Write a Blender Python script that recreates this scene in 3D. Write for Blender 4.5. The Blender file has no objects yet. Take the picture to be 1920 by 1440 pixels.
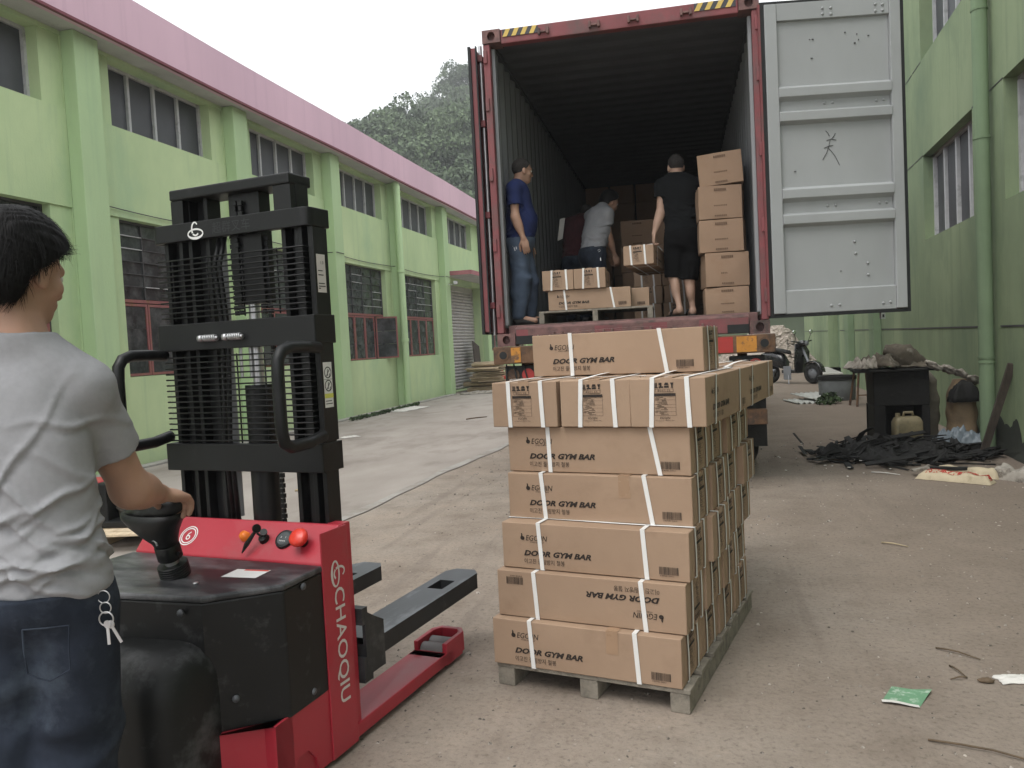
import bpy, bmesh, math, random
import numpy as np
from mathutils import Matrix, Vector, noise as mnoise
PI = math.pi
RAD = math.radians
SC = bpy.context.scene
COL = SC.collection

# ------------------------------------------------------------------ camera
CAM_R = Matrix(((0.96978, 0.03765, 0.24108), (0.23864, 0.05964, -0.96928), (-0.05087, 0.99751, 0.04886)))
cam_data = bpy.data.cameras.new("camera")
cam_data.sensor_width = 36.0
cam_data.lens = 36.0 * 1500.0 / 1920.0
cam_data.clip_start = 0.05
cam_data.clip_end = 2000.0
cam = bpy.data.objects.new("camera", cam_data)
COL.objects.link(cam)
X_ = CAM_R.col[0].normalized(); Z_ = CAM_R.col[2].normalized(); Y_ = Z_.cross(X_).normalized(); X_ = Y_.cross(Z_)
M = Matrix((X_, Y_, Z_)).transposed().to_4x4()
M.translation = (0, 0, 1.40)
cam.matrix_world = M
SC.camera = cam
SC.render.resolution_x = 1024
SC.render.resolution_y = 768

# ------------------------------------------------------------------ sky, sun, exposure
world = bpy.data.worlds.new("World"); SC.world = world; world.use_nodes = True
nt = world.node_tree; nt.nodes.clear()
sky = nt.nodes.new("ShaderNodeTexSky"); sky.sky_type = 'NISHITA'; sky.sun_disc = False
SUN_EL, SUN_AZ = 62.0, -158.0       # azimuth from +Y towards +X
sky.sun_elevation = RAD(SUN_EL); sky.sun_rotation = RAD(SUN_AZ)
sky.dust_density = 4.0; sky.air_density = 1.4
hs = nt.nodes.new("ShaderNodeHueSaturation"); hs.inputs['Saturation'].default_value = 0.10
mx = nt.nodes.new("ShaderNodeMix"); mx.data_type = 'RGBA'; mx.inputs['Factor'].default_value = 0.62
mx.inputs[7].default_value = (9.4, 9.7, 9.9, 1)
bg = nt.nodes.new("ShaderNodeBackground"); bg.inputs['Strength'].default_value = 0.105
wo = nt.nodes.new("ShaderNodeOutputWorld")
nt.links.new(sky.outputs[0], hs.inputs['Color']); nt.links.new(hs.outputs[0], mx.inputs[6])
nt.links.new(mx.outputs[2], bg.inputs['Color']); nt.links.new(bg.outputs[0], wo.inputs['Surface'])

sun_d = bpy.data.lights.new("sun", 'SUN'); sun_d.energy = 0.8; sun_d.angle = RAD(35); sun_d.color = (1.0, 0.97, 0.92)
sun = bpy.data.objects.new("sun", sun_d); COL.objects.link(sun)
sv = Vector((math.sin(RAD(SUN_AZ)) * math.cos(RAD(SUN_EL)), math.cos(RAD(SUN_AZ)) * math.cos(RAD(SUN_EL)), math.sin(RAD(SUN_EL))))
sun.rotation_euler = sv.to_track_quat('Z', 'Y').to_euler(); sun.location = sv * 40
SC.view_settings.view_transform = 'Standard'; SC.view_settings.look = 'None'
SC.view_settings.gamma = 1.0; SC.view_settings.use_curve_mapping = False
SC.view_settings.exposure = 0.90
SC.cycles.max_bounces = 6; SC.cycles.diffuse_bounces = 2; SC.cycles.glossy_bounces = 2

# ------------------------------------------------------------------ helpers
rnd = random.Random(7)
HAZE = 0.0014
MATS = {}

def _n(nt, t, **kw):
    n = nt.nodes.new(t)
    for k, v in kw.items():
        if k in n.inputs.keys(): n.inputs[k].default_value = v
        else: setattr(n, k, v)
    return n

def mat(name, col, rough=0.7, var=0.12, scale=6.0, bump=0.0, bscale=60.0, metal=0.0, spec=0.4,
        dirt=None, dirt_lo=0.55, dirt_hi=0.7, dscale=4.0, col2=None, stretch=(1, 1, 1), rvar=0.1, coat=0.0, bdist=0.01, sss=0.0, streak=None):
    m = bpy.data.materials.new(name); m.use_nodes = True; MATS[name] = m
    t = m.node_tree; b = t.nodes['Principled BSDF']
    tc = _n(t, "ShaderNodeTexCoord"); oi = _n(t, "ShaderNodeObjectInfo")
    ad = _n(t, "ShaderNodeVectorMath", operation='MULTIPLY_ADD')
    cb = _n(t, "ShaderNodeCombineXYZ")
    for i in range(3): t.links.new(oi.outputs['Random'], cb.inputs[i])
    ad.inputs[1].default_value = (17.3, 11.7, 23.9)
    t.links.new(cb.outputs[0], ad.inputs[0]); t.links.new(tc.outputs['Object'], ad.inputs[2])
    mp = _n(t, "ShaderNodeVectorMath", operation='MULTIPLY'); mp.inputs[1].default_value = stretch
    t.links.new(ad.outputs[0], mp.inputs[0])
    n1 = _n(t, "ShaderNodeTexNoise", Scale=scale, Detail=7.0, Roughness=0.62); t.links.new(mp.outputs[0], n1.inputs['Vector'])
    cr = _n(t, "ShaderNodeValToRGB"); cr.color_ramp.elements[0].position = 0.30; cr.color_ramp.elements[1].position = 0.70
    c1 = [max(0, c * (1 - var)) for c in col]; c2 = [min(1, c * (1 + var)) for c in (col2 or col)]
    cr.color_ramp.elements[0].color = (*c1, 1); cr.color_ramp.elements[1].color = (*c2, 1)
    t.links.new(n1.outputs['Fac'], cr.inputs['Fac']); out = cr.outputs[0]
    if dirt is not None:
        n2 = _n(t, "ShaderNodeTexNoise", Scale=dscale, Detail=9.0, Roughness=0.68); t.links.new(mp.outputs[0], n2.inputs['Vector'])
        r2 = _n(t, "ShaderNodeMapRange"); r2.inputs['From Min'].default_value = dirt_lo; r2.inputs['From Max'].default_value = dirt_hi
        t.links.new(n2.outputs['Fac'], r2.inputs['Value'])
        mxx = _n(t, "ShaderNodeMix", data_type='RGBA'); mxx.inputs[7].default_value = (*dirt, 1)
        t.links.new(r2.outputs[0], mxx.inputs['Factor']); t.links.new(out, mxx.inputs[6]); out = mxx.outputs[2]
    if streak is not None:
        sm = _n(t, "ShaderNodeVectorMath", operation='MULTIPLY'); sm.inputs[1].default_value = (6.0, 6.0, 0.28); t.links.new(ad.outputs[0], sm.inputs[0])
        n3 = _n(t, "ShaderNodeTexNoise", Scale=1.0, Detail=8.0, Roughness=0.7); t.links.new(sm.outputs[0], n3.inputs['Vector'])
        r3 = _n(t, "ShaderNodeMapRange"); r3.inputs['From Min'].default_value = 0.53; r3.inputs['From Max'].default_value = 0.80; r3.inputs['To Max'].default_value = 0.75
        t.links.new(n3.outputs['Fac'], r3.inputs['Value'])
        mx3 = _n(t, "ShaderNodeMix", data_type='RGBA'); mx3.inputs[7].default_value = (*streak, 1)
        t.links.new(r3.outputs[0], mx3.inputs['Factor']); t.links.new(out, mx3.inputs[6]); out = mx3.outputs[2]
    t.links.new(out, b.inputs['Base Color'])
    rr = _n(t, "ShaderNodeMapRange"); rr.inputs['To Min'].default_value = max(0.02, rough - rvar); rr.inputs['To Max'].default_value = min(1, rough + rvar)
    t.links.new(n1.outputs['Fac'], rr.inputs['Value']); t.links.new(rr.outputs[0], b.inputs['Roughness'])
    b.inputs['Metallic'].default_value = metal; b.inputs['Specular IOR Level'].default_value = spec
    b.inputs['Coat Weight'].default_value = coat
    if sss: b.inputs['Subsurface Weight'].default_value = sss; b.inputs['Subsurface Radius'].default_value = (.012, .005, .003); b.inputs['Subsurface Scale'].default_value = 1.0
    if bump:
        nb = _n(t, "ShaderNodeTexNoise", Scale=bscale, Detail=6.0, Roughness=0.6); t.links.new(mp.outputs[0], nb.inputs['Vector'])
        bp = _n(t, "ShaderNodeBump", Strength=bump, Distance=bdist); t.links.new(nb.outputs['Fac'], bp.inputs['Height'])
        t.links.new(bp.outputs[0], b.inputs['Normal'])
    return m

class MB:
    """collects shapes; build() links them as ONE mesh object"""
    def __init__(s): s.v = []; s.f = []; s.m = []
    def add(s, vs, fs, mi=0):
        o = len(s.v); s.v += [tuple(v) for v in vs]; s.f += [tuple(i + o for i in f) for f in fs]; s.m += [mi] * len(fs); return s
    def xadd(s, vs, fs, M, mi=0): return s.add([M @ Vector(v) for v in vs], fs, mi)
    def bb(s, lo, hi, mi=0, M=None):
        x0, y0, z0 = lo; x1, y1, z1 = hi
        vs = [(x0,y0,z0),(x1,y0,z0),(x1,y1,z0),(x0,y1,z0),(x0,y0,z1),(x1,y0,z1),(x1,y1,z1),(x0,y1,z1)]
        fs = [(0,3,2,1),(4,5,6,7),(0,1,5,4),(1,2,6,5),(2,3,7,6),(3,0,4,7)]
        return s.xadd(vs, fs, M, mi) if M else s.add(vs, fs, mi)
    def box(s, c, size, mi=0, M=None, rz=0):
        h = [a / 2 for a in size]
        MM = Matrix.Translation(c) @ Matrix.Rotation(rz, 4, 'Z')
        if M: MM = M @ MM
        return s.bb([-a for a in h], h, mi, MM)
    def bar(s, p0, p1, w, h, mi=0, up=(0, 0, 1)):
        p0 = Vector(p0); p1 = Vector(p1); d = p1 - p0; L = d.length; d.normalize()
        u = Vector(up)
        if abs(u.dot(d)) > 0.99: u = Vector((1, 0, 0))
        sx = d.cross(u).normalized(); u = sx.cross(d)
        M = Matrix((sx, d, u)).transposed().to_4x4(); M.translation = p0
        return s.bb((-w/2, 0, -h/2), (w/2, L, h/2), mi, M)
    def tube(s, path, r, n=8, mi=0, closed=False, cap=True):
        P = [Vector(p) for p in path]; k = len(P)
        rs = r if isinstance(r, (list, tuple)) else [r] * k
        base = len(s.v); N = None
        for i, p in enumerate(P):
            a = P[(i - 1) % k] if (closed or i > 0) else p; b = P[(i + 1) % k] if (closed or i < k - 1) else p
            t = (b - a).normalized()
            if N is None:
                N = t.orthogonal().normalized()
            N = (N - t * N.dot(t)).normalized(); B = t.cross(N)
            for j in range(n):
                an = 2 * PI * j / n; s.v.append(tuple(p + (N * math.cos(an) + B * math.sin(an)) * rs[i]))
        for i in range(k if closed else k - 1):
            for j in range(n):
                a0 = base + i * n + j; a1 = base + i * n + (j + 1) % n; b0 = base + ((i + 1) % k) * n + j; b1 = base + ((i + 1) % k) * n + (j + 1) % n
                s.f.append((a0, a1, b1, b0)); s.m.append(mi)
        if cap and not closed:
            s.f.append(tuple(base + j for j in reversed(range(n)))); s.m.append(mi)
            s.f.append(tuple(base + (k - 1) * n + j for j in range(n))); s.m.append(mi)
        return s
    def cyl(s, p0, p1, r0, r1=None, n=16, mi=0):
        return s.tube([p0, p1], [r0, r0 if r1 is None else r1], n, mi)
    def prism(s, poly, a, b, axis='y', mi=0, M=None):
        """extrude a 2D polygon along an axis from a to b. axis y: poly=(x,z); axis x: poly=(y,z); axis z: poly=(x,y)"""
        def P(p, t):
            return {'y': (p[0], t, p[1]), 'x': (t, p[0], p[1]), 'z': (p[0], p[1], t)}[axis]
        k = len(poly); vs = [P(p, a) for p in poly] + [P(p, b) for p in poly]
        fs = [tuple(range(k)), tuple(range(2 * k - 1, k - 1, -1))] + [(i, i + k, (i + 1) % k + k, (i + 1) % k) for i in range(k)]
        return s.xadd(vs, fs, M, mi) if M else s.add(vs, fs, mi)
    def lathe(s, prof, n=24, c=(0, 0, 0), mi=0, M=None, arc=2 * PI):
        vs = []; fs = []; k = len(prof)
        for j in range(n):
            an = arc * j / n
            for r, z in prof: vs.append((c[0] + r * math.cos(an), c[1] + r * math.sin(an), c[2] + z))
        for j in range(n):
            for i in range(k - 1):
                a = j * k + i; b = ((j + 1) % n) * k + i; fs.append((a, b, b + 1, a + 1))
        return s.xadd(vs, fs, M, mi) if M else s.add(vs, fs, mi)
    def grid(s, fn, nu, nv, mi=0):
        vs = [fn(i / nu, j / nv) for j in range(nv + 1) for i in range(nu + 1)]
        fs = [(j*(nu+1)+i, j*(nu+1)+i+1, (j+1)*(nu+1)+i+1, (j+1)*(nu+1)+i) for j in range(nv) for i in range(nu)]
        return s.add(vs, fs, mi)
    def loft(s, rings, mi=0, cap=True):
        base = len(s.v); n = len(rings[0])
        for r in rings: s.v += [tuple(p) for p in r]
        for i in range(len(rings) - 1):
            for j in range(n):
                s.f.append((base+i*n+j, base+i*n+(j+1)%n, base+(i+1)*n+(j+1)%n, base+(i+1)*n+j)); s.m.append(mi)
        if cap:
            s.f.append(tuple(base + j for j in reversed(range(n)))); s.m.append(mi)
            s.f.append(tuple(base + (len(rings)-1)*n + j for j in range(n))); s.m.append(mi)
        return s
    def mesh(s, name, mats, smooth=False, recalc=True):
        me = bpy.data.meshes.new(name); me.from_pydata(s.v, [], s.f)
        for m in (mats if isinstance(mats, (list, tuple)) else [mats]):
            me.materials.append(MATS[m] if isinstance(m, str) else m)
        me.polygons.foreach_set('material_index', s.m)
        if recalc:
            bm = bmesh.new(); bm.from_mesh(me); bmesh.ops.recalc_face_normals(bm, faces=bm.faces); bm.to_mesh(me); bm.free()
        if smooth: me.polygons.foreach_set('use_smooth', [True] * len(me.polygons))
        me.update(); return me
    def build(s, name, mats, parent=None, smooth=False, bevel=0.0, seg=2, loc=None, rz=None, recalc=True, auto=None):
        return link(name, s.mesh(name, mats, smooth or auto is not None, recalc), parent, bevel, seg, loc, rz, auto)

def link(name, me, parent=None, bevel=0.0, seg=2, loc=None, rz=None, auto=None):
    o = bpy.data.objects.new(name, me); COL.objects.link(o)
    if parent is not None: o.parent = parent
    if loc is not None: o.location = loc
    if rz is not None: o.rotation_euler = (0, 0, rz)
    if auto is not None:
        me.set_sharp_from_angle(angle=RAD(auto))
    if bevel:
        b = o.modifiers.new("bevel", 'BEVEL'); b.width = bevel; b.segments = seg; b.limit_method = 'ANGLE'; b.angle_limit = RAD(40); b.harden_normals = False
    return o

def tag(o, label, cat, group=None, kind=None):
    if label: o['label'] = label
    if cat: o['category'] = cat
    if group: o['group'] = group
    if kind: o['kind'] = kind
    return o

def thing(name, label, cat, loc=(0, 0, 0), rz=0.0, group=None):
    o = bpy.data.objects.new(name, None); COL.objects.link(o)
    o.location = loc; o.rotation_euler = (0, 0, rz); o.empty_display_size = 0.2
    return tag(o, label, cat, group)

def structure(o): o['kind'] = 'structure'; return o

def copy_tree(o, parent=None):
    kids = KIDS.get(o.name) or [c for c in COL.objects if c.parent == o]
    KIDS[o.name] = kids
    c = o.copy(); COL.objects.link(c); c.parent = parent
    for k in kids: copy_tree(k, c)
    return c
KIDS = {}

def text_geo(body, size=1.0, shear=0.0, bold=0.0, sx=1.0, res=2, align='LEFT'):
    """lettering as flat mesh data (verts, faces) in its own XY plane"""
    cu = bpy.data.curves.new("lettering", 'FONT'); cu.body = body; cu.size = size; cu.shear = shear; cu.offset = bold
    cu.resolution_u = res; cu.align_x = align; cu.fill_mode = 'FRONT' if False else 'BOTH'
    ob = bpy.data.objects.new("lettering", cu); COL.objects.link(ob)
    dg = bpy.context.evaluated_depsgraph_get(); dg.update()
    me = bpy.data.meshes.new_from_object(ob.evaluated_get(dg))
    vs = [(v.co.x * sx, v.co.y, v.co.z) for v in me.vertices]; fs = [tuple(p.vertices) for p in me.polygons]
    bpy.data.objects.remove(ob); bpy.data.curves.remove(cu); bpy.data.meshes.remove(me)
    return vs, fs

def rect(mb, x0, y0, x1, y1, M, mi=0):
    return mb.xadd([(x0, y0, 0), (x1, y0, 0), (x1, y1, 0), (x0, y1, 0)], [(0, 1, 2, 3)], M, mi)
# ------------------------------------------------------------------ materials of the setting
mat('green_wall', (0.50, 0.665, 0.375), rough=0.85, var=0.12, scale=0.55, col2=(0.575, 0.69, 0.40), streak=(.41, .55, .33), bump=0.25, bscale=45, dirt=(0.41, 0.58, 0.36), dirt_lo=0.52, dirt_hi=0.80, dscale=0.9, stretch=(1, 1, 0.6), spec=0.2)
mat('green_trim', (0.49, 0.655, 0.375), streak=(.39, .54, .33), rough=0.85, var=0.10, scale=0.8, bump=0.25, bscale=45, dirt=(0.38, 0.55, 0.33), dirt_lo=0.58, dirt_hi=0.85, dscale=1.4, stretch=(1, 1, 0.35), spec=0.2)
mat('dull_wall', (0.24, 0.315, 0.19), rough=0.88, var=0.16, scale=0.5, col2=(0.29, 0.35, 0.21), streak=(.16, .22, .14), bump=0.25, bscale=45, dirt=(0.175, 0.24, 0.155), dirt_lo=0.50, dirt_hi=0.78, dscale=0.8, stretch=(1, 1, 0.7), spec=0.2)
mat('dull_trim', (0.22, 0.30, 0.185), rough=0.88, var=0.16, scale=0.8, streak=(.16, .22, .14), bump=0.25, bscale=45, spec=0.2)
mat('pink_paint', (0.70, 0.48, 0.57), rough=0.8, var=0.06, scale=0.5, streak=(.60, .40, .49), col2=(0.73, 0.50, 0.585), bump=0.15, bscale=30, dirt=(0.62, 0.42, 0.52), dirt_lo=0.6, dirt_hi=0.9, dscale=1.2, stretch=(1, 1, 0.25), spec=0.2)
mat('drip_red', (0.22, 0.07, 0.09), rough=0.8)
mat('soffit', (0.55, 0.55, 0.53), rough=0.9, var=0.12, scale=1.5, dirt=(0.30, 0.29, 0.27), dirt_lo=0.6, dirt_hi=0.8, dscale=2.0, bump=0.2)
mat('concrete_old', (0.36, 0.35, 0.32), rough=0.92, var=0.2, scale=2.5, bump=0.5, bscale=40, dirt=(0.16, 0.16, 0.14), dirt_lo=0.52, dirt_hi=0.75)
mat('upper_glass', (0.075, 0.078, 0.088), rough=0.42, var=0.25, scale=1.2, spec=0.35)
mat('dusty_glass', (0.035, 0.042, 0.042), rough=0.16, var=0.5, scale=3.0, spec=0.5, dirt=(0.14, 0.15, 0.15), dirt_lo=0.45, dirt_hi=0.75, dscale=4, rvar=0.1)
mat('white_frame', (0.55, 0.55, 0.56), rough=0.6, var=0.12, dirt=(0.3, 0.3, 0.3))
mat('red_frame', (0.30, 0.11, 0.11), rough=0.6, var=0.2, scale=9, dirt=(0.22, 0.12, 0.06), dirt_lo=0.5, dirt_hi=0.65, dscale=9)
mat('dark_steel', (0.07, 0.07, 0.072), rough=0.55, var=0.25)
mat('shutter_metal', (0.50, 0.47, 0.47), rough=0.5, var=0.14, scale=3, metal=0.2, dirt=(0.3, 0.27, 0.25))
mat('canopy_red', (0.42, 0.17, 0.19), rough=.85, var=.15, scale=3, streak=(.3, .12, .13))
mat('interior_dark', (0.03, 0.03, 0.03), rough=0.95)
mat('roof_tile', (0.25, 0.12, 0.10), rough=0.9, var=0.2)

def ground_material():
    m = bpy.data.materials.new('ground_earth'); m.use_nodes = True; MATS['ground_earth'] = m
    t = m.node_tree; b = t.nodes['Principled BSDF']; L = t.links.new
    tc = _n(t, "ShaderNodeTexCoord")
    def noise(sc, det=8.0, ro=0.6, st=None):
        n = _n(t, "ShaderNodeTexNoise", Scale=sc, Detail=det, Roughness=ro)
        if st:
            v = _n(t, "ShaderNodeVectorMath", operation='MULTIPLY'); v.inputs[1].default_value = st; L(tc.outputs['Object'], v.inputs[0]); L(v.outputs[0], n.inputs['Vector'])
        else: L(tc.outputs['Object'], n.inputs['Vector'])
        return n
    def ramp(src, stops):
        r = _n(t, "ShaderNodeValToRGB"); e = r.color_ramp.elements
        while len(e) < len(stops): e.new(0.5)
        for el, (p, c) in zip(e, stops): el.position = p; el.color = (*c, 1)
        L(src, r.inputs['Fac']); return r.outputs[0]
    def mix(f, a, bb, mode='MIX'):
        n = _n(t, "ShaderNodeMix", data_type='RGBA', blend_type=mode)
        for s, v in ((n.inputs[0], f), (n.inputs[6], a), (n.inputs[7], bb)):
            if isinstance(v, (int, float)): s.default_value = v
            elif isinstance(v, tuple): s.default_value = (*v, 1)
            else: L(v, s)
        return n.outputs[2]
    big = ramp(noise(0.35, 6).outputs['Fac'], [(0.3, (0.275, 0.222, 0.180)), (0.5, (0.330, 0.278, 0.232)), (0.72, (0.365, 0.325, 0.285))])
    mid = ramp(noise(2.3, 9, 0.7).outputs['Fac'], [(0.32, (0.70, 0.68, 0.66)), (0.5, (0.93, 0.93, 0.93)), (0.7, (1.1, 1.08, 1.06))])
    c = mix(1.0, big, mid, 'MULTIPLY')
    grit = ramp(noise(42, 8, 0.72).outputs['Fac'], [(0.33, (0.62, 0.60, 0.58)), (0.47, (0.96, 0.96, 0.96)), (0.6, (1.03, 1.02, 1.02)), (0.76, (1.16, 1.14, 1.12))])
    c = mix(0.85, c, grit, 'MULTIPLY')
    # small dark specks and pale chips, warped cells
    for sc, lim, col, fac in ((26, 0.20, (0.09, 0.08, 0.07), 0.5), (15, 0.10, (0.46, 0.42, 0.38), 0.35), (60, 0.28, (0.10, 0.09, 0.08), 0.35)):
        vo = _n(t, "ShaderNodeTexVoronoi", Scale=sc, Randomness=1.0)
        ad = _n(t, "ShaderNodeVectorMath", operation='MULTIPLY_ADD'); ad.inputs[1].default_value = (0.05, 0.05, 0); L(noise(sc * 1.7, 4).outputs['Color'], ad.inputs[0]); L(tc.outputs['Object'], ad.inputs[2]); L(ad.outputs[0], vo.inputs['Vector'])
        lt = _n(t, "ShaderNodeMapRange"); lt.inputs['From Min'].default_value = lim; lt.inputs['From Max'].default_value = lim * 0.6; L(vo.outputs['Distance'], lt.inputs['Value'])
        pick = _n(t, "ShaderNodeMath", operation='GREATER_THAN'); pick.inputs[1].default_value = 0.74; sep = _n(t, "ShaderNodeSeparateColor"); L(vo.outputs['Color'], sep.inputs[0]); L(sep.outputs[0], pick.inputs[0])
        ml = _n(t, "ShaderNodeMath", operation='MULTIPLY'); L(lt.outputs[0], ml.inputs[0]); L(pick.outputs[0], ml.inputs[1])
        m2 = _n(t, "ShaderNodeMath", operation='MULTIPLY'); m2.inputs[1].default_value = fac; L(ml.outputs[0], m2.inputs[0])
        c = mix(m2.outputs[0], c, col)
    # oily damp stains
    st = _n(t, "ShaderNodeMapRange"); st.inputs['From Min'].default_value = 0.54; st.inputs['From Max'].default_value = 0.72; st.inputs['To Max'].default_value = 0.55
    L(noise(0.8, 7, 0.6, (1, 0.45, 1)).outputs['Fac'], st.inputs['Value']); c = mix(st.outputs[0], c, (0.145, 0.115, 0.095))
    tw = _n(t, "ShaderNodeMapRange"); tw.inputs['From Min'].default_value = 0.56; tw.inputs['From Max'].default_value = 0.66; tw.inputs['To Max'].default_value = 0.34; L(noise(1.0, 5, 0.55, (5.5, 0.35, 1)).outputs['Fac'], tw.inputs['Value']); c = mix(tw.outputs[0], c, (0.17, 0.14, 0.12))
    # darker brown ground towards the right wall
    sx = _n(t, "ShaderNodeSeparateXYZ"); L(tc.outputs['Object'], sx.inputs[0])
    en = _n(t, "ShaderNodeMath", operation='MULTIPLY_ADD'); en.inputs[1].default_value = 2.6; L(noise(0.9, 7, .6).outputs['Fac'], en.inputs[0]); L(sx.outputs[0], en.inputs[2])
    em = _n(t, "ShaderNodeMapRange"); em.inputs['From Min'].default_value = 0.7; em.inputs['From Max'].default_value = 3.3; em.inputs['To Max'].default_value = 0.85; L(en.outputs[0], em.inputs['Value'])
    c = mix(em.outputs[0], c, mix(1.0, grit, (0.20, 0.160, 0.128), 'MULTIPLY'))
    L(c, b.inputs['Base Color']); b.inputs['Roughness'].default_value = 0.93; b.inputs['Specular IOR Level'].default_value = 0.25
    bp = _n(t, "ShaderNodeBump", Strength=0.55, Distance=0.012); L(noise(38, 9, 0.7).outputs['Fac'], bp.inputs['Height'])
    bp2 = _n(t, "ShaderNodeBump", Strength=0.35, Distance=0.03); L(noise(5, 6).outputs['Fac'], bp2.inputs['Height']); L(bp.outputs[0], bp2.inputs['Normal']); L(bp2.outputs[0], b.inputs['Normal'])
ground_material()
mat('slab_concrete', (0.345, 0.305, 0.272), rough=0.9, var=0.14, scale=0.9, col2=(0.365, 0.33, 0.30), bump=0.3, bscale=60, dirt=(0.22, 0.19, 0.165), dirt_lo=0.52, dirt_hi=0.72, dscale=1.1, stretch=(1, 0.5, 1), spec=0.25)
mat('seam_concrete', (0.36, 0.34, 0.315), rough=0.9, var=0.14, scale=5, bump=0.3, bscale=70, dirt=(0.27, 0.24, 0.21), dirt_lo=.42, dirt_hi=.62, dscale=3)

# ------------------------------------------------------------------ ground
mb = MB()
def gfn(u, v):
    x = -150 + 300 * u; y = -60 + 360 * v
    return (x, y, 0.0)
mb.grid(gfn, 6, 6)
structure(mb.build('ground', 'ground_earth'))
# smoother cast concrete of the yard, left of the seam, with its worn edge strip
def wob(y, k): return 0.05 * math.sin(y * 1.7 + k) + 0.03 * math.sin(y * 5.1 + k * 2)
mb = MB()
ys = [-3.0 + 0.35 * i for i in range(122)]
vs = []; fs = []
for i, y in enumerate(ys):
    xe = -3.14 + 0.052 * (y - 4.9); vs += [(-7.6, y, 0.004), (xe + 0.3 * wob(y, 1), y, 0.004)]
    if i: fs.append((2*i-2, 2*i-1, 2*i+1, 2*i))
mb.add(vs, fs); structure(mb.build('concrete_yard_slab', 'slab_concrete'))
mb = MB(); vs = []; fs = []
for i, y in enumerate(ys):
    xe = -3.14 + 0.052 * (y - 4.9); vs += [(xe - 0.06 + 0.5 * wob(y, 2), y, 0.008), (xe + 0.05 + 0.5 * wob(y, 3), y, 0.008)]
    if i: fs.append((2*i-2, 2*i-1, 2*i+1, 2*i))
mb.add(vs, fs); structure(mb.build('concrete_seam_strip', 'seam_concrete'))

# ------------------------------------------------------------------ walls with real openings
def wall_sheet(mb, y0, y1, z0, z1, ops, x=0.0, depth=0.3, sg=1, setback=None):
    """outer face at x; openings (ya,yb,za,zb) get reveals of the given depth; setback(yc,zc)->dx of a wall field"""
    ys = sorted({y0, y1} | {o[0] for o in ops} | {o[1] for o in ops}); zs = sorted({z0, z1} | {o[2] for o in ops} | {o[3] for o in ops})
    if setback: ys = sorted(set(ys) | set(setback.cuts))
    ny, nz = len(ys) - 1, len(zs) - 1
    X = [[None] * nz for _ in range(ny)]
    for i in range(ny):
        for j in range(nz):
            yc = (ys[i] + ys[i+1]) / 2; zc = (zs[j] + zs[j+1]) / 2
            if any(a < yc < b and c < zc < d for a, b, c, d in ops): X[i][j] = -depth - 1000
            else: X[i][j] = x - (setback(yc, zc) if setback else 0)
    def q(a, b, c, d): mb.add([(sg * p[0], p[1], p[2]) for p in (a, b, c, d)], [(0, 1, 2, 3)])
    for i in range(ny):
        for j in range(nz):
            if X[i][j] > -999:
                q((X[i][j], ys[i], zs[j]), (X[i][j], ys[i+1], zs[j]), (X[i][j], ys[i+1], zs[j+1]), (X[i][j], ys[i], zs[j+1]))
            A = max(X[i][j], x - depth)
            if i + 1 < ny:
                B = max(X[i+1][j], x - depth)
                if abs(A - B) > 1e-6: q((A, ys[i+1], zs[j]), (B, ys[i+1], zs[j]), (B, ys[i+1], zs[j+1]), (A, ys[i+1], zs[j+1]))
            if j + 1 < nz:
                B = max(X[i][j+1], x - depth)
                if abs(A - B) > 1e-6: q((A, ys[i], zs[j+1]), (B, ys[i], zs[j+1]), (B, ys[i+1], zs[j+1]), (A, ys[i+1], zs[j+1]))

_pane_cache = {}
def shared(key, fn):
    if key not in _pane_cache: _pane_cache[key] = fn()
    return _pane_cache[key]
def pane_mesh(w, h, m, t=0.006):
    return shared(('pane', round(w, 3), round(h, 3), m), lambda: MB().bb((-t/2, -w/2, 0), (t/2, w/2, h)).mesh('pane', m))
def bar_mesh(dy, h, m, t=0.03):
    return shared(('bar', round(dy, 3), round(h, 3), m, t), lambda: MB().bb((-t/2, -dy/2, 0), (t/2, dy/2, h)).mesh('bar', m))

def strip_window(parent, ya, yb, za, zb, xg, sg, panes=4, glass='upper_glass', frame='white_frame', fw=0.045):
    """clerestory strip: a row of dark panes between pale mullions"""
    mb = MB(); w = yb - ya
    for z in (za, zb - 0.04): mb.bb((sg*xg - 0.03, ya, z), (sg*xg + 0.03, yb, z + 0.04))
    win = mb.build('window', frame, parent)
    pw = (w - fw) / panes
    for k in range(panes + 1):
        link('mullion', bar_mesh(fw, zb - za - 0.084, frame, 0.07), win, loc=(sg*xg, ya + fw/2 + k * pw, za + 0.042))
    for k in range(panes):
        o = link('pane', pane_mesh(pw - fw - 0.004, zb - za - 0.09, glass), win, loc=(sg*xg - sg*0.012 + rnd.uniform(-.004, .004), ya + fw/2 + (k + .5) * pw, za + 0.045), rz=rnd.uniform(-.006, .006))
    return win

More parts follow.
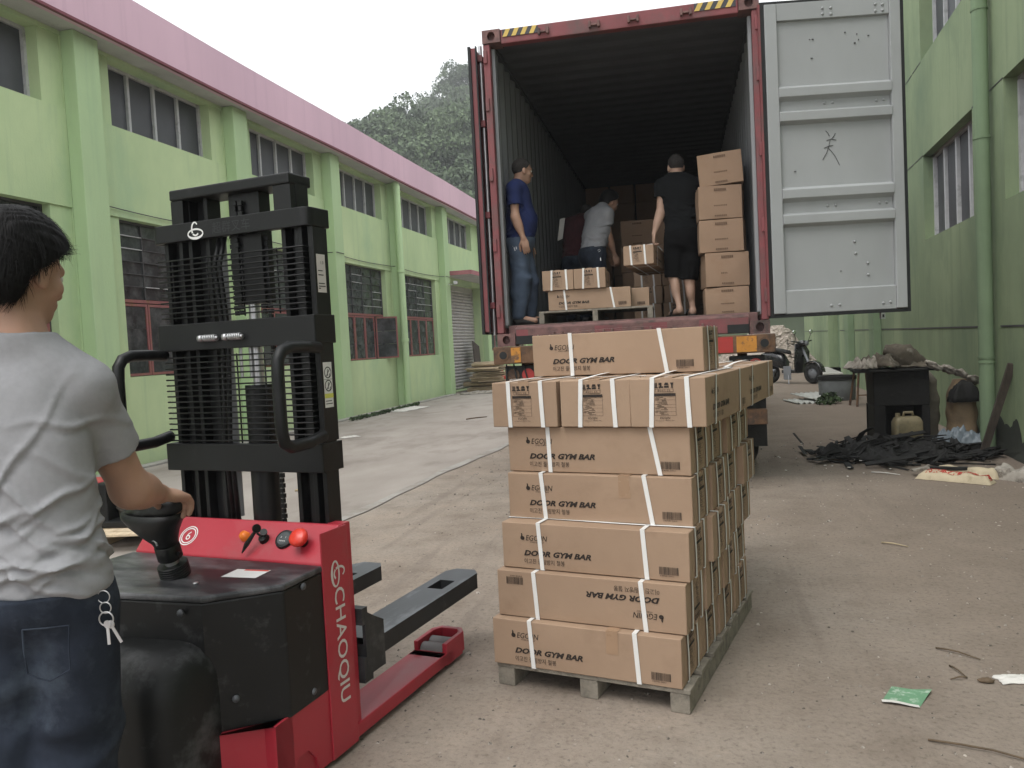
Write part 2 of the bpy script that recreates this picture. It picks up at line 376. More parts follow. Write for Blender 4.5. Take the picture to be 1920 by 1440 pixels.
def yard_window(parent, ya, yb, za, zb, xg, sg, zbar, cols=4, rows=6, red=True, open_leaf=False):
    """tall steel window: small lapped panes above, casements with red frames below"""
    mb = MB()
    for a, b in ((ya, ya + .03), (yb - .03, yb)): mb.bb((sg*xg - .02, a, za), (sg*xg + .02, b, zb))
    mb.bb((sg*xg - .02, ya + .03, zb - .03), (sg*xg + .02, yb - .03, zb)); 
    win = mb.build('window', 'dark_steel', parent)
    pw = (yb - ya - 0.06) / cols; ph = (zb - zbar - 0.06) / rows
    link('transom', bar_mesh(yb - ya - .064, 0.045, 'red_frame' if red else 'dark_steel', 0.05), win, loc=(sg*xg, (ya+yb)/2, zbar - .025))
    for c in range(cols):
        if c: link('glazing_bar', bar_mesh(0.022, zb - zbar - 0.06, 'dark_steel', 0.03), win, loc=(sg*xg, ya + .03 + c * pw, zbar + .024))
        for r in range(rows):
            o = link('pane', pane_mesh(pw - .016, ph + .006, 'dusty_glass'), win, loc=(sg*xg - sg*0.008, ya + .03 + (c + .5) * pw, zbar + .03 + r * ph))
            o.rotation_euler = (rnd.uniform(-.012, .012), rnd.uniform(-.05, .05), rnd.uniform(-.03, .03))
            if r: link('lap_bar', bar_mesh(pw - .03, 0.012, 'white_frame' if rnd.random() < .35 else 'dark_steel', 0.02), win, loc=(sg*xg + sg*.012, ya + .03 + (c + .5) * pw, zbar + .024 + r * ph))
    zb2 = zbar - .03
    for c in range(cols):
        ca = ya + .03 + c * pw + .008; cb = ca + pw - .016
        fr = MB(); f = 0.035
        fr.bb((-.02, -pw/2 + .008, 0), (.02, -pw/2 + .008 + f, zb2 - za - .02)); fr.bb((-.02, pw/2 - .008 - f, 0), (.02, pw/2 - .008, zb2 - za - .02))
        fr.bb((-.02, -pw/2 + .008 + f, 0), (.02, pw/2 - .008 - f, f)); fr.bb((-.02, -pw/2 + .008 + f, zb2 - za - .02 - f), (.02, pw/2 - .008 - f, zb2 - za - .02))
        me = shared(('cas', round(pw, 3), round(zb2 - za, 3), red), lambda: fr.mesh('casement', 'red_frame' if red else 'dark_steel'))
        leaf = link('casement', me, win, loc=(sg*(xg + .015), (ca + cb) / 2, za + .01))
        if open_leaf and c == cols - 1: leaf.rotation_euler = (0, 0, sg * -0.9); leaf.location.x += sg * 0.17; leaf.location.y += .08
        nb = 3
        hh = (zb2 - za - .02 - 2 * f)
        for r in range(nb):
            o = link('pane', pane_mesh(pw - .016 - 2 * f, hh / nb - .004, 'dusty_glass'), leaf, loc=(0, 0, f + r * hh / nb)); o.rotation_euler = (0, rnd.uniform(-.03, .03), rnd.uniform(-.02, .02))
    return win

class SB:
    def __init__(s, cuts, spans, amt): s.cuts = cuts; s.spans = spans; s.amt = amt
    def __call__(s, y, z): return s.amt if any(a < y < b and c < z < d for a, b, c, d in s.spans) else 0.0

# ------------------------------------------------------------------ left factory building
LB = thing('factory_building', 'long green factory building with pink parapet on the left side of the yard', 'building', (-7.73, 0, 0))
PIL = [-2.05, 1.5, 5.05, 8.60, 12.04, 15.55, 19.04, 22.77, 27.2, 30.8, 34.4]
PW = 0.42
ops = []; spans = []; cuts = []
for k in range(len(PIL) - 1):
    a, b = PIL[k] + .84, PIL[k+1] - .34
    if abs(PIL[k] - 22.77) < .01: a, b = 23.9, 26.4
    ops.append((a, b, 4.64, 5.55))
    if abs(PIL[k] - 22.77) < .01: ops.append((23.25, 27.16, 0.02, 3.42))
    else: ops.append((a, b, 1.22, 3.41))
    cuts += [PIL[k] + PW, PIL[k+1]]
    spans += [(PIL[k] + PW, a, 4.64, 5.55), (b, PIL[k+1], 4.64, 5.55)]
    if abs(PIL[k] - 22.77) > .01: spans += [(PIL[k] + PW, a, 1.22, 3.41), (b, PIL[k+1], 1.22, 3.41)]
mb = MB(); wall_sheet(mb, -2.0, 38.0, 0.0, 5.6, ops, 0.0, 0.34, 1, SB(cuts, spans, 0.025)); mb.build('wall', 'green_wall', LB, recalc=False)
MB().bb((-9.0, 37.9, 0), (0.0, 38.0, 5.6)).build('end_wall', 'green_wall', LB)
MB().bb((-9.0, -2.1, 0), (0.0, -2.0, 5.6)).build('end_wall', 'green_wall', LB)
pm = MB().bb((0, 0, 0.0), (0.2, PW, 5.6)).mesh('pilaster', 'green_trim')
for p in PIL: link('pilaster', pm, LB, 0.012, loc=(0.0, p, 0))
MB().bb((-9.0, -2.3, 5.602), (0.32, 38.2, 5.70)).build('soffit', 'soffit', LB)
def fasc(u, v):
    y = -2.3 + 40.5 * u
    return (0.424 + 0.012 * math.sin(y * 0.9) , y, 5.60 + 0.66 * v + 0.012 * math.sin(y * 0.37 + 1) * (1 if v > .5 else .6))
mb = MB(); mb.grid(fasc, 60, 1); mb.grid(lambda u, v: (fasc(u, 1)[0] - 0.12 * v, fasc(u, 1)[1], fasc(u, 1)[2]), 60, 1); mb.grid(lambda u, v: (fasc(u, 0)[0] - 0.12 * v, fasc(u, 0)[1], fasc(u, 0)[2] - .001), 60, 1)
mb.build('parapet', 'pink_paint', LB, recalc=False)
mb = MB(); mb.grid(lambda u, v: (fasc(u, 0)[0] + 0.012, fasc(u, 0)[1], fasc(u, 0)[2] - 0.012 + 0.034 * v), 60, 1); mb.grid(lambda u, v: (fasc(u, 0)[0] + 0.012 - .05 * v, fasc(u, 0)[1], fasc(u, 0)[2] - 0.012), 60, 1)
mb.build('drip_edge', 'drip_red', LB, recalc=False)
MB().bb((-9.0, -2.2, 5.702), (0.30, 38.1, 5.95)).build('roof_slab', 'concrete_old', LB)
MB().bb((-8.9, -1.9, 0.0), (-1.2, 37.8, 5.59)).build('hall_interior', 'interior_dark', LB)
for k in range(len(PIL) - 1):
    a, b = PIL[k] + .84, PIL[k+1] - .34
    if abs(PIL[k] - 22.77) < .01: a, b = 23.9, 26.4
    strip_window(LB, a, b, 4.64, 5.55, -0.22, 1)
    if abs(PIL[k] - 22.77) > .01: yard_window(LB, a, b, 1.22, 3.41, -0.16, 1, 2.29, open_leaf=(abs(PIL[k] - 15.55) < .01))
# roller shutter of slats
sh = MB().bb((-0.36, 23.25, 3.30), (-0.30, 27.16, 3.42)).build('roller_shutter', 'shutter_metal', LB)
sl = MB(); prof = [(-0.33, 0), (-0.29, 0.012), (-0.275, 0.05), (-0.295, 0.09), (-0.33, 0.102)]
sl.prism(prof, 23.27, 27.14, 'y'); slm = sl.mesh('slat', 'shutter_metal')
for i in range(32): link('slat', slm, sh, loc=(0, 0, 0.03 + i * 0.1025))
cn = MB().bb((0.0, 23.32, 3.585), (0.83, 27.4, 3.71)).build('canopy', ['soffit'], LB, bevel=0.01)
mb = MB(); mb.bb((0.832, 23.29, 3.60), (0.85, 27.43, 3.725)); mb.bb((0.0, 23.29, 3.60), (0.83, 23.318, 3.725)); mb.build('canopy_edge', 'canopy_red', cn)
mb = MB()
for i in range(7): mb.box((0.5 + .05 * rnd.random(), 24.2 + .13 * i, 3.735), (.12, .14, .04), rz=rnd.uniform(-.6, .6))
mb.build('broken_tile', 'roof_tile', cn)
# security camera by the shutter
cmr = MB().cyl((0.2, 23.0, 3.30), (0.42, 22.92, 3.30), 0.012, n=8).build('security_camera', 'white_frame', LB)
MB().box((0.45, 22.9, 3.33), (0.12, 0.24, 0.09), rz=0.4).build('camera_housing', 'white_frame', cmr, bevel=.01)
# drain pipe down the fourth pilaster
dp = MB().tube([(0.30, 18.95, 0.06), (0.30, 18.95, 5.5), (0.25, 18.95, 5.58)], 0.085, 14).build('drain_pipe', 'green_trim', LB, auto=50)
MB().tube([(0.30, 18.95, 1.62), (0.30, 18.95, 1.70)], 0.10, 14).build('pipe_collar', 'green_trim', dp, auto=50)
MB().tube([(0.30, 18.95, 3.35), (0.30, 18.95, 3.42)], 0.10, 14).build('pipe_collar', 'green_trim', dp, auto=50)
MB().tube([(.03 + (.19 if any(p - .02 < y < p + PW + .02 for p in PIL) else 0.0), y, 3.53 - .03 * math.sin((y - 12.0) * .87) ** 2) for y in np.arange(9.1, 23.2, .1)], .008, 6).build('wall_cable', 'dark_steel', LB, smooth=True)
MB().bb((0.2, -2, 0.0), (0.36, 22.7, 0.035)).build('plinth_ledge', 'concrete_old', LB, bevel=.01)

# ------------------------------------------------------------------ right green building
RB = thing('factory_annex', 'green building on the right side of the yard behind the open container door', 'building', (2.6, 0, 0), -math.atan(0.037))
ops = []; spans = []; cuts = []
RW = [(-1.2, 1.25), (2.45, 4.9), (6.4, 9.08), (10.2, 12.72), (13.9, 16.3), (17.7, 20.2), (27.6, 30.0)]
for a, b in RW:
    if a < 27 and not (17 < a < 21): ops.append((a, b, 2.60, 3.80))
    ops.append((a, b, 5.13, 6.5))
RP = [1.35, 5.2, 9.22, 12.95, 16.65, 20.4]
ops.append((23.4, 26.4, 0.20, 2.6))
for p in RP: cuts += [p, p + .5]
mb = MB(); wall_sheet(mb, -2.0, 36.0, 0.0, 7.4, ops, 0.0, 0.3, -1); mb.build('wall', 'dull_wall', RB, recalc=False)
MB().bb((0.0, 35.9, 0), (6, 36, 7.4)).build('end_wall', 'dull_wall', RB)
MB().bb((0.0, -2.1, 0), (6, -2, 7.4)).build('end_wall', 'dull_wall', RB)
MB().bb((-.3, -2.3, 7.402), (6, 36.3, 7.6)).build('roof_slab', 'soffit', RB)
MB().bb((1.0, -1.9, 0.0), (6.0, 35.8, 7.39)).build('hall_interior', 'interior_dark', RB)
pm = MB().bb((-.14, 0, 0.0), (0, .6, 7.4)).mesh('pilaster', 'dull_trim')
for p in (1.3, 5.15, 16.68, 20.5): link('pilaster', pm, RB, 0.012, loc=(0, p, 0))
mb = MB()
for a, b in ((-2, 5.1), (5.8, 9.3), (9.7, 16.6), (17.3, 20.4), (21.2, 23.3), (26.5, 36)): mb.bb((-.006, a, 1.325), (.0, b, 1.345))
mb.build('string_line', 'dark_steel', RB)
mb = MB()
for a, b in RW[:5]:
    for z in (3.80, 5.12): mb.bb((-.005, a - .55, z), (.0, a - .005, z + .012)); mb.bb((-.005, b + .005, z), (.0, b + .55, z + .012))
mb.build('joint_line', 'dark_steel', RB)
for a, b in RW:
    strip_window(RB, a, b, 5.13, 6.5, -0.2, -1, glass='upper_glass')
    if a < 27 and not (17 < a < 21): strip_window(RB, a, b, 2.60, 3.80, -0.16, -1, panes=4, glass='upper_glass', fw=0.06)
dp = MB().tube([(-.10, 9.46, 0.05), (-.10, 9.46, 7.3)], 0.075, 14).build('drain_pipe', 'dull_trim', RB, auto=50)
for z in (0.95, 1.0, 3.30, 4.62, 4.75, 6.1): MB().tube([(-.10, 9.46, z), (-.10, 9.46, z + .022)], 0.082, 14).build('pipe_collar', 'dull_trim', dp, auto=50)
MB().bb((-.5, 22.9, 0.0), (.9, 26.9, 0.2)).build('door_step', 'concrete_old', RB, bevel=.02)
MB().bb((.28, 23.4, .2), (.32, 26.4, 2.6)).build('door_leaf', 'dull_trim', RB)
mat('soot', (0.05, 0.055, 0.045), rough=.95, var=.3, scale=3)

# ------------------------------------------------------------------ hill with its wood
mat('hill_soil', (0.045, 0.06, 0.03), rough=0.95, var=0.3, scale=0.2)
mat('forest_leaf', (0.060, 0.088, 0.055), rough=0.7, var=0.35, scale=0.22, col2=(0.115, 0.155, 0.085), spec=0.2)
def ridge1(x): # height of the near ridge at Y = 105
    t = x / 105.0
    pts = [(-1.4, .10), (-0.9, .2), (-.62, .25), (-.50, .268), (-.44, .288), (-.40, .295), (-.34, .298), (-.25, .30), (0.0, .30), (.3, .26), (.8, .16), (1.4, .08)]
    for (a, b), (c, d) in zip(pts, pts[1:]):
        if a <= t <= c: return 105 * (b + (d - b) * (t - a) / (c - a))
    return 8.0
def hill_h(x, y):
    s = min(1, max(0, (y - 46) / 59.0)); s = s * s * (3 - 2 * s)
    h1 = ridge1(x) * s
    if y > 105: h1 = ridge1(x) * max(0.55, 1 - (y - 105) / 60)
    # far peak
    q = ((x + 34) / 46) ** 2
    s2 = min(1, max(0, (y - 110) / 45.0)); s2 = s2 * s2 * (3 - 2 * s2)
    t = x / 155.0
    pk = 155 * (0.352 if t > -.30 else max(0.05, .352 - (-.30 - t) * 1.1)) * (1 if t < .2 else max(.2, 1 - (t - .2) * 1.5))
    h2 = pk * s2
    return max(h1, h2) - 1.0 + 1.2 * mnoise.noise(Vector((x * .11, y * .11, 0)))
mb = MB(); mb.grid(lambda u, v: (-150 + 260 * u, 44 + 130 * v, hill_h(-150 + 260 * u, 44 + 130 * v) - .4), 80, 44)
structure(mb.build('hill', 'hill_soil', smooth=True, recalc=False))
R2 = np.random.default_rng(5)
def leaf_cloud(centers, radii, n_per, size, seed):
    """many small leaf-clump faces spread through crown volumes"""
    r = np.random.default_rng(seed); V = []; 
    if not isinstance(size, list): size = [size] * len(centers)
    for c, ra, n, size_ in zip(centers, radii, n_per, size):
        d = r.normal(size=(n, 3)); d /= np.linalg.norm(d, axis=1)[:, None]; d[:, 2] = np.abs(d[:, 2]) * 1.0 - .25
        lob = 1 + .28 * np.sin(d[:, 0] * 5 + c[0]) * np.sin(d[:, 1] * 5 + c[1]) + .2 * np.sin(d[:, 2] * 7 + c[0])
        p = np.array(c) + d * np.array(ra) * (r.uniform(.55, 1.0, n) ** .5 * lob)[:, None]
        a = r.normal(size=(n, 3)); a /= np.linalg.norm(a, axis=1)[:, None]
        b = np.cross(a, d + r.normal(size=(n, 3)) * .5); b /= np.linalg.norm(b, axis=1)[:, None] + 1e-6
        s = size_ * r.uniform(.5, 1.3, n)[:, None]
        q = np.stack([p - a*s*.5 - b*s*.3, p + a*s*.5 - b*s*.25, p + a*s*.6 + b*s*.3, p - a*s*.35 + b*s*.35], axis=1)
        V.append(q.reshape(-1, 3))
    V = np.concatenate(V); k = len(V) // 4
    return V, np.arange(4 * k).reshape(-1, 4)
def np_mesh(name, V, Fq, mats, smooth=False):
    me = bpy.data.meshes.new(name); me.vertices.add(len(V)); me.vertices.foreach_set('co', V.astype(np.float32).ravel())
    nf, k = Fq.shape; me.loops.add(nf * k); me.loops.foreach_set('vertex_index', Fq.astype(np.int32).ravel())
    me.polygons.add(nf); me.polygons.foreach_set('loop_start', np.arange(0, nf * k, k, dtype=np.int32)); me.polygons.foreach_set('loop_total', np.full(nf, k, dtype=np.int32))
    if smooth: me.polygons.foreach_set('use_smooth', np.ones(nf, dtype=bool))
    for m in (mats if isinstance(mats, (list, tuple)) else [mats]): me.materials.append(MATS[m])
    me.update(calc_edges=True); me.validate(); return me
cs = []; rs = []; ns = []; sz = []
for y in np.arange(62, 160, 3.4):
    for x in np.arange(-0.75 * y, 0.45 * y, 3.3):
        if 128 > y > 112: 
            if hill_h(x, y) < ridge1(x) * .8: continue
        xx = x + R2.uniform(-1.4, 1.4); yy = y + R2.uniform(-1.4, 1.4)
        if not (-.58 * yy < xx < .12 * yy): 
            if R2.random() < .6: continue
        h = hill_h(xx, yy); ra = R2.uniform(1.3, 3.2); vis = -.53 * yy < xx < -.2 * yy
        cs.append((xx, yy, h + ra * .5)); rs.append((ra, ra, ra * R2.uniform(.8, 1.5))); ns.append(int((620 if vis else 90) * (ra / 2.2) ** 2)); sz.append(.34 if vis else .8)
V, Fq = leaf_cloud(cs, rs, ns, sz, 3)
wood = link('hillside_wood', np_mesh('hillside_wood', V, Fq, 'forest_leaf'))
tag(wood, 'dense dark green wood covering the steep hill behind the yard', 'wood', kind='stuff')
# ------------------------------------------------------------------ shipping container on its trailer
mat('container_red', (0.225, 0.066, 0.072), rough=0.62, var=0.2, scale=3, dirt=(0.12, 0.085, 0.08), dirt_lo=0.46, dirt_hi=0.72, dscale=3.5, bump=0.15, bscale=40)
mat('container_rust', (0.15, 0.085, 0.085), rough=0.8, var=0.3, scale=7, col2=(0.20, 0.11, 0.10), dirt=(0.07, 0.055, 0.05), dirt_lo=0.5, dirt_hi=0.68, dscale=6, bump=0.3, bscale=50)
mat('container_grey', (0.27, 0.28, 0.29), rough=0.62, var=0.10, scale=2, dirt=(0.20, 0.20, 0.20), dirt_lo=0.6, dirt_hi=0.8, dscale=5, stretch=(1, 1, .5))
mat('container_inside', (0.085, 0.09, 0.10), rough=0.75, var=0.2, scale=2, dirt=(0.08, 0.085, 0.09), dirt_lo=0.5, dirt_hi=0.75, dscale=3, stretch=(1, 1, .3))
mat('door_grey', (0.355, 0.365, 0.37), rough=0.58, var=0.07, scale=1.6, dirt=(0.33, 0.335, 0.335), dirt_lo=0.58, dirt_hi=0.85, dscale=2.2, bump=0.1, bscale=14, stretch=(1, 1, .6))
mat('gasket', (0.018, 0.019, 0.02), rough=0.7)
mat('plywood_floor', (0.09, 0.075, 0.06), rough=0.85, var=0.3, scale=3, stretch=(6, 1, 1))
mat('hazard_yellow', (0.68, 0.48, 0.13), rough=0.6, var=0.08)
mat('hazard_black', (0.06, 0.06, 0.07), rough=0.6)
mat('zinc', (0.55, 0.55, 0.56), rough=0.35, var=0.15, metal=0.8)
mat('rust_brown', (0.15, 0.085, 0.05), rough=0.85, var=0.35, scale=9, dirt=(0.06, 0.045, 0.04), dirt_lo=.48, dirt_hi=.66, dscale=8, bump=.4, bscale=60)
mat('old_orange', (0.55, 0.24, 0.045), rough=0.75, var=0.15, scale=9, dirt=(0.16, 0.09, 0.05), dirt_lo=.52, dirt_hi=.62, dscale=12)
mat('lamp_red', (0.40, 0.04, 0.035), rough=0.4, var=.1)
mat('tyre', (0.022, 0.022, 0.022), rough=0.85, var=.3, bump=.3, bscale=60)
mat('marker_ink', (0.09, 0.09, 0.09), rough=.7)
CT = thing('shipping_container', 'red shipping container with its doors open, loaded on a trailer', 'container', (-0.70, 7.30, 0), 0.035)
CZ0, CZF, CZT = 1.39, 1.585, 4.285   # underside, floor, roof
W2 = 1.219; LEN = 12.19
def corr(y0, y1, per=0.278, dep=0.036):
    pts = []; y = y0; k = 0
    seq = [(0.07, 0), (0.069, 1), (0.07, 1), (0.069, 0)]
    h = 0
    pts.append((y, 0.0))
    while y < y1 - 1e-6:
        for d, nh in seq:
            y = min(y1, y + d); pts.append((y, dep * nh))
            if y >= y1: break
    return pts
def corr_wall(sx, off, mname, nm):
    mb = MB(); P = corr(0.10, LEN - .06)
    vs = []; fs = []
    for i, (y, d) in enumerate(P):
        x = sx * (W2 - 0.004 - off - (0.036 - d)); vs += [(x, y, CZ0 + .16), (x, y, CZT - .06)]
        if i: fs.append((2*i-2, 2*i, 2*i+1, 2*i-1))
    mb.add(vs, fs); return mb.build(nm, mname, CT, recalc=False)
for sx in (-1, 1):
    corr_wall(sx, 0.0, 'container_red', 'outer_side_wall'); corr_wall(sx, 0.004, 'container_grey' if sx < 0 else 'container_grey', 'inner_side_wall')
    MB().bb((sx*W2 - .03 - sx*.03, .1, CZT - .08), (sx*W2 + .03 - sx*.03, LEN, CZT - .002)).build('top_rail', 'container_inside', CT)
    MB().bb((sx*W2 - .03 - sx*.03, .1, CZ0 + .01), (sx*W2 + .03 - sx*.03, LEN, CZ0 + .17)).build('bottom_rail', 'container_red', CT)
mb = MB(); vs = []; fs = []
for i, (y, d) in enumerate(corr(0.08, LEN - .06, dep=0.02)):
    vs += [(-1.18, y, CZT - .03 - (.02 - d)), (1.18, y, CZT - .03 - (.02 - d))]
    if i: fs.append((2*i-2, 2*i, 2*i+1, 2*i-1))
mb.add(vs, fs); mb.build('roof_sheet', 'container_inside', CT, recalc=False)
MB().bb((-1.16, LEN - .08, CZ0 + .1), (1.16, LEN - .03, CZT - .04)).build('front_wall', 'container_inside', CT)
MB().bb((-1.16, 0.2005, CZF - .03), (1.16, LEN - .09, CZF)).build('floor', 'plywood_floor', CT)
for i in range(20): pass
# rear frame
for sx in (-1, 1):
    a, b = sorted((sx * 1.158, sx * W2))
    po = MB().bb((a, 0.0, CZ0 + .12), (b, 0.075, CZT - .12)).build('corner_post', 'container_red', CT, bevel=.006)
    a, b = sorted((sx * 1.128, sx * 1.156)); MB().bb((a, 0.078, CZF), (b, 0.13, CZT - .14)).build('post_lining', 'container_grey', CT)
    for z in (1.72, 2.33, 2.98, 3.62, 4.05): MB().bb((sx*1.20 - .018, -.018, z - .06), (sx*1.20 + .018, -.001, z + .06)).build('hinge_lug', 'container_red', po, bevel=.006)
hd = MB(); hd.bb((-1.05, 0.0, 4.155), (1.05, 0.09, CZT)); hd = hd.build('door_header', 'container_red', CT, bevel=.008)
sl_ = MB().prism([(0, CZ0 + .008), (.09, CZ0 + .008), (.09, 1.572), (0, 1.550)], -1.05, 1.05, 'x').build('door_sill', 'container_rust', CT, bevel=.008)
MB().prism([(.0921, 1.44), (.2, 1.44), (.2, CZF - .002), (.0921, 1.5735)], -1.128, 1.128, 'x').build('sill_plate', 'container_rust', CT)
def casting(mb, c, sx):
    # hollow corner fitting: a plate with an oval opening and deep walls
    w, h, dp = .168, .118, .165; n = 16
    x0, x1 = c[0] - w/2, c[0] + w/2; z0, z1 = c[1] - h/2, c[1] + h/2
    out = []; inn = []
    for k in range(n):
        an = 2*PI*k/n; ca, sa = math.cos(an), math.sin(an)
        m = max(abs(ca), abs(sa)); out.append((c[0] + ca/m*w/2, -.012, c[1] + sa/m*h/2)); inn.append((c[0] + ca*.036, -.012, c[1] + sa*.042))
    vs = out + inn + [(p[0], .05, p[2]) for p in inn] + [(p[0], dp, p[2]) for p in out]
    fs = [(k, (k+1)%n, n+(k+1)%n, n+k) for k in range(n)] + [(n+k, n+(k+1)%n, 2*n+(k+1)%n, 2*n+k) for k in range(n)] + [(k, 3*n+k, 3*n+(k+1)%n, (k+1)%n) for k in range(n)] + [tuple(range(3*n, 4*n)), tuple(range(2*n, 3*n))]
    mb.add(vs, fs); return mb
for sx in (-1, 1):
    for zc, mm in ((CZT - .055, 'container_rust'), (CZ0 + .055, 'container_rust')):
        casting(MB(), (sx * 1.137, zc), sx).build('corner_casting', mm, CT, recalc=True)
# lock keepers on header and sill, forklift slots
for x in (-.65, -.19, .155, .61):
    for z, nm in ((4.215, 'lock_keeper'), (CZ0 + .085, 'lock_keeper')):
        k = MB(); k.bb((x - .05, -.035, z - .028), (x - .028, -.001, z + .028)); k.bb((x + .028, -.035, z - .028), (x + .05, -.001, z + .028)); k.bb((x - .028, -.03, z - .012), (x + .028, -.001, z + .004)); k.build(nm, 'container_rust', CT, bevel=.003)
for a, b in ((-1.045, -.885), (.86, 1.045)): MB().bb((a, -.004, CZ0 + .012), (b, .001, CZ0 + .088)).build('lift_pocket', 'gasket', CT)
for a, b in ((-1.04, -.93), (-.31, -.06), (.13, .34), (.62, 1.04)): MB().bb((a, -.003, CZ0 + .02), (b, .0005, 1.535)).build('red_paint_patch', 'container_red', CT)
def hazard(x0, x1, z0, z1, n):
    o = MB().bb((x0, -.006, z0), (x1, -.002, z1)).build('hazard_sticker', 'hazard_black', hd)
    w = (x1 - x0) / n; m2 = MB()
    for k in range(n):
        a = x0 + k * w; s = w * .42
        m2.add([(a, -.0085, z0), (a + w*.5, -.0085, z0), (min(x1, a + w*.5 + s), -.0085, z1), (min(x1, a + s), -.0085, z1)], [(0, 1, 2, 3)])
    m2.build('stripe', 'hazard_yellow', o, recalc=False)
hazard(-1.03, -.70, 4.212, 4.278, 4); hazard(.68, 1.03, 4.212, 4.278, 4)
# ---- right hand door, swung wide open: we look at its inner face
DR = bpy.data.objects.new('right_door', None); COL.objects.link(DR); DR.parent = CT; DR.location = (1.235, -.03, 0); DR.rotation_euler = (0, 0, RAD(9.0))
DW = 1.165; DZ0, DZ1 = 1.545, 4.185
prof = [(0.05, DZ0), (0.0, DZ0), (0.0, 1.742), (0.028, 1.748)]
for zl, zh in ((2.304, 2.62), (3.178, 3.48)):
    prof += [(0.028, zl - .012), (-.022, zl + .012), (-.022, zl + .085), (.026, zl + .105), (.026, zh - .115), (-.022, zh - .085), (-.022, zh - .012), (0.028, zh + .012)]
prof += [(0.028, 4.035), (0.0, 4.04), (0.0, DZ1), (0.05, DZ1)]
MB().prism(prof, 0.125, DW - .10, 'x').build('door_panel', 'door_grey', DR, bevel=.004)
for a, b in ((0.022, 0.1245), (DW - .0995, DW - .01)): MB().bb((a, -.010, DZ0 + .004), (b, .05, DZ1 - .004)).build('door_stile', 'door_grey', DR, bevel=.006)
g = MB(); g.bb((-.012, .002, DZ0 - .03), (.021, .06, DZ1 + .02)); g.bb((DW - .009, .002, DZ0 - .03), (DW + .02, .06, DZ1 + .02)); g.bb((.021, .002, DZ0 - .03), (DW - .009, .06, DZ0 - .001)); g.bb((.021, .002, DZ1 + .001), (DW - .009, .06, DZ1 + .02)); g.build('door_gasket', 'gasket', DR)
MB().bb((.0, .0605, DZ0), (DW, .10, DZ1)).build('door_outer_skin', 'container_red', DR)
MB().bb((-.03, -.004, DZ0 - .01), (-.013, .05, DZ1)).build('door_edge', 'container_red', DR)
bolt = MB().lathe([(0, .0), (.013, .001), (.011, .006), (.005, .010), (0, .011)], 10, M=Matrix.Rotation(PI/2, 4, 'X')).mesh('bolt', 'door_grey', True)
for z in (4.12, 4.07, 3.33, 2.46, 1.60):
    for x in (.50, .57, .94, 1.0):
        y = {4.12: 0, 4.07: 0, 3.33: .026, 2.46: .026, 1.60: 0}[z]
        link('bolt', bolt, DR, loc=(x + .012, y, z + rnd.uniform(-.004, .004)))
for x, z in ((.735, 2.14), (.74, 2.04), (.84, 1.95), (.842, 1.85)): link('bolt', bolt, DR, loc=(x, .028, z))
def dpt(px, py): return (.16 + (px - 185) * .0017, .0245, 1.576 + (583 - py / 2.4) * .004553)
mk = MB()
for st in ([(395, 597), (404, 606), (413, 622)], [(442, 610), (436, 622), (424, 634)], [(398, 640), (420, 636), (446, 641)], [(386, 674), (408, 666), (430, 664)], [(416, 640), (408, 668), (397, 695), (376, 726)], [(404, 672), (424, 694), (440, 716), (459, 754)]):
    mk.tube([dpt(*p) for p in st], .0028, 5)
mk.build('handwritten_mark', 'marker_ink', DR)
dm = MB()
for px, py in ((330, 187), (345, 187), (563, 177), (571, 202), (552, 216), (620, 187), (505, 166), (337, 270), (237, 770), (450, 1232)):
    p = dpt(px, py); dm.box(p, (.012 * rnd.uniform(.5, 1.6), .008, .007 * rnd.uniform(.6, 1.6)))
dm.build('paint_chip', 'marker_ink', DR)
MB().bb((.93, .0, 1.462), (.965, .035, 1.514)).build('lock_rod_foot', 'zinc', DR); MB().bb((.94, -.004, 1.475), (.955, -.0005, 1.50)).build('rod_slot', 'gasket', DR)
# ---- left door folded right round along the container side, seen edge on
DL = bpy.data.objects.new('left_door', None); COL.objects.link(DL); DL.parent = CT; DL.location = (-1.30, 0.0, 0); DL.rotation_euler = (0, 0, RAD(1.5))
MB().bb((-.045, .03, 1.53), (.0, 1.19, 4.16)).build('door_panel', 'container_red', DL, bevel=.004)
g = MB(); g.bb((-.07, .012, 1.51), (-.046, 1.2, 4.17)); g.bb((.001, .012, 1.51), (.012, .05, 4.17)); g.build('door_gasket', 'gasket', DL)
for y in (.12, .72): MB().tube([(.028, y, 1.50), (.028, y, 4.20)], .017, 10).build('lock_rod', 'zinc', DL, auto=50)
for z in (1.75, 2.6, 3.45, 4.05): MB().bb((.001, .08, z), (.05, .16, z + .06)).build('rod_bracket', 'container_red', DL, bevel=.004)

# ------------------------------------------------------------------ trailer under it
TR = thing('container_trailer', 'rusty skeletal trailer chassis under the red container', 'trailer', (-0.70, 7.30, 0), 0.035)
MB().bb((-1.26, -.05, 1.222), (1.26, .20, 1.384)).build('rear_bolster', 'rust_brown', TR, bevel=.01)
for sx in (-1, 1):
    ring = MB(); ring.tube([(sx*1.165, -.056, 1.305), (sx*1.165, -.048, 1.305)], .05, 18); ring.build('twistlock_rim', 'rust_brown', TR)
    MB().tube([(sx*1.165, -.0595, 1.305), (sx*1.165, -.0565, 1.305)], .036, 18).build('twistlock_hole', 'gasket', TR)
for a, b in ((-1.09, -1.00), (.93, 1.10), (.55, .74)): MB().bb((a, -.0545, 1.235), (b, -.0505, 1.372)).build('reflector_plate', 'old_orange', TR)
for a, b in ((.74, .90),): MB().bb((a, -.0545, 1.235), (b, -.0505, 1.372)).build('reflector_plate', 'lamp_red', TR)
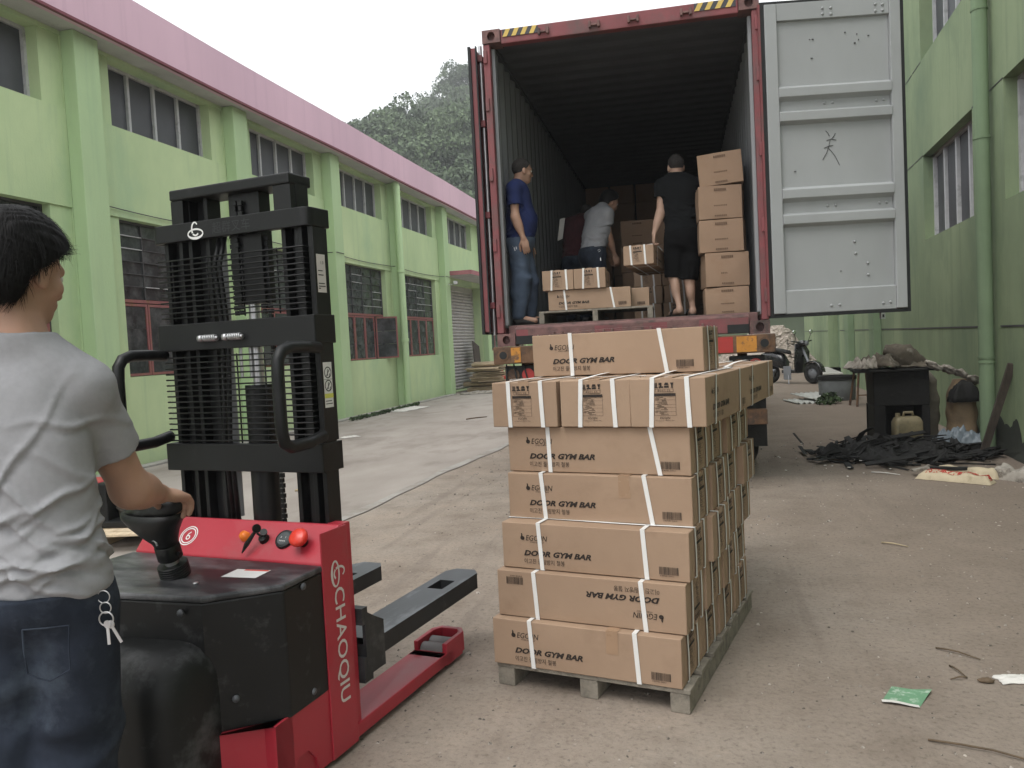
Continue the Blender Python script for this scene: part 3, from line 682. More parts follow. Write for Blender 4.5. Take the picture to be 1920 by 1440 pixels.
for sx in (-1, 1):
    MB().bb((sx*.48 - .07, .2, 1.0), (sx*.48 + .07, 11.8, 1.36)).build('chassis_rail', 'rust_brown', TR)
    lb = MB().bb((sx*1.02 - .15, .02, 1.03), (sx*1.02 + .15, .10, 1.20)).build('lamp_box', 'gasket', TR, bevel=.01)
    for dx in (-.07, .07): MB().tube([(sx*1.02 + dx, .008, 1.115), (sx*1.02 + dx, .02, 1.115)], .058, 16).build('lamp_lens', 'rust_brown' if dx < 0 else 'lamp_red', lb)
    MB().bb((sx*1.05 - .17, .55, .32), (sx*1.05 + .17, .565, 1.0)).build('mud_flap', 'tyre', TR)
    MB().bb((sx*1.0 - .03, .12, 1.0), (sx*1.0 + .03, .5, 1.22)).build('lamp_bracket', 'rust_brown', TR)
for y in (.9, 3.6, 7.2, 11): MB().bb((-.409, y, 1.05), (.409, y + .12, 1.30)).build('cross_member', 'rust_brown', TR)
MB().bb((-1.2, .25, .56), (1.2, .35, .70)).build('underrun_bar', 'rust_brown', TR, bevel=.008)
for x in (-.6, .6): MB().bb((x - .04, .28, .702), (x + .04, .34, 1.21)).build('underrun_strut', 'rust_brown', TR)
ty = MB().lathe([(.28, -.13), (.44, -.14), (.50, -.11), (.51, -.06), (.51, .06), (.50, .11), (.44, .14), (.28, .13)], 28, M=Matrix.Rotation(PI/2, 4, 'Y')).mesh('tyre', 'tyre', True)
rm = MB().lathe([(0, -.05), (.10, -.05), (.12, .0), (.24, .02), (.279, .10)], 20, M=Matrix.Rotation(PI/2, 4, 'Y')).mesh('rim', 'rust_brown', True)
for y in (1.75, 3.05):
    MB().tube([(-.9, y, .51), (.9, y, .51)], .065, 10).build('axle', 'rust_brown', TR)
    for sx in (-1, 1):
        for dx in (.80, 1.08):
            t_ = link('wheel', ty, TR, loc=(sx*dx, y, .51)); link('rim', rm, t_, rz=0 if sx > 0 else PI)
for k, x in enumerate((-1.15, -1.08, -.99)):
    MB().tube([(x, .0, 1.22), (x + .03*k, -.01, 1.08 - .05*k), (x + .05, .05, .98 - .04*k), (x + .12, .12, 1.05)], .008, 6).build('hanging_cable', 'gasket', TR, smooth=True)
# ------------------------------------------------------------------ electric pallet stacker in the foreground
mat('stacker_red', (0.40, 0.028, 0.045), rough=0.42, var=0.10, scale=2.5, dirt=(0.33, 0.10, 0.10), dirt_lo=0.55, dirt_hi=0.85, dscale=3.0, coat=0.15, rvar=.12)
mat('stacker_black', (0.008, 0.0085, 0.009), rough=0.45, var=0.3, scale=4, dirt=(0.026, 0.026, 0.027), dirt_lo=0.58, dirt_hi=0.8, dscale=7, spec=.35, rvar=.15)
mat('hood_black', (0.022, 0.023, 0.026), rough=0.40, var=0.4, scale=3, dirt=(0.17, 0.17, 0.178), dirt_lo=0.44, dirt_hi=0.72, dscale=3.2, stretch=(1, 2.6, 1), rvar=.2)  # grey streaks: dust plus the sky's reflection, both put into the colour
mat('hood_side', (0.007, 0.0073, 0.0078), rough=0.45, var=0.3, scale=3, dirt=(0.05, 0.05, 0.052), dirt_lo=0.57, dirt_hi=0.72, dscale=11, spec=.35)
mat('cover_dusty', (0.009, 0.0095, 0.010), rough=0.48, var=0.4, scale=3, dirt=(0.085, 0.085, 0.088), dirt_lo=0.50, dirt_hi=0.72, dscale=6, spec=.35, rvar=.2)
mat('fork_steel', (0.10, 0.105, 0.115), rough=0.45, var=0.25, scale=5, metal=0.3, dirt=(0.30, 0.31, 0.33), dirt_lo=0.50, dirt_hi=0.75, dscale=4, stretch=(2, .6, 1))
mat('fork_dark', (0.028, 0.029, 0.031), rough=0.55, var=0.3, scale=6, dirt=(0.10, 0.10, 0.10))
mat('decal_white', (0.62, 0.58, 0.56), rough=.5, var=.05)
mat('sticker_white', (0.72, 0.72, 0.70), rough=.5, var=.05)
mat('sticker_yellow', (0.60, 0.60, 0.12), rough=.5)
mat('sticker_ink', (0.05, 0.05, 0.05), rough=.6)
mat('button_red', (0.70, 0.05, 0.03), rough=.35, var=.06, coat=.3)
mat('button_orange', (0.80, 0.20, 0.03), rough=.35, var=.06)
mat('roller_grey', (0.22, 0.20, 0.20), rough=.5, var=.15)
ST = thing('pallet_stacker', 'red and black electric pallet stacker with raised mast guard, in the foreground', 'pallet stacker', (-1.7180, 2.5180, 0), -math.atan2(.165, .9863))
# chassis: red rear frame with sloping control panel
fr = [(-.022, .055), (.115, .02), (.115, .80), (.085, .806), (-.018, .692), (-.035, .69)]
MB().prism([(-.018, .03), (.112, .02), (.112, .80), (.085, .805), (-.018, .692)], -.432, .4335, 'x').build('body_frame', 'stacker_red', ST, bevel=.004)
MB().bb((.434, -.03, .02), (.44, .118, .80)).build('side_panel', 'stacker_red', ST, bevel=.002)
# lower red skirt under the hood (right side), wheel arch cut
sk = [(.115, .02), (-.10, .02), (-.115, .075), (-.15, .115), (-.20, .115), (-.235, .06), (-.24, .02), (-.30, .02), (-.30, .262), (-.224, .268), (-.036, .276), (-.028, .30), (.115, .30)]
MB().prism(sk, .425, .4335, 'x').build('lower_skirt', 'stacker_red', ST)
MB().bb((-.432, -.30, .02), (.424, -.02, .262)).build('chassis_box', 'stacker_red', ST)
MB().prism([(.4335, -.2995), (.4335, -.22), (.39, -.30), (.275, -.415), (-.05, -.455), (-.05, -.2995)], .03, .262, 'z').build('chamfer_skirt', 'stacker_red', ST)
# black hood
hp = [(.434, -.022), (.442, -.232), (.272, -.402), (-.05, -.44), (-.28, -.402), (-.442, -.232), (-.434, -.022)]
hood = MB().prism(hp, .262, .668, 'z').build('hood', 'hood_side', ST, bevel=.006)
MB().prism([(p[0] * 1.008, p[1] * 1.01) for p in hp], .669, .69, 'z').build('hood_top', 'hood_black', hood, bevel=.007)
screw = MB().lathe([(0, 0), (.012, .001), (.011, .006), (0, .008)], 10, M=Matrix.Rotation(PI/2, 4, 'X')).mesh('screw', 'fork_steel', True)
for p, r in (((.442, -.14, .655), PI/2), ((.205, -.419, .64), .18), ((.435, -.11, .295), PI/2), ((.33, -.348, .36), .78)):
    o = link('screw', screw, hood, loc=p, rz=r)
tp = MB().lathe([(0, 0), (.009, .0), (.009, .004), (0, .005)], 10).mesh('screw', 'zinc', True)
for x, y in ((-.09, -.20), (.15, -.30)): link('screw', tp, hood, loc=(x, y, .6905))
MB().bb((-.05, -.005, 0), (.05, .005, 0)) if False else None
st = MB(); Mx = Matrix.Translation((.235, -.165, .6908)) @ Matrix.Rotation(.12, 4, 'Z'); rect(st, -.065, -.045, .065, .045, Mx); st = st.build('warning_sticker', 'sticker_white', hood, recalc=False)
s2 = MB(); rect(s2, -.03, .03, .062, .042, Matrix.Translation((0, 0, .0006)) @ Mx); s2.build('sticker_band', 'button_red', st, recalc=False)
# drive unit cover behind the hood
def rrect(x0, x1, y0, y1, r, n=6):
    pts = []
    for cx, cy, a0 in ((x1 - r, y1 - r, 0), (x0 + r, y1 - r, 90), (x0 + r, y0 + r, 180), (x1 - r, y0 + r, 270)):
        for k in range(n + 1): a = RAD(a0 + 90 * k / n); pts.append((cx + r * math.cos(a), cy + r * math.sin(a)))
    return pts
rings = []
for z, ins in ((.05, 0), (.40, .0), (.455, .004), (.50, .018), (.53, .042), (.545, .075), (.55, .11)):
    rings.append([(x, y, z) for x, y in rrect(-.34 + ins, .30 - ins, -.60 + ins, -.30, .11)])
MB().loft(rings).build('drive_cover', 'cover_dusty', ST, smooth=True).modifiers.new('b', 'EDGE_SPLIT').split_angle = RAD(50)
MB().bb((.015, -.6035, .06), (.021, -.5995, .46)).build('cover_seam', 'fork_dark', ST)
MB().tube([(.27, -.175, .13), (.42, -.175, .13)], .125, 24).build('drive_wheel', 'tyre', ST, auto=50)
MB().tube([(-.06, -.45, .11), (.06, -.45, .11)], .11, 24).build('drive_wheel', 'tyre', ST, auto=50)
# instruments on the sloping panel
pn = Vector((0, -.742, .670)); pn.normalize()   # outward normal of the slope (towards operator)
slope = Vector((0, .103, .113)).normalized(); nrm = Vector((1, 0, 0)).cross(slope).normalized()
def pan(x, t): return Vector((x, -.018, .692)) + slope * t
PM = Matrix((Vector((1, 0, 0)), slope, nrm)).transposed().to_4x4()
def onpan(x, t, lift=0.0): m = PM.copy(); m.translation = pan(x, t) + nrm * lift; return m
MB().lathe([(0, .022), (.016, .018), (.02, .0)], 16, M=onpan(.055, .085)).build('indicator_button', 'button_orange', ST, smooth=True)
ks = MB().lathe([(0, .016), (.016, .015), (.02, .0)], 16, M=onpan(0.145, .08)).build('key_switch', 'stacker_black', ST, auto=40)
kk = MB(); kk.tube([onpan(0.145, .08) @ Vector((0, 0, .014)), onpan(0.132, .085) @ Vector((0, 0, .035))], .004, 6); kk.lathe([(0, -.004), (.016, -.004), (.016, .004), (0, .004)], 14, M=onpan(0.126, .10, .04) @ Matrix.Rotation(1.2, 4, 'Y')); kk.lathe([(0, -.004), (.013, -.004), (.013, .004), (0, .004)], 12, M=onpan(0.155, .092, .03) @ Matrix.Rotation(.5, 4, 'Y')); kk.tube([onpan(0.125, .085) @ Vector((0, 0, .04)), onpan(0.105, .04) @ Vector((0, 0, .03)), onpan(0.095, .01) @ Vector((0, 0, .022))], [.006, .009, .002], 6); kk.build('hanging_keys', 'stacker_black', ks, auto=40)
ga = MB().lathe([(0, .012), (.026, .012), (.034, .01), (.037, .0)], 24, M=onpan(.235, .083)).build('battery_gauge', 'stacker_black', ST, auto=40)
MB().lathe([(0, .0126), (.025, .0124)], 24, M=onpan(.235, .083)).build('gauge_glass', 'dusty_glass', ga)
gt = MB(); vs_, fs_ = text_geo('0     1', .010, align='CENTER'); gt.xadd(vs_, fs_, onpan(.235, .083, .0135)); gt.xadd(*text_geo('battery', .009, align='CENTER'), onpan(.235, .07, .0135)); gt.build('gauge_print', 'sticker_white', ga, recalc=False)
es = MB().lathe([(.016, .0), (.016, .026)], 16, M=onpan(.322, .075)).build('stop_button', 'stacker_black', ST, auto=40)
MB().lathe([(0, .056), (.024, .054), (.033, .048), (.035, .038), (.03, .026), (.0, .024)], 24, M=onpan(.322, .075)).build('button_head', 'button_red', es, smooth=True)
lg = MB(); n = 24
for rr0, rr1 in ((.040, .036), (.032, .028)):
    vs = [(math.cos(2*PI*k/n) * r, math.sin(2*PI*k/n) * r, 0) for r in (rr0, rr1) for k in range(n)]
    lg.xadd(vs, [(k, (k+1)%n, n+(k+1)%n, n+k) for k in range(n)], onpan(-.21, .075, .001))
lg.xadd(*text_geo('6', .05, align='CENTER'), onpan(-.21, .058, .001)); lg.build('panel_emblem', 'sticker_white', ST, recalc=False)
# emblem: open ring over an ellipse with a tick
def emblem(mb, M, s):
    n = 40
    def band(fn, w0):
        P = [fn(k / n) for k in range(n + 1)]; vs = []; fs = []
        for i, (x, y, w) in enumerate(P):
            a = P[max(0, i-1)]; b = P[min(n, i+1)]; dx, dy = b[0]-a[0], b[1]-a[1]; l = math.hypot(dx, dy) or 1
            vs += [(x - dy/l*w, y + dx/l*w, 0), (x + dy/l*w, y - dx/l*w, 0)]
            if i: fs.append((2*i-2, 2*i-1, 2*i+1, 2*i))
        mb.xadd([(v[0]*s, v[1]*s, 0) for v in vs], fs, M)
    band(lambda t: (.58 * math.cos(2*PI*t), .27 * math.sin(2*PI*t) - .22, .045 + .035 * math.sin(2*PI*t)**2 * (1 if math.sin(2*PI*t) < 0 else .2)), 0)
    band(lambda t: (.24 * math.cos(RAD(40 + 175*t)) - .02, .40 * math.sin(RAD(40 + 175*t)) + .06, .04 + .02*t), 0)
    band(lambda t: (-.20 + .42*t, -.22 - .10 * math.sin(PI*t), .05), 0)
# name on the right side panel, reading downwards
Ms = Matrix.Translation((.4408, .055, .60)) @ Matrix(((0, 0, 1, 0), (0, 1, 0, 0), (-1, 0, 0, 0), (0, 0, 0, 1)))
nm = MB(); nm.xadd(*text_geo('CHAOQIU', .078, bold=.0006, sx=1.12, res=3), Matrix.Translation((.4412, .028, .598)) @ Matrix(((0, 0, 1, 0), (0, 1, 0, 0), (-1, 0, 0, 0), (0, 0, 0, 1))))
emblem(nm, Matrix.Translation((.4412, .055, .645)) @ Matrix(((0, 0, 1, 0), (0, 1, 0, 0), (-1, 0, 0, 0), (0, 0, 0, 1))), .075)
nm.build('brand_lettering', 'decal_white', ST, recalc=False)
MB().bb((.36, .12, .03), (.425, .16, .80)).build('mast_bracket', 'stacker_red', ST)
# legs with load rollers
for sx in (-1, 1):
    lo, hi = (.27, .434) if sx > 0 else (-.235, -.071)
    lg_ = MB(); lg_.bb((lo, .118, .025), (hi, .86, .075))
    lg_.add([], []); leg = lg_.build('outrigger_leg', 'stacker_red', ST, bevel=.004)
    tip = MB()
    outer = rrect(lo, hi, .70, 1.0, .075, 6); 
    for a, b in ((lo, lo + .022), (hi - .022, hi)): tip.bb((a, .80, .02), (b, .95, .115))
    pts = [(hi, .94), (hi, .965), ((lo + hi)/2 + .05, 1.01), ((lo + hi)/2 - .05, 1.01), (lo, .965), (lo, .94), (lo + .022, .94), (lo + .025, .955), ((lo + hi)/2 - .04, .985), ((lo + hi)/2 + .04, .985), (hi - .025, .955), (hi - .022, .94)]
    tip.prism(pts, .03, .115, 'z'); tip.bb((lo, .745, .03), (hi, .80, .075)); tip.build('roller_fork', 'stacker_red', leg, bevel=.003)
    for y in (.84, .915): MB().tube([(lo + .026, y, .062), (hi - .026, y, .062)], .038, 18).build('load_roller', 'roller_grey', leg, auto=50)
    # fork
    f0, f1 = (.285, .45) if sx > 0 else (-.24, -.075)
    fk = [(f0, .18), (f1, .18), (f1, 1.10), (f1 - .035, 1.145), (f0 + .035, 1.145), (f0, 1.10)]
    w = MB()
    zt = .345
    # top plate with the roller window cut out
    cx0, cx1, cy0, cy1 = f0 + .045, f1 - .045, .84, .965
    vs = [(f0, .18, zt), (f1, .18, zt), (f1, 1.10, zt), (f1 - .035, 1.15, zt), (f0 + .035, 1.15, zt), (f0, 1.10, zt), (cx0, cy0, zt), (cx1, cy0, zt), (cx1, cy1, zt), (cx0, cy1, zt)]
    w.add(vs, [(0, 1, 7, 6), (1, 2, 8, 7), (2, 3, 4, 5, 9, 8), (5, 0, 6, 9)])
    w.build('fork', ['fork_steel'], ST, recalc=False)
    e = MB()
    P = [(f0, .18), (f1, .18), (f1, 1.10), (f1 - .035, 1.15), (f0 + .035, 1.15), (f0, 1.10)]
    vs = [(x, y, zt) for x, y in P] + [(x, y, zt - .07 + (.035 if y > 1.12 else 0)) for x, y in P]
    e.add(vs, [(i, (i+1) % 6, (i+1) % 6 + 6, i + 6) for i in range(6)])
    Q = [(cx0, cy0), (cx1, cy0), (cx1, cy1), (cx0, cy1)]
    e.add([(x, y, zt) for x, y in Q] + [(x, y, zt - .06) for x, y in Q], [(i, (i+1) % 4, (i+1) % 4 + 4, i + 4) for i in range(4)])
    e.add([(x, y, zt - .062) for x, y in P], [(0, 1, 2, 3, 4, 5)])
    e.build('fork_side', 'fork_dark', ST, recalc=False)
    MB().prism([(.18, .23), (.30, .23), (.30, .40), (.245, .43), (.18, .47)], f1 - .012 if sx > 0 else f0, f1 + .001 if sx > 0 else f0 + .012, 'x').build('fork_heel_plate', 'fork_dark', ST)
    MB().bb((f0 + .013, .18, .20), (f1 - .013, .235, .345)).build('fork_heel', 'fork_dark', ST)
MB().bb((-.45, .165, .22), (.45, .20, .30)).build('fork_carriage_bar', 'fork_dark', ST)
MB().bb((-.45, .165, .42), (.45, .20, .48)).build('fork_carriage_bar', 'fork_dark', ST)
# ---- mast
def post(x0, x1, y0, y1, z0, z1, nm='mast_channel'):
    m = MB(); t = .018
    m.bb((x0, y0, z0), (x0 + t, y1, z1)); m.bb((x1 - t, y0, z0), (x1, y1, z1)); m.bb((x0 + t, y0 + .04, z0), (x1 - t, y0 + .055, z1)); return m.build(nm, 'stacker_black', ST, bevel=.002)
post(-.325, -.235, .125, .20, .30, 1.90); post(-.215, -.11, .135, .205, .30, 2.02); post(.225, .30, .135, .205, .30, 2.02); post(.305, .365, .125, .20, .30, 1.90)
cap = MB(); cap.bb((-.26, .10, 2.005), (.30, .225, 2.045)); cap.build('mast_cap', 'stacker_black', ST, bevel=.006)
MB().bb((.225, .105, 1.905), (.30, .13, 2.004)).build('cap_post', 'stacker_black', ST); MB().bb((-.258, .105, 1.905), (-.20, .13, 2.004)).build('cap_post', 'stacker_black', ST)
MB().bb((-.01, .14, 1.60), (.13, .20, 2.004)).build('chain_anchor_plate', 'stacker_black', ST)
def beam(z0, z1, r, nm):
    n = 8; prof = []
    for k in range(n + 1): a = RAD(180 + 90 * k / n); prof.append((-.367 + r + r * math.cos(a), .10 + r + r * math.sin(a)))
    for k in range(n + 1): a = RAD(270 + 90 * k / n); prof.append((.372 - r + r * math.cos(a), .10 + r + r * math.sin(a)))
    prof += [(.372, .222), (.355, .222), (.355, .13), (-.35, .13), (-.35, .222), (-.367, .222)]
    return MB().prism(prof, z0, z1, 'z').build(nm, 'stacker_black', ST, bevel=.003)
b1 = beam(1.852, 1.918, .035, 'cross_beam'); b2 = beam(1.44, 1.542, .008, 'cross_beam'); b3 = beam(.982, 1.085, .008, 'cross_beam')
em = MB(); Mb = Matrix.Translation((-.14, .0985, 1.886)) @ Matrix.Rotation(PI/2, 4, 'X'); emblem(em, Mb, .062); em.build('beam_emblem', 'sticker_white', b1, recalc=False)
wl = MB()
for k, x in enumerate((-.06, -.015, .03, .075)): wl.xadd(*text_geo('超群叉车'[k], .045), Matrix.Translation((x, .0992, 1.868)) @ Matrix.Rotation(PI/2, 4, 'X'))
wl.build('worn_lettering', 'fork_dark', b1, recalc=False)
for x in (-.10, .018):
    sp = MB(); P = []
    for k in range(61): a = k / 60 * 2 * PI * 7; P.append((x - .02 + .06 * k / 60, .085 + .011 * math.cos(a), 1.482 + .011 * math.sin(a)))
    sp.tube(P, .0032, 5); sp.tube([(x - .035, .085, 1.482), (x + .045, .085, 1.482)], .007, 8); sp.tube([(x - .045, .085, 1.482), (x - .028, .085, 1.482)], .013, 8); sp.build('spring_bolt', 'zinc', b2, smooth=True)
# wire guards
def grill(z0, z1, n, zpts):
    gr = bpy.data.objects.new('wire_guard', None); COL.objects.link(gr); gr.parent = ST
    hw = MB().tube([(-.335, .11, 0), (-.335, .098, 0), (.33, .098, 0), (.342, .10, 0), (.345, .125, 0)], .0032, 5).mesh('guard_wire', 'stacker_black', True)
    for k in range(n): link('guard_wire', hw, gr, loc=(0, 0, z0 + (z1 - z0) * k / (n - 1)))
    for x in zpts: MB().tube([(x, .104, z0 - .01), (x, .104, z1 + .005)], .0032, 5).build('guard_wire', 'stacker_black', gr, smooth=True)
grill(1.565, 1.782, 12, (-.27, -.10, .065, .225)); grill(1.098, 1.415, 16, (-.06, .012, .14))
# hydraulic ram and chains
MB().tube([(.056, .165, .30), (.056, .165, 1.30)], .052, 20).build('lift_cylinder', 'stacker_black', ST, auto=50)
MB().tube([(.056, .165, 1.30), (.056, .165, 1.95)], .02, 12).build('piston_rod', 'zinc', ST, auto=50)
MB().tube([(-.075, .165, .8), (-.075, .165, 1.86)], .014, 10).build('guide_rod', 'container_grey', ST, auto=50)
def chain(x, y, z0, z1):
    n = int((z1 - z0) / .019); m = MB()
    for k in range(n):
        w = .020 if k % 2 else .013
        m.box((x, y, z0 + .0095 + k * .019), (w, .012, .0165))
    m.build('lift_chain', 'stacker_black', ST)
chain(.137, .16, .78, 1.86); chain(-.012, .15, 1.56, 1.90); chain(.012 + .015, .13, 1.56, 1.98); chain(.118, .15, 1.56, 1.86); chain(.055, .128, 1.90, 1.985)
for x in (.0, .045): MB().tube([(x, .14, 1.33), (x, .14, 1.45)], .006, 6).build('chain_bolt', 'zinc', ST)
for k, x in enumerate((-.085, -.06)):
    MB().tube([(x, .14, .75), (x - .01, .13, 1.1), (x + .012, .135, 1.5), (x - .005, .13, 1.75), (x + .02, .15, 1.88)], .009, 8).build('hydraulic_hose', 'stacker_black', ST, smooth=True)
# grab handles
for x, in ((-.345,), (.375,)):
    P = [(x, .11, 1.425), (x, .03, 1.43), (x, -.05, 1.43), (x, -.088, 1.418), (x, -.108, 1.39), (x, -.112, 1.34), (x, -.112, 1.20), (x, -.110, 1.15), (x, -.10, 1.115), (x, -.07, 1.098), (x, .03, 1.10), (x, .11, 1.115)]
    MB().tube(P, .021, 14).build('grab_handle', 'stacker_black', ST, smooth=True)
# stickers on the right side of the mast
MB().bb((.366, .125, 1.09), (.37, .205, 1.85)).build('mast_side_plate', 'stacker_black', ST)
for z0, z1, kind in ((1.62, 1.755, 0), (1.21, 1.372, 1)):
    o = MB().add([(.3708, .135, z0), (.3708, .185, z0), (.3708, .185, z1), (.3708, .135, z1)], [(0, 1, 2, 3)]).build('rating_plate' if kind == 0 else 'warning_label', 'decal_white' if kind == 0 else 'sticker_white', ST, recalc=False)
    ink = MB(); Mp = Matrix(((0, 0, 1, .3714), (1, 0, 0, .135), (0, 1, 0, z0), (0, 0, 0, 1)))
    if kind == 0:
        for k, zz in enumerate((.02, .03, .06, .075)): rect(ink, .006, zz, .044 - .004*k, zz + .0035, Mp)
        ink.xadd(*text_geo('1.0', .016), Mp @ Matrix.Translation((.02, .10, 0))); rect(ink, .005, .012, .016, .016, Mp)
    else:
        for zc in (.125, .078):
            n = 20; vs = [(.025 + math.cos(2*PI*k/n) * r * .021, zc + math.sin(2*PI*k/n) * r * .021, 0) for r in (1, .82) for k in range(n)]
            ink.xadd(vs, [(k, (k+1)%n, n+(k+1)%n, n+k) for k in range(n)], Mp)
            for (a, b, c, d) in ((.012, -.014, .038, .014), (.02, -.012, .026, .012), (.03, -.016, .036, -.004)):
                ink.xadd([(a, zc + b, 0), (a + .004, zc + b, 0), (c + .002, zc + d, 0), (c - .002, zc + d, 0)], [(0, 1, 2, 3)], Mp)
        rect(ink, 0, .100, .05, .1012, Mp); rect(ink, .005, .012, .045, .015, Mp); rect(ink, .005, .022, .04, .025, Mp)
        yb = MB(); rect(yb, 0, .034, .05, .05, Matrix.Translation((.0003, 0, 0)) @ Mp); yb.build('label_band', 'sticker_yellow', o, recalc=False)
    ink.build('label_print', 'sticker_ink', o, recalc=False)
# ---- tiller
TL = bpy.data.objects.new('tiller', None); COL.objects.link(TL); TL.parent = ST; TL.location = (.012, -.247, .69); TL.rotation_euler = (RAD(15), 0, 0)
bs_ = MB()
for k in range(6): bs_.lathe([(0, k*.008), (.047, k*.008), (.049, k*.008 + .002), (.049, k*.008 + .006), (.047, k*.008 + .008), (0, k*.008 + .008)], 28)
bs_.build('tiller_bellows', 'stacker_black', TL, auto=40)
MB().lathe([(.0, .046), (.022, .048), (.022, .07), (0, .07)], 18).build('tiller_stem', 'zinc', TL, auto=40)
def ell(cx, cy, z, a, b, n=24, p=2.6):
    pts = []
    for k in range(n):
        t = 2*PI*k/n; c, s_ = math.cos(t), math.sin(t); pts.append((cx + a * math.copysign(abs(c)**(2/p), c), cy + b * math.copysign(abs(s_)**(2/p), s_), z))
    return pts
MB().loft([ell(.0, .0, .066, .036, .034), ell(.0, 0, .07, .038, .036), ell(0, 0, .115, .038, .036), ell(.0, 0, .12, .034, .032)]).build('tiller_neck', 'stacker_black', TL, auto=40)
hdl = [ell(.0, 0, .112, .035, .032), ell(.0, .0, .135, .04, .038), ell(-.012, 0, .165, .066, .05), ell(-.018, .0, .195, .095, .058), ell(-.024, .005, .222, .125, .06), ell(-.02, .01, .236, .13, .058)]
MB().loft(hdl).build('tiller_head', 'stacker_black', TL, smooth=True, bevel=0)
grip = [ell(-.02, .012, .236, .115, .05), ell(.01, .016, .25, .105, .05), ell(.03, .02, .268, .088, .045), ell(.045, .024, .283, .062, .036), ell(.05, .026, .29, .02, .015)]
MB().loft(grip).build('tiller_grip', 'hood_side', TL, smooth=True)
for sx in (-1, 1): MB().tube([(sx*.034, 0, .085), (sx*.05, 0, .085)], .008, 8).build('tiller_pin', 'stacker_black', TL)
e = MB(); e.tube([(-.012, -.042, .155), (.006, -.044, .157), (.010, -.043, .148), (.009, -.042, .138)], .0035, 6); e.build('tiller_latch', 'zinc', TL)
# ------------------------------------------------------------------ pallets and cartons
mat('weathered_wood', (0.25, 0.222, 0.182), rough=0.9, var=0.25, scale=5, dirt=(0.12, 0.11, 0.09), dirt_lo=.5, dirt_hi=.72, dscale=6, stretch=(3, 3, 3), bump=.5, bscale=40)
mat('fresh_wood', (0.62, 0.50, 0.35), rough=0.8, var=0.15, scale=3, stretch=(6, 1, 6), bump=.2, dirt=(0.45, .33, .2))
mat('cardboard', (0.36, 0.247, 0.17), rough=0.82, var=0.06, scale=2.2, col2=(0.375, 0.262, 0.182), dirt=(0.295, 0.20, 0.135), dirt_lo=.55, dirt_hi=.8, dscale=4, bump=.12, bscale=9, spec=.25, bdist=.02)
mat('cardboard_big', (0.35, 0.235, 0.16), rough=0.82, var=0.08, scale=2.0, dirt=(0.32, 0.20, 0.125), dirt_lo=.55, dirt_hi=.8, dscale=3, bump=.2, bscale=7, spec=.25, bdist=.02)
mat('carton_ink', (0.030, 0.022, 0.018), rough=.75, var=.2)
mat('carton_ink_faint', (0.16, 0.10, 0.065), rough=.8, var=.2, scale=20)
mat('strap_white', (0.78, 0.77, 0.75), rough=.5, var=.05)
mat('brown_tape', (0.36, 0.235, 0.15), rough=.28, var=.06, spec=.5)
BL, BW, BH = 0.785, 0.298, 0.188
def crumpled_box(L, W, H, seed, amp, nx=7, ny=4, nz=3, round_=.004, mname='cardboard'):
    r = random.Random(seed); off = Vector((r.uniform(0, 50), r.uniform(0, 50), r.uniform(0, 50)))
    bm = bmesh.new()
    def disp(p):
        q = Vector((p[0] / L, p[1] / W, (p[2] - H/2) / H)) * 2
        n = mnoise.noise_vector(Vector(p) * 6 + off) * amp
        # faces bulge a little, edges stay
        bx = (1 - q.y**2) * (1 - q.z**2); by = (1 - q.x**2) * (1 - q.z**2); bz = (1 - q.x**2) * (1 - q.y**2)
        return Vector((p[0] + n.x + math.copysign(bx * amp * 1.2, q.x) * (abs(q.x) > .99), p[1] + n.y + math.copysign(by * amp * 1.6, q.y) * (abs(q.y) > .99), p[2] + n.z * .6 + math.copysign(bz * amp, q.z) * (abs(q.z) > .99) * (1 if q.z > 0 else 0)))
    cache = {}
    def V(i, j, k):
        if (i, j, k) not in cache: cache[(i, j, k)] = bm.verts.new(disp((-L/2 + L*i/nx, -W/2 + W*j/ny, H*k/nz)))
        return cache[(i, j, k)]
    for i in range(nx):
        for j in range(ny): bm.faces.new((V(i,j,0), V(i,j+1,0), V(i+1,j+1,0), V(i+1,j,0))); bm.faces.new((V(i,j,nz), V(i+1,j,nz), V(i+1,j+1,nz), V(i,j+1,nz)))
        for k in range(nz): bm.faces.new((V(i,0,k), V(i+1,0,k), V(i+1,0,k+1), V(i,0,k+1))); bm.faces.new((V(i,ny,k), V(i,ny,k+1), V(i+1,ny,k+1), V(i+1,ny,k)))
    for j in range(ny):
        for k in range(nz): bm.faces.new((V(0,j,k), V(0,j,k+1), V(0,j+1,k+1), V(0,j+1,k))); bm.faces.new((V(nx,j,k), V(nx,j+1,k), V(nx,j+1,k+1), V(nx,j,k+1)))
    me = bpy.data.meshes.new('carton'); bm.to_mesh(me); bm.free(); me.materials.append(MATS[mname])
    me.polygons.foreach_set('use_smooth', [True] * len(me.polygons)); me.set_sharp_from_angle(angle=RAD(50)); return me
box_meshes = [crumpled_box(BL, BW, BH, s, .0014) for s in range(5)]
E_ = .0045   # lift of printed matter and straps over the board
def strap_loop(x0, dx, w=.018):
    """band round the girth, leaning by dx from top to bottom"""
    y0, y1, z0, z1 = -BW/2 - E_, BW/2 + E_, -.001, BH + E_
    P = [(x0, y0, z1), (x0 + dx, y0, z0), (x0 + dx*.6, y1, z0), (x0 - dx*.3, y1, z1)]
    mb = MB(); vs = []
    for k, p in enumerate(P): vs += [(p[0] - w/2, p[1], p[2]), (p[0] + w/2, p[1], p[2])]
    mb.add(vs, [(2*k, 2*k+1, (2*k+3) % 8, (2*k+2) % 8) for k in range(4)]); return mb.mesh('strap', 'strap_white', recalc=False)
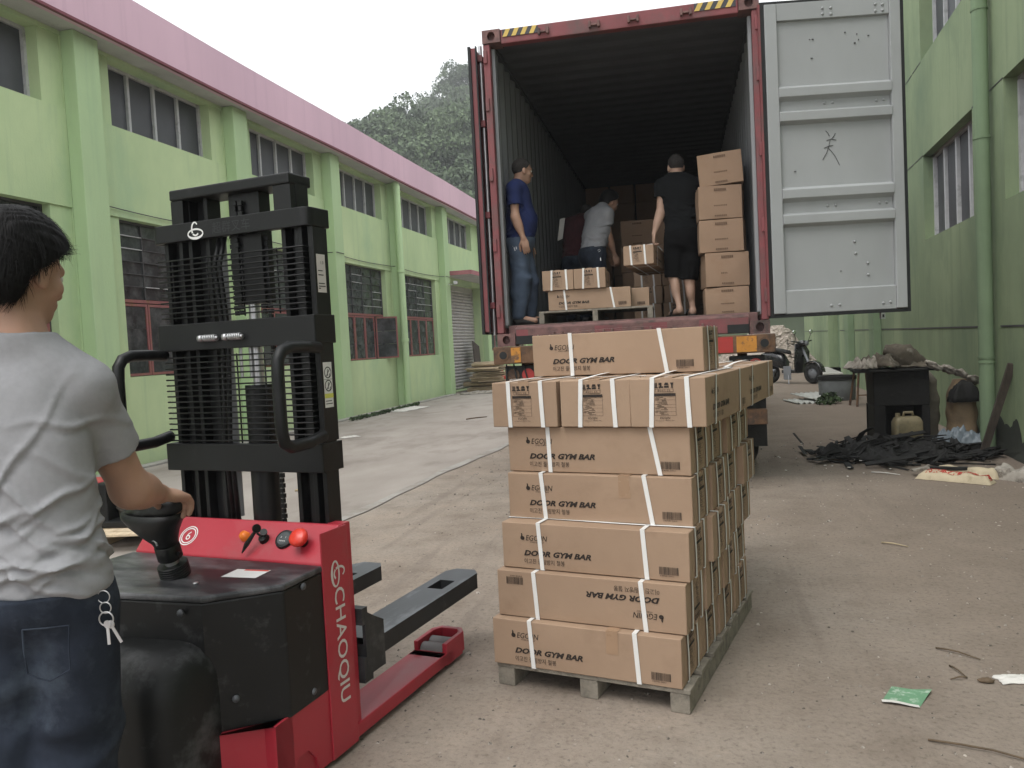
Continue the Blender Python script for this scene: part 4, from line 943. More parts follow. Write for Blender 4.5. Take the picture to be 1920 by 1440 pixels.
def strap_long(y0, dy, arch=0.0, w=.018):
    x0, x1, z0, z1 = -BL/2 - E_, BL/2 + E_, -.001, BH + E_
    P = [(x0, y0 + dy, z0), (x0 - .002, y0 + dy*.4, BH*.5), (x0, y0, z1)]
    n = 8
    for k in range(1, n): t = k / n; P.append((x0 + (x1 - x0) * t, y0 - dy * t * .5 + .006 * math.sin(7*t), z1 + arch * math.sin(PI * t)))
    P += [(x1, y0 - dy*.5, z1), (x1 + .002, y0, BH*.5), (x1, y0 + dy*.5, z0)]
    mb = MB(); vs = []
    for p in P: vs += [(p[0], p[1] - w/2, p[2]), (p[0], p[1] + w/2, p[2])]
    m = len(P); mb.add(vs, [(2*k, 2*k+1, (2*k+3) % (2*m), (2*k+2) % (2*m)) for k in range(m)]); return mb.mesh('strap', 'strap_white', recalc=False)
SG_L = [strap_loop(-.225 + d, s) for d, s in ((0, .012), (.01, .02), (-.012, .016), (.02, .006))]
SG_R = [strap_loop(.205 + d, s) for d, s in ((0, .03), (-.02, .018), (.03, .036), (.01, .012))]
SL_A = [strap_long(-.068 + d, s, a) for d, s, a in ((0, .004, .0), (.008, -.01, .010), (-.006, .012, .004))]
SL_B = [strap_long(.072 + d, s, a) for d, s, a in ((0, -.006, .004), (-.008, .01, .014), (.01, .006, 0))]
def front_print():
    mb = MB()
    M0 = Matrix.Translation((-BL/2, -BW/2 - .0035, 0)) @ Matrix.Rotation(PI/2, 4, 'X'); out = []
    def T(s, x, z, size, **k): mb.xadd(*text_geo(s, size, **k), M0 @ Matrix.Translation((x, z, 0)))
    T('EGOJIN', .108, .118, .032, shear=.22, sx=.90)
    T('FITNESS EQUIPMENT', .128, .1095, .0075, shear=.2, sx=.9)
    # little kettlebell mark
    n = 14; mb.xadd([(.095 + .0095 * math.cos(2*PI*k/n), .127 + .0085 * math.sin(2*PI*k/n), 0) for k in range(n)], [tuple(range(n))], M0)
    mb.xadd([(.086, .130, 0), (.090, .138, 0), (.089, .146, 0), (.093, .147, 0), (.096, .140, 0), (.094, .132, 0)], [(0, 1, 2, 3, 4, 5)], M0)
    out.append(mb.mesh('logo_print', 'carton_ink', recalc=False)); mb = MB()
    T('DOOR GYM BAR', .098, .056, .0300, shear=.30, sx=1.30, bold=.0013)
    T('이고진 풀림방지 철봉', .097, .024, .0235, sx=.88)
    out.append(mb.mesh('title_print', 'carton_ink', recalc=False)); mb = MB()
    r = random.Random(3); x = .668
    while x < .742:
        w = r.choice((.0012, .002, .003, .0016)); rect(mb, x, .024, x + w, .054, M0); x += w + r.choice((.0012, .0018, .0022))
    T('8 809585 250013', .671, .0165, .008, sx=.95)
    out.append(mb.mesh('barcode_print', 'carton_ink', recalc=False)); return out
def end_print():
    mb = MB()
    M0 = Matrix.Translation((BL/2 + .0035, 0, 0)) @ Matrix.Rotation(PI/2, 4, 'Z') @ Matrix.Rotation(PI/2, 4, 'X')
    cx = -.010
    for k in range(4):                                   # handling icons, dark tiles with light figures
        x0 = cx - .042 + k * .0215; z0, z1 = .152, .172
        if k == 0:
            rect(mb, x0, z0, x0 + .0185, z0 + .003, M0); rect(mb, x0 + .003, z0 + .003, x0 + .006, z1, M0); rect(mb, x0 + .012, z0 + .003, x0 + .015, z1, M0); rect(mb, x0 + .0075, z0 + .003, x0 + .0105, z1, M0)
        elif k == 1:
            mb.xadd([(x0, z0, 0), (x0 + .0185, z0, 0), (x0 + .0185, z0 + .006, 0), (x0 + .012, z0 + .006, 0), (x0 + .012, z1, 0), (x0, z1, 0), (x0, z0 + .01, 0), (x0 + .006, z0 + .01, 0), (x0 + .006, z0 + .006, 0), (x0, z0 + .006, 0)], [tuple(range(10))], M0)
        elif k == 2:
            mb.xadd([(x0, z0, 0), (x0 + .0185, z0, 0), (x0 + .0185, z0 + .008, 0), (x0, z0 + .008, 0)], [(0, 1, 2, 3)], M0); mb.xadd([(x0, z0 + .010, 0), (x0 + .0185, z0 + .010, 0), (x0 + .015, z1, 0), (x0 + .0035, z1, 0)], [(0, 1, 2, 3)], M0)
        else:
            mb.xadd([(x0 + .004, z0, 0), (x0 + .0145, z0, 0), (x0 + .011, z0 + .006, 0), (x0 + .016, z1, 0), (x0 + .0025, z1, 0), (x0 + .0075, z0 + .006, 0)], [tuple(range(6))], M0)
    def frame(x0, z0, x1, z1, t=.0009):
        rect(mb, x0, z0, x1, z0 + t, M0); rect(mb, x0, z1 - t, x1, z1, M0); rect(mb, x0, z0 + t, x0 + t, z1 - t, M0); rect(mb, x1 - t, z0 + t, x1, z1 - t, M0)
    frame(cx - .035, .136, cx + .037, .148)
    mb.xadd(*text_geo('풀림방지 철봉', .009, align='CENTER'), M0 @ Matrix.Translation((cx, .1385, 0)))
    rect(mb, cx - .042, .120, cx + .045, .131, M0); frame(cx - .042, .045, cx + .045, .131)
    for z in (.105, .088, .076, .060): rect(mb, cx - .042, z, cx + .045, z + .0007, M0)
    r = random.Random(9)
    for k in range(16):
        z = .114 - k * .0043
        for _ in range(2):
            a = cx - .038 + r.uniform(0, .04); rect(mb, a, z, min(cx + .042, a + r.uniform(.008, .03)), z + .0016, M0)
    mb.xadd(*text_geo('EGOJIN', .012, shear=.2, align='CENTER'), M0 @ Matrix.Translation((cx, .032, 0)))
    mb.xadd(*text_geo('www.egojin.com   MADE IN CHINA', .005, align='CENTER'), M0 @ Matrix.Translation((cx, .024, 0)))
    return mb.mesh('shipping_mark', 'carton_ink', recalc=False)
PR_F, PR_E = front_print(), end_print()
TAPE = MB(); 
for x0 in (.10,): 
    TAPE.add([(x0, -BW/2 - .003, .10), (x0 + .048, -BW/2 - .003, .10), (x0 + .048, -BW/2 - .003, BH + .003), (x0, -BW/2 - .003, BH + .003), (x0 + .048, BW/2, BH + .003), (x0, BW/2, BH + .003)], [(0, 1, 2, 3), (3, 2, 4, 5)])
TAPE = TAPE.mesh('tape', 'brown_tape', recalc=False)
SEAM = MB(); SEAM.add([(-BL/2 + .0, -.024, BH + .0035), (BL/2, -.024, BH + .0035), (BL/2, .024, BH + .0035), (-BL/2, .024, BH + .0035), (BL/2 + .0035, -.024, BH - .05), (BL/2 + .0035, .024, BH - .05), (-BL/2 - .0035, -.024, BH - .05), (-BL/2 - .0035, .024, BH - .05)], [(0, 1, 2, 3), (1, 4, 5, 2), (6, 0, 3, 7)]); SEAM = SEAM.mesh('tape', 'brown_tape', recalc=False)
_bn = [0]
def gym_carton(loc, rz, label, group, flip=False, tilt=(0, 0), parts='fes'):
    _bn[0] += 1; r = random.Random(_bn[0] * 31)
    o = link('carton', box_meshes[_bn[0] % 5], None, .003, 2, loc)
    o.rotation_euler = (tilt[0], tilt[1], rz)
    if flip:
        o.rotation_euler = (tilt[0], tilt[1] + PI, rz); o.location = Vector(loc) + Vector((0, 0, BH))
    tag(o, label, 'carton', group)
    if 'f' in parts:
        for me_ in PR_F: link(me_.name.split('.')[0], me_, o); link(me_.name.split('.')[0], me_, o, rz=PI)
    if 'e' in parts: link('shipping_mark', PR_E, o); link('shipping_mark', PR_E, o, rz=PI)
    if r.random() < .25: link('tape', TAPE, o)
    link('tape', SEAM, o)
    for lst in (SG_L, SG_R, SL_A, SL_B): link('strap', r.choice(lst), o)
    return o
def pallet(name, label, loc, rz, Lx, Ly, h=.10, nb=7, group=None, wood='weathered_wood', sw=.075):
    p = thing(name, label, 'pallet', loc, rz, group); r = random.Random(int(abs(loc[0]) * 1000))
    for k in range(3):
        x = (0, Lx/2 - sw/2, Lx - sw)[k]
        m = MB().bb((x, 0, 0), (x + sw, Ly, h - .02)); m.build('stringer', wood, p, bevel=.004)
    bw = Ly / (nb + (nb - 1) * .35)
    for k in range(nb):
        y = k * bw * 1.35; MB().bb((-.004 + r.uniform(-.004, .004), y + r.uniform(-.004, .004), h - .0195), (Lx + .004 + r.uniform(-.004, .004), y + bw, h + r.uniform(-.002, .0))).build('deck_board', wood, p, bevel=.003)
    return p
PN = Vector((-.129, 2.955, 0)); PU = Vector((.975, -.222, 0)); PV = Vector((.222, .975, 0)); PRZ = math.atan2(-.222, .975)
def pw(u, v, z): return PN + PU * u + PV * v + Vector((0, 0, z))
pallet('wooden_pallet', 'weathered grey wooden pallet on the ground under the tall carton stack', pw(-.79, 0, 0), PRZ, .80, 1.262, .096)
lay = [(-.405, -.012, .0), (-.392, .026, .006), (-.378, .06, -.004), (-.382, .145, .004), (-.386, .175, -.002)]
names_l = ['bottom', 'second', 'third', 'fourth', 'fifth']; names_d = ['frontmost', 'second', 'third', 'rearmost']
z = .096
for k, (uc, off, r_) in enumerate(lay):
    for j in range(4):
        du = 0 if j == 0 else rnd.uniform(-.012, .012) + (.016 if (k + j) % 3 == 0 else 0)
        v = off + BW/2 + j * (BW + .006)
        fl = (k == 1 and j == 0)
        if j == 0: lab = 'strapped brown carton facing the camera, %s layer of the pallet stack' % names_l[k] + (', its print upside down' if fl else '')
        else: lab = 'strapped brown carton, %s from the front in the %s layer of the pallet stack' % (names_d[j], names_l[k])
        gym_carton(pw(uc + du, v, z), PRZ + r_ + rnd.uniform(-.008, .008), lab, 'cartons on the ground pallet', flip=fl, parts='fe' if j == 0 else 'e')
    z += .1915
z6 = z
for j in range(2):
    for i, uc in enumerate((-.683, -.372, -.070)):
        v = .15 + BL/2 + j * (BL + .008) + (0, .004, .0)[i]
        nm = ('left', 'middle', 'right')[i]
        lab = '%s of three strapped cartons turned end-on in the sixth layer of the pallet stack' % nm if j == 0 else 'strapped carton behind the %s end-on carton of the sixth layer of the stack' % nm
        gym_carton(pw(uc, v, z6), PRZ - PI/2 + (0, .006, -.004)[i], lab, 'cartons on the ground pallet', parts='fe')
gym_carton(pw(-.402, .50 + BW/2, z6 + .194), PRZ + .012, 'single strapped carton on the very top of the pallet stack', 'cartons on the ground pallet', parts='fe')

# ---- inside the container
cth = 0.035
def cw(x, y, z): return Vector((-.70 + x * math.cos(cth) - y * math.sin(cth), 7.30 + x * math.sin(cth) + y * math.cos(cth), z))
pallet('wooden_pallet', 'wooden pallet at the edge of the container floor with four cartons on it', cw(-.87, .30, CZF + .002), cth + .02, 1.08, .95, .118, sw=.05)
zp = CZF + .122
gym_carton(cw(-.388, .33 + BW/2, zp), cth + .03, 'strapped carton lying lengthwise at the front of the pallet inside the container', 'cartons inside the container')
gym_carton(cw(-.225, .64 + BW/2, zp), cth + .02, 'strapped carton behind the front one on the pallet inside the container, sticking out right', 'cartons inside the container')
gym_carton(cw(-.68, .30 + BL/2, zp + BH + .004), cth - PI/2 + .02, 'left of two end-on cartons on the pallet inside the container', 'cartons inside the container')
gym_carton(cw(-.378, .30 + BL/2, zp + BH + .004), cth - PI/2 + .025, 'right of two end-on cartons on the pallet inside the container', 'cartons inside the container')
HB = gym_carton(cw(.145, .62 + BL/2, 2.095), cth - PI/2 - .16, 'strapped carton carried by the man in black shorts', 'cartons inside the container', tilt=(0.0, 0.0)); HB.rotation_euler[1] = -.06
row = 0
for i, x in enumerate((.12, .44)):
    for k in range(3 if i == 0 else 4):
        gym_carton(cw(x, 1.75 + BL/2, CZF + .004 + k * (BH + .004)), cth - PI/2 + rnd.uniform(-.02, .02), '%s carton of the %s dark end-on pile behind the carrying man' % (('lowest', 'second', 'third', 'top')[k], ('left', 'right')[i]), 'dark cartons behind the men', parts='e')
BX, BY, BZ = .405, .42, .312
big_meshes = [crumpled_box(BX, BY, BZ, 40 + s, .005, 5, 5, 4, mname='cardboard_big') for s in range(4)]
def big_print():
    mb = MB(); M0 = Matrix.Translation((0, -BY/2 - .008, 0)) @ Matrix.Rotation(PI/2, 4, 'X')
    r = random.Random(4)
    out = []
    for k in range(6): rect(mb, -.055 + k * .019, .262, -.040 + k * .019, .285, M0)
    out.append(mb.mesh('upper_print', 'carton_ink_faint', recalc=False)); mb = MB()
    for k in range(8): rect(mb, -.06 + k * .0155, .118, -.049 + k * .0155, .131, M0)
    out.append(mb.mesh('middle_print', 'carton_ink_faint', recalc=False)); mb = MB()
    for k in range(7): rect(mb, -.056 + k * .0165, .022, -.044 + k * .0165, .037, M0)
    out.append(mb.mesh('lower_print', 'carton_ink_faint', recalc=False)); return out
PR_B = big_print()
BT = MB().add([(-BX/2, -.028, BZ + .006), (BX/2, -.028, BZ + .006), (BX/2, .028, BZ + .006), (-BX/2, .028, BZ + .006)], [(0, 1, 2, 3)]).mesh('tape', 'brown_tape', recalc=False)
def big_carton(loc, rz, label, group, k, tilt=0.0, pr=True, sc=1.0):
    o = link('large_carton', big_meshes[k % 4], None, .004, 2, loc); o.rotation_euler = (0, tilt, rz); o.scale = (1, 1, sc)
    tag(o, label, 'carton', group)
    if pr:
        for me_ in PR_B: link(me_.name.split('.')[0], me_, o)
    link('tape', BT, o); return o
ords = ['lowest', 'second', 'third', 'fourth', 'topmost']
zz = CZF + .003
for k, (dx, r_, ti, s_) in enumerate(((.90, .03, 0, .82), (.895, .10, .0, 1.03), (.865, .03, .0, .98), (.86, .06, 0, 1.0), (.905, -.06, -.055, .97))):
    big_carton(cw(dx, .60 + BY/2, zz), cth + r_, '%s large plain carton of the leaning stack at the right inside the container' % ords[k], 'large cartons stacked inside the container door', k, ti, sc=s_); zz += BZ * s_ + .008 + (.012 if ti else 0) 
for j in range(2):
    for k in range(5 - j): big_carton(cw(.93 - .0 * j, 1.12 + j * .46 + BY/2, CZF + .003 + k * (BZ + .006)), cth + rnd.uniform(-.05, .05), '%s large carton in the %s row behind the leaning stack' % (ords[k], ('first', 'second')[j]), 'large cartons stacked inside the container door', k + j, pr=False)
for k in range(8):
    for i in range(5):
        big_carton(cw(-.90 + i * .445, 7.2 + rnd.uniform(-.03, .03) + BY/2, CZF + .003 + k * (BZ + .006)), cth + rnd.uniform(-.03, .03), 'dark large carton of the far back wall, %s from left, %s row up' % (('first', 'second', 'third', 'fourth', 'fifth')[i], ('bottom', 'second', 'third', 'fourth', 'fifth', 'sixth', 'seventh', 'eighth')[k]), 'wall of cartons at the back of the container', i + k, pr=(k < 4))
for k in range(4):
    for i in range(2): big_carton(cw(-.02 + i * .43, 2.75 + BY/2, CZF + .003 + k * (BZ + .006)), cth + rnd.uniform(-.04, .04), '%s large carton of the %s dark pile in front of the carton wall' % (ords[k], ('left', 'right')[i]), 'wall of cartons at the back of the container', i + k)
# fresh pallet beyond the stacker
pallet('fresh_pallet', 'pale new wooden pallet lying behind the pallet stacker', (-5.2, 4.82, 0), .19, 1.25, .98, .145, 8, wood='fresh_wood', sw=.09)
# ------------------------------------------------------------------ junk along the right wall
mat('burnt_black', (0.012, 0.0115, 0.011), rough=0.75, var=0.4, scale=6, dirt=(0.035, 0.032, 0.028), dirt_lo=.58, dirt_hi=.8, dscale=9, bump=.5, bscale=30)
mat('rag_brown', (0.10, 0.085, 0.065), rough=.95, var=.35, scale=6, dirt=(0.25, .23, .2), dirt_lo=.55, dirt_hi=.7, dscale=8, bump=.4, bscale=35)
mat('rag_pale', (0.34, 0.31, 0.27), rough=.95, var=.25, scale=8, dirt=(0.12, .10, .08), dirt_lo=.5, dirt_hi=.65, dscale=9, bump=.4, bscale=35)
mat('woven_tan', (0.30, 0.215, 0.13), rough=.8, var=.2, scale=5, dirt=(0.16, .12, .08), dirt_lo=.5, dirt_hi=.75, dscale=4, bump=.3, bscale=60)
mat('woven_grey', (0.17, 0.15, 0.12), rough=.85, var=.25, scale=5, dirt=(0.08, .07, .06), dirt_lo=.5, dirt_hi=.75, dscale=4, bump=.3, bscale=60)
mat('blue_film', (0.17, 0.20, 0.225), rough=.35, var=.2, scale=5, bump=.2, bscale=20)
mat('paper_sack', (0.52, 0.44, 0.31), rough=.85, var=.14, scale=6, dirt=(0.30, .24, .16), dirt_lo=.55, dirt_hi=.75, dscale=7, bump=.3, bscale=25)
mat('red_ink', (0.42, 0.05, 0.035), rough=.8, var=.25, scale=30)
mat('jerry_plastic', (0.25, 0.21, 0.125), rough=.5, var=.18, scale=5, dirt=(0.12, .10, .06), dirt_lo=.5, dirt_hi=.72, dscale=6)
mat('fibre_sheet', (0.44, 0.45, 0.42), rough=.9, var=.2, scale=8, dirt=(0.2, .2, .18), bump=.3)
mat('tub_grey', (0.155, 0.165, 0.17), rough=.75, var=.2, scale=5, dirt=(0.09, .09, .085))
mat('plank_dark', (0.075, 0.06, 0.048), rough=.9, var=.35, scale=7, stretch=(4, 4, .6), bump=.5, bscale=30)
mat('twig', (0.12, 0.085, 0.055), rough=.9, var=.3, scale=20)
mat('straw', (0.42, 0.34, 0.22), rough=.9, var=.2, scale=20)
mat('green_leaflet', (0.14, 0.29, 0.17), rough=.7, var=.15, scale=14, dirt=(0.40, .50, .40), dirt_lo=.50, dirt_hi=.60, dscale=22)
mat('paper_white', (0.66, 0.64, 0.60), rough=.85, var=.1, dirt=(.45, .42, .38))
mat('rubble_stone', (0.40, 0.345, 0.30), rough=.95, var=.3, scale=3, dirt=(.25, .21, .18), dscale=3)
mat('scooter_black', (0.018, 0.018, 0.02), rough=.28, var=.3, scale=5, coat=.4)
mat('scooter_grey', (0.20, 0.21, 0.23), rough=.4, var=.15)
mat('mirror_glass', (0.8, 0.82, 0.84), rough=.05, var=.02, metal=1.0)
mat('red_bag', (0.62, 0.09, 0.07), rough=.4, var=.2, scale=10)
mat('weed_leaf', (0.045, 0.075, 0.028), rough=.7, var=.3)
mat('flat_card', (0.42, 0.33, 0.22), rough=.85, var=.2, scale=5, dirt=(.28, .2, .12), bump=.2)
mat('lime_print', (0.45, 0.48, 0.10), rough=.8)
def rag(name, c, w, d, h, seed, m, rz=0.0, droop=.0, n=18, parent=None, label=None, cat=None, group=None, sharp=3.5):
    off = Vector((seed * 3.7, seed * 1.3, seed * .7)); mb = MB()
    def fn(u, v):
        x, y = (u - .5) * w, (v - .5) * d
        k = mnoise.noise(Vector((x * sharp / w * 2, y * sharp / d * 2, 0)) + off); k2 = mnoise.noise(Vector((x * 9 / w, y * 9 / d, 3)) + off)
        e = 1 - max(abs(u - .5), abs(v - .5)) * 2
        wob_ = mnoise.noise(Vector((u * 4, v * 4, 9)) + off) * .18
        z = h * (.35 + .8 * abs(k) + .12 * k2) * min(1, .25 + 2.2 * e) - droop * (1 - e) ** 2
        return (x * (1 + wob_), y * (1 + wob_), max(z, .004 if droop == 0 else z))
    mb.grid(fn, n, n); o = mb.build(name, m, parent, smooth=True, loc=c, rz=rz, recalc=False)
    s = o.modifiers.new('t', 'SOLIDIFY'); s.thickness = .004
    if label: tag(o, label, cat, group)
    return o
def lump(name, c, r, seed, m, sc=(1, 1, 1), parent=None, amp=.35):
    bm = bmesh.new(); bmesh.ops.create_icosphere(bm, subdivisions=3, radius=1.0); off = Vector((seed * 2.1, seed * .9, seed * 5.3))
    for v in bm.verts:
        k = 1 + amp * mnoise.noise(v.co * 1.6 + off) + amp * .5 * mnoise.noise(v.co * 4 + off); v.co = Vector((v.co.x * r * sc[0], v.co.y * r * sc[1], v.co.z * r * sc[2])) * k
    me = bpy.data.meshes.new(name); bm.to_mesh(me); bm.free(); me.materials.append(MATS[m]); me.polygons.foreach_set('use_smooth', [True] * len(me.polygons))
    return link(name, me, parent, loc=c)
# burnt stove on two broad legs
SV = thing('burnt_stove', 'soot black iron stove standing among burnt scraps by the right wall', 'stove', (2.15, 10.12, 0), -.03)
MB().bb((-.30, 0, .46), (.30, .52, .86)).build('firebox', 'burnt_black', SV, bevel=.01)
for a, b in ((-.30, -.175), (.215, .30)): MB().bb((a, 0.0, 0), (b, .5, .459)).build('leg', 'burnt_black', SV, bevel=.008)
MB().bb((-.31, .46, 0), (.31, .50, .459)).build('back_plate', 'burnt_black', SV)
MB().prism([(-.52, -.1), (.36, -.06), (.42, .3), (.35, .58), (-.3, .6), (-.5, .4)], .862, .89, 'z').build('top_board', 'burnt_black', SV, bevel=.006)
k = 0
for c, w, d, h, m, lab in (((2.0, 10.35, .89), .55, .45, .24, 'rag_brown', 'crumpled brown sack lying on top of the burnt stove'),
                        ((1.80, 10.25, .89), .36, .34, .17, 'rag_pale', 'pale crumpled sacking on the left end of the stove top'),
                        ((2.32, 10.35, .89), .40, .35, .13, 'rag_brown', 'dark rag on the right end of the stove top')):
    k += 1; rag('crumpled_sack', c, w, d, h, k, m, rz=k, label=lab, cat='sack', group='rags on the stove')
o = lump('folded_sack', (2.22, 10.28, 1.02), .19, 3, 'rag_brown', (1.15, .5, .72)); o.rotation_euler = (0, .5, .1); tag(o, 'stiff brown folded sack standing up from the stove top', 'sack', 'rags on the stove')
tr_pts = [(2.47, 9.98, .92), (2.62, 10.0, .87), (2.75, 10.0, .82), (2.87, 9.98, .74)]
for i, p in enumerate(tr_pts):
    o = lump('foam_scrap', p, .085, 20 + i, 'rag_pale', (1.1, .8, .45), amp=.6); o.rotation_euler = (0, .5, .3 * i); tag(o, ('pale scrap nearest the stove in the row draped over the sacks', 'second pale scrap from the stove draped over the sacks', 'third pale scrap from the stove draped over the sacks', 'pale scrap nearest the wall draped over the sacks')[i], 'scrap', 'pale scraps over the sacks')
rag('dark_cloth', (2.76, 9.93, .72), .34, .2, .05, 8, 'burnt_black', rz=.2, droop=.22, label='dark burnt cloth hanging over the tan sack', cat='cloth')
def sack(loc, w, d, h, seed, m, label, group, rz=0):
    rg = []; r = random.Random(seed)
    for i, t in enumerate(np.linspace(0, 1, 16)):
        s = .86 + .16 * math.sin(PI * min(1, t * 1.15)) + .05 * math.sin(t * 23 + seed) - (.35 * max(0, t - .86) / .14)
        ring = []
        for q in range(28):
            a = 2 * PI * q / 28; c_, s_ = math.cos(a), math.sin(a); k_ = 1 + .07 * mnoise.noise(Vector((c_ * 2, s_ * 2, t * 5 + seed)))
            ring.append((w/2 * s * k_ * math.copysign(abs(c_)**.7, c_), d/2 * s * k_ * math.copysign(abs(s_)**.7, s_), t * h))
        rg.append(ring)
    o = MB().loft(rg).build('woven_sack', m, None, smooth=True, loc=loc, rz=rz); tag(o, label, 'sack', group); return o
sack((2.77, 10.08, 0), .30, .30, .75, 3, 'woven_tan', 'full tan woven sack standing against the right wall', 'standing sacks')
sack((2.53, 10.75, 0), .32, .30, .82, 7, 'woven_grey', 'grey brown woven sack standing left of the tan sack', 'standing sacks', .3)
rag('plastic_film', (2.56, 9.62, .10), .42, .30, .22, 14, 'blue_film', rz=.4, droop=.08, label='crumpled blue grey plastic film in front of the sacks', cat='film', n=22)
rag('plastic_film', (2.76, 9.55, .12), .34, .24, .13, 19, 'blue_film', rz=-.2, droop=.05, label='smaller blue grey plastic film beside the leaning plank', cat='film', n=22)
o = MB().bb((2.50, 9.42, 0), (2.86, 9.72, .09)).build('black_tray', 'burnt_black'); tag(o, 'low black tray under the blue grey film', 'tray')
# jerrycan
JC = thing('jerrycan', 'dirty yellowish plastic jerrycan between the stove legs', 'jerrycan', (2.18, 10.02, 0), .12)
MB().loft([[(x, y, z) for x, y in rrect(-.155 + i, .155 - i, -.09 + i, .09 - i, .04)] for z, i in ((0.0, .02), (.02, .0), (.28, 0), (.33, .02), (.345, .045))]).build('body', 'jerry_plastic', JC, smooth=True).modifiers.new('e', 'EDGE_SPLIT').split_angle = RAD(45)
MB().tube([(-.04, 0, .33), (-.03, 0, .39), (.06, 0, .39), (.075, 0, .33)], .016, 10).build('handle', 'jerry_plastic', JC, smooth=True)
MB().lathe([(.0, .385), (.026, .385), (.028, .34)], 16, c=(-.10, 0, 0)).build('cap', 'jerry_plastic', JC, auto=40)
# leaning plank
MB().bar((2.706, 9.172, 0.0), (2.925, 8.95, .96), .075, .035, up=(0, 1, 0)).build('leaning_plank', 'plank_dark', bevel=.006)
tag(bpy.data.objects['leaning_plank'], 'dark weathered plank leaning against the right wall', 'plank')
# burnt strips
mb = MB(); r = random.Random(12)
for i in range(330):
    a = r.random(); cx_ = r.gauss(1.85, .45); cy_ = r.gauss(9.3, .42)
    if not (.95 < cx_ < 2.75) or cy_ > 10.05 or cy_ < 8.45 + max(0, (cx_ - 2.2)) * .4: continue
    an = r.gauss(0.25, .8); L = r.uniform(.1, .5); w = r.uniform(.015, .07); z0 = r.uniform(.01, .05) + max(0, .16 - .25 * abs(cx_ - 1.9) - .3 * abs(cy_ - 9.5)) * r.random(); 
    p0 = Vector((cx_, cy_, z0)); p1 = p0 + Vector((math.cos(an) * L, math.sin(an) * L, r.uniform(-.06, .10))); p1.z = max(.01, p1.z)
    mb.bar(p0, p1, w, r.uniform(.004, .018), up=(r.uniform(-.4, .4), r.uniform(-.4, .4), 1))
for i in range(40):
    cx_ = r.gauss(1.9, .4); cy_ = r.gauss(9.4, .3); mb.box((cx_, cy_, .03), (r.uniform(.05, .16), r.uniform(.05, .12), r.uniform(.02, .07)), rz=r.uniform(0, 3))
o = mb.build('burnt_scrap_heap', 'burnt_black', bevel=.002, seg=1); tag(o, 'heap of burnt black strips around the stove', 'scrap', kind='stuff')
for i, (a, b, lab) in enumerate((((1.55, 9.75, .03), (1.70, 9.45, .28), 'bent burnt black strip sticking up left of the stove'), ((1.35, 9.05, .03), (1.72, 9.40, .17), 'long burnt strip lying towards the stove at the left'), ((1.62, 8.85, .03), (1.95, 9.2, .10), 'charred stick in front of the burnt heap'), ((2.02, 9.6, .05), (2.32, 9.1, .22), 'curved burnt strip in front of the jerrycan'))):
    m_ = [Vector(a), (Vector(a) + Vector(b)) / 2 + Vector((0, 0, .05)), Vector(b)]
    vs = []; 
    for p in m_: vs += [p + Vector((-.03, .02, .0)), p + Vector((.03, -.02, .012))]
    o = MB().add(vs, [(0, 1, 3, 2), (2, 3, 5, 4)]).build('burnt_strip', 'burnt_black', recalc=False); o.modifiers.new('s', 'SOLIDIFY').thickness = .012; tag(o, lab, 'strip', 'loose burnt strips')
for i, (x_, y_, w_) in enumerate(((1.35, 9.25, .5), (1.7, 9.0, .6), (2.1, 9.15, .55), (1.6, 9.6, .5), (2.4, 9.5, .5), (1.95, 9.55, .6))):
    rag('burnt_rag', (x_, y_, .02), w_, w_ * .7, .16, 90 + i, 'burnt_black', rz=i * 1.3, n=20, label=('burnt black rag at the left tip of the heap', 'burnt black rag at the front of the heap', 'burnt black rag in front of the stove', 'burnt black rag at the left foot of the stove', 'burnt black rag near the leaning plank', 'burnt black rag under the jerrycan')[i], cat='rag', group='burnt rags', sharp=3)
mb = MB()
for i in range(70):
    x_ = r.gauss(1.6, .5); y_ = r.gauss(9.2, .5); mb.box((x_, y_, .01 + r.random() * .05), (r.uniform(.008, .03), r.uniform(.006, .02), .006), rz=r.uniform(0, 3))
tag(mb.build('pale_litter', 'paper_white'), 'scattered pale scraps in the burnt heap', 'litter', kind='stuff')
# printed paper sacks lying flat
def flat_sack(loc, L, W, h, rz, m, label, seed, text=None, tilt=0.0):
    def fn(u, v):
        e = min(1, 4 * (1 - abs(2 * v - 1))) * min(1, 9 * (1 - abs(2 * u - 1)))
        return ((u - .5) * L, (v - .5) * W, h * e * (.75 + .5 * mnoise.noise(Vector((u * 5, v * 3, seed)))) + .003)
    o = MB().grid(fn, 26, 10).build('paper_sack', m, None, smooth=True, loc=loc, rz=rz, recalc=False); tag(o, label, 'sack', 'flat paper sacks'); o.rotation_euler = (tilt, 0, rz)
    if text:
        vs_, fs_ = text_geo(text[0], text[1], shear=.1, bold=.002)
        def onto(p):
            u = (p[0] + text[2]) / L + .5; v = (p[1] + text[3]) / W + .5; q = fn(min(.98, max(.02, u)), min(.98, max(.02, v))); return (q[0], q[1], q[2] + .004)
        MB().add([onto(p) for p in vs_], fs_).build('printed_lettering', 'red_ink', o, recalc=False)
    return o
flat_sack((2.06, 7.74, 0), .62, .16, .085, -.62, 'paper_sack', 'long cream paper sack with red print lying on the ground', 1, ('PS聚苯乙烯树脂专用', .062, -.24, -.03))
flat_sack((2.22, 7.98, 0), .55, .16, .09, -.55, 'paper_sack', 'cream paper sack lying just behind the red printed one', 2)
flat_sack((2.60, 7.72, .0), .55, .2, .12, -.95, 'rag_pale', 'rolled grimy sack lying against the right wall', 5, tilt=.1)
o = MB().bar((1.93, 8.04, .07), (2.22, 7.94, .075), .05, .03).build('black_batten', 'burnt_black', bevel=.003); tag(o, 'short black batten lying on the cream paper sacks', 'batten')
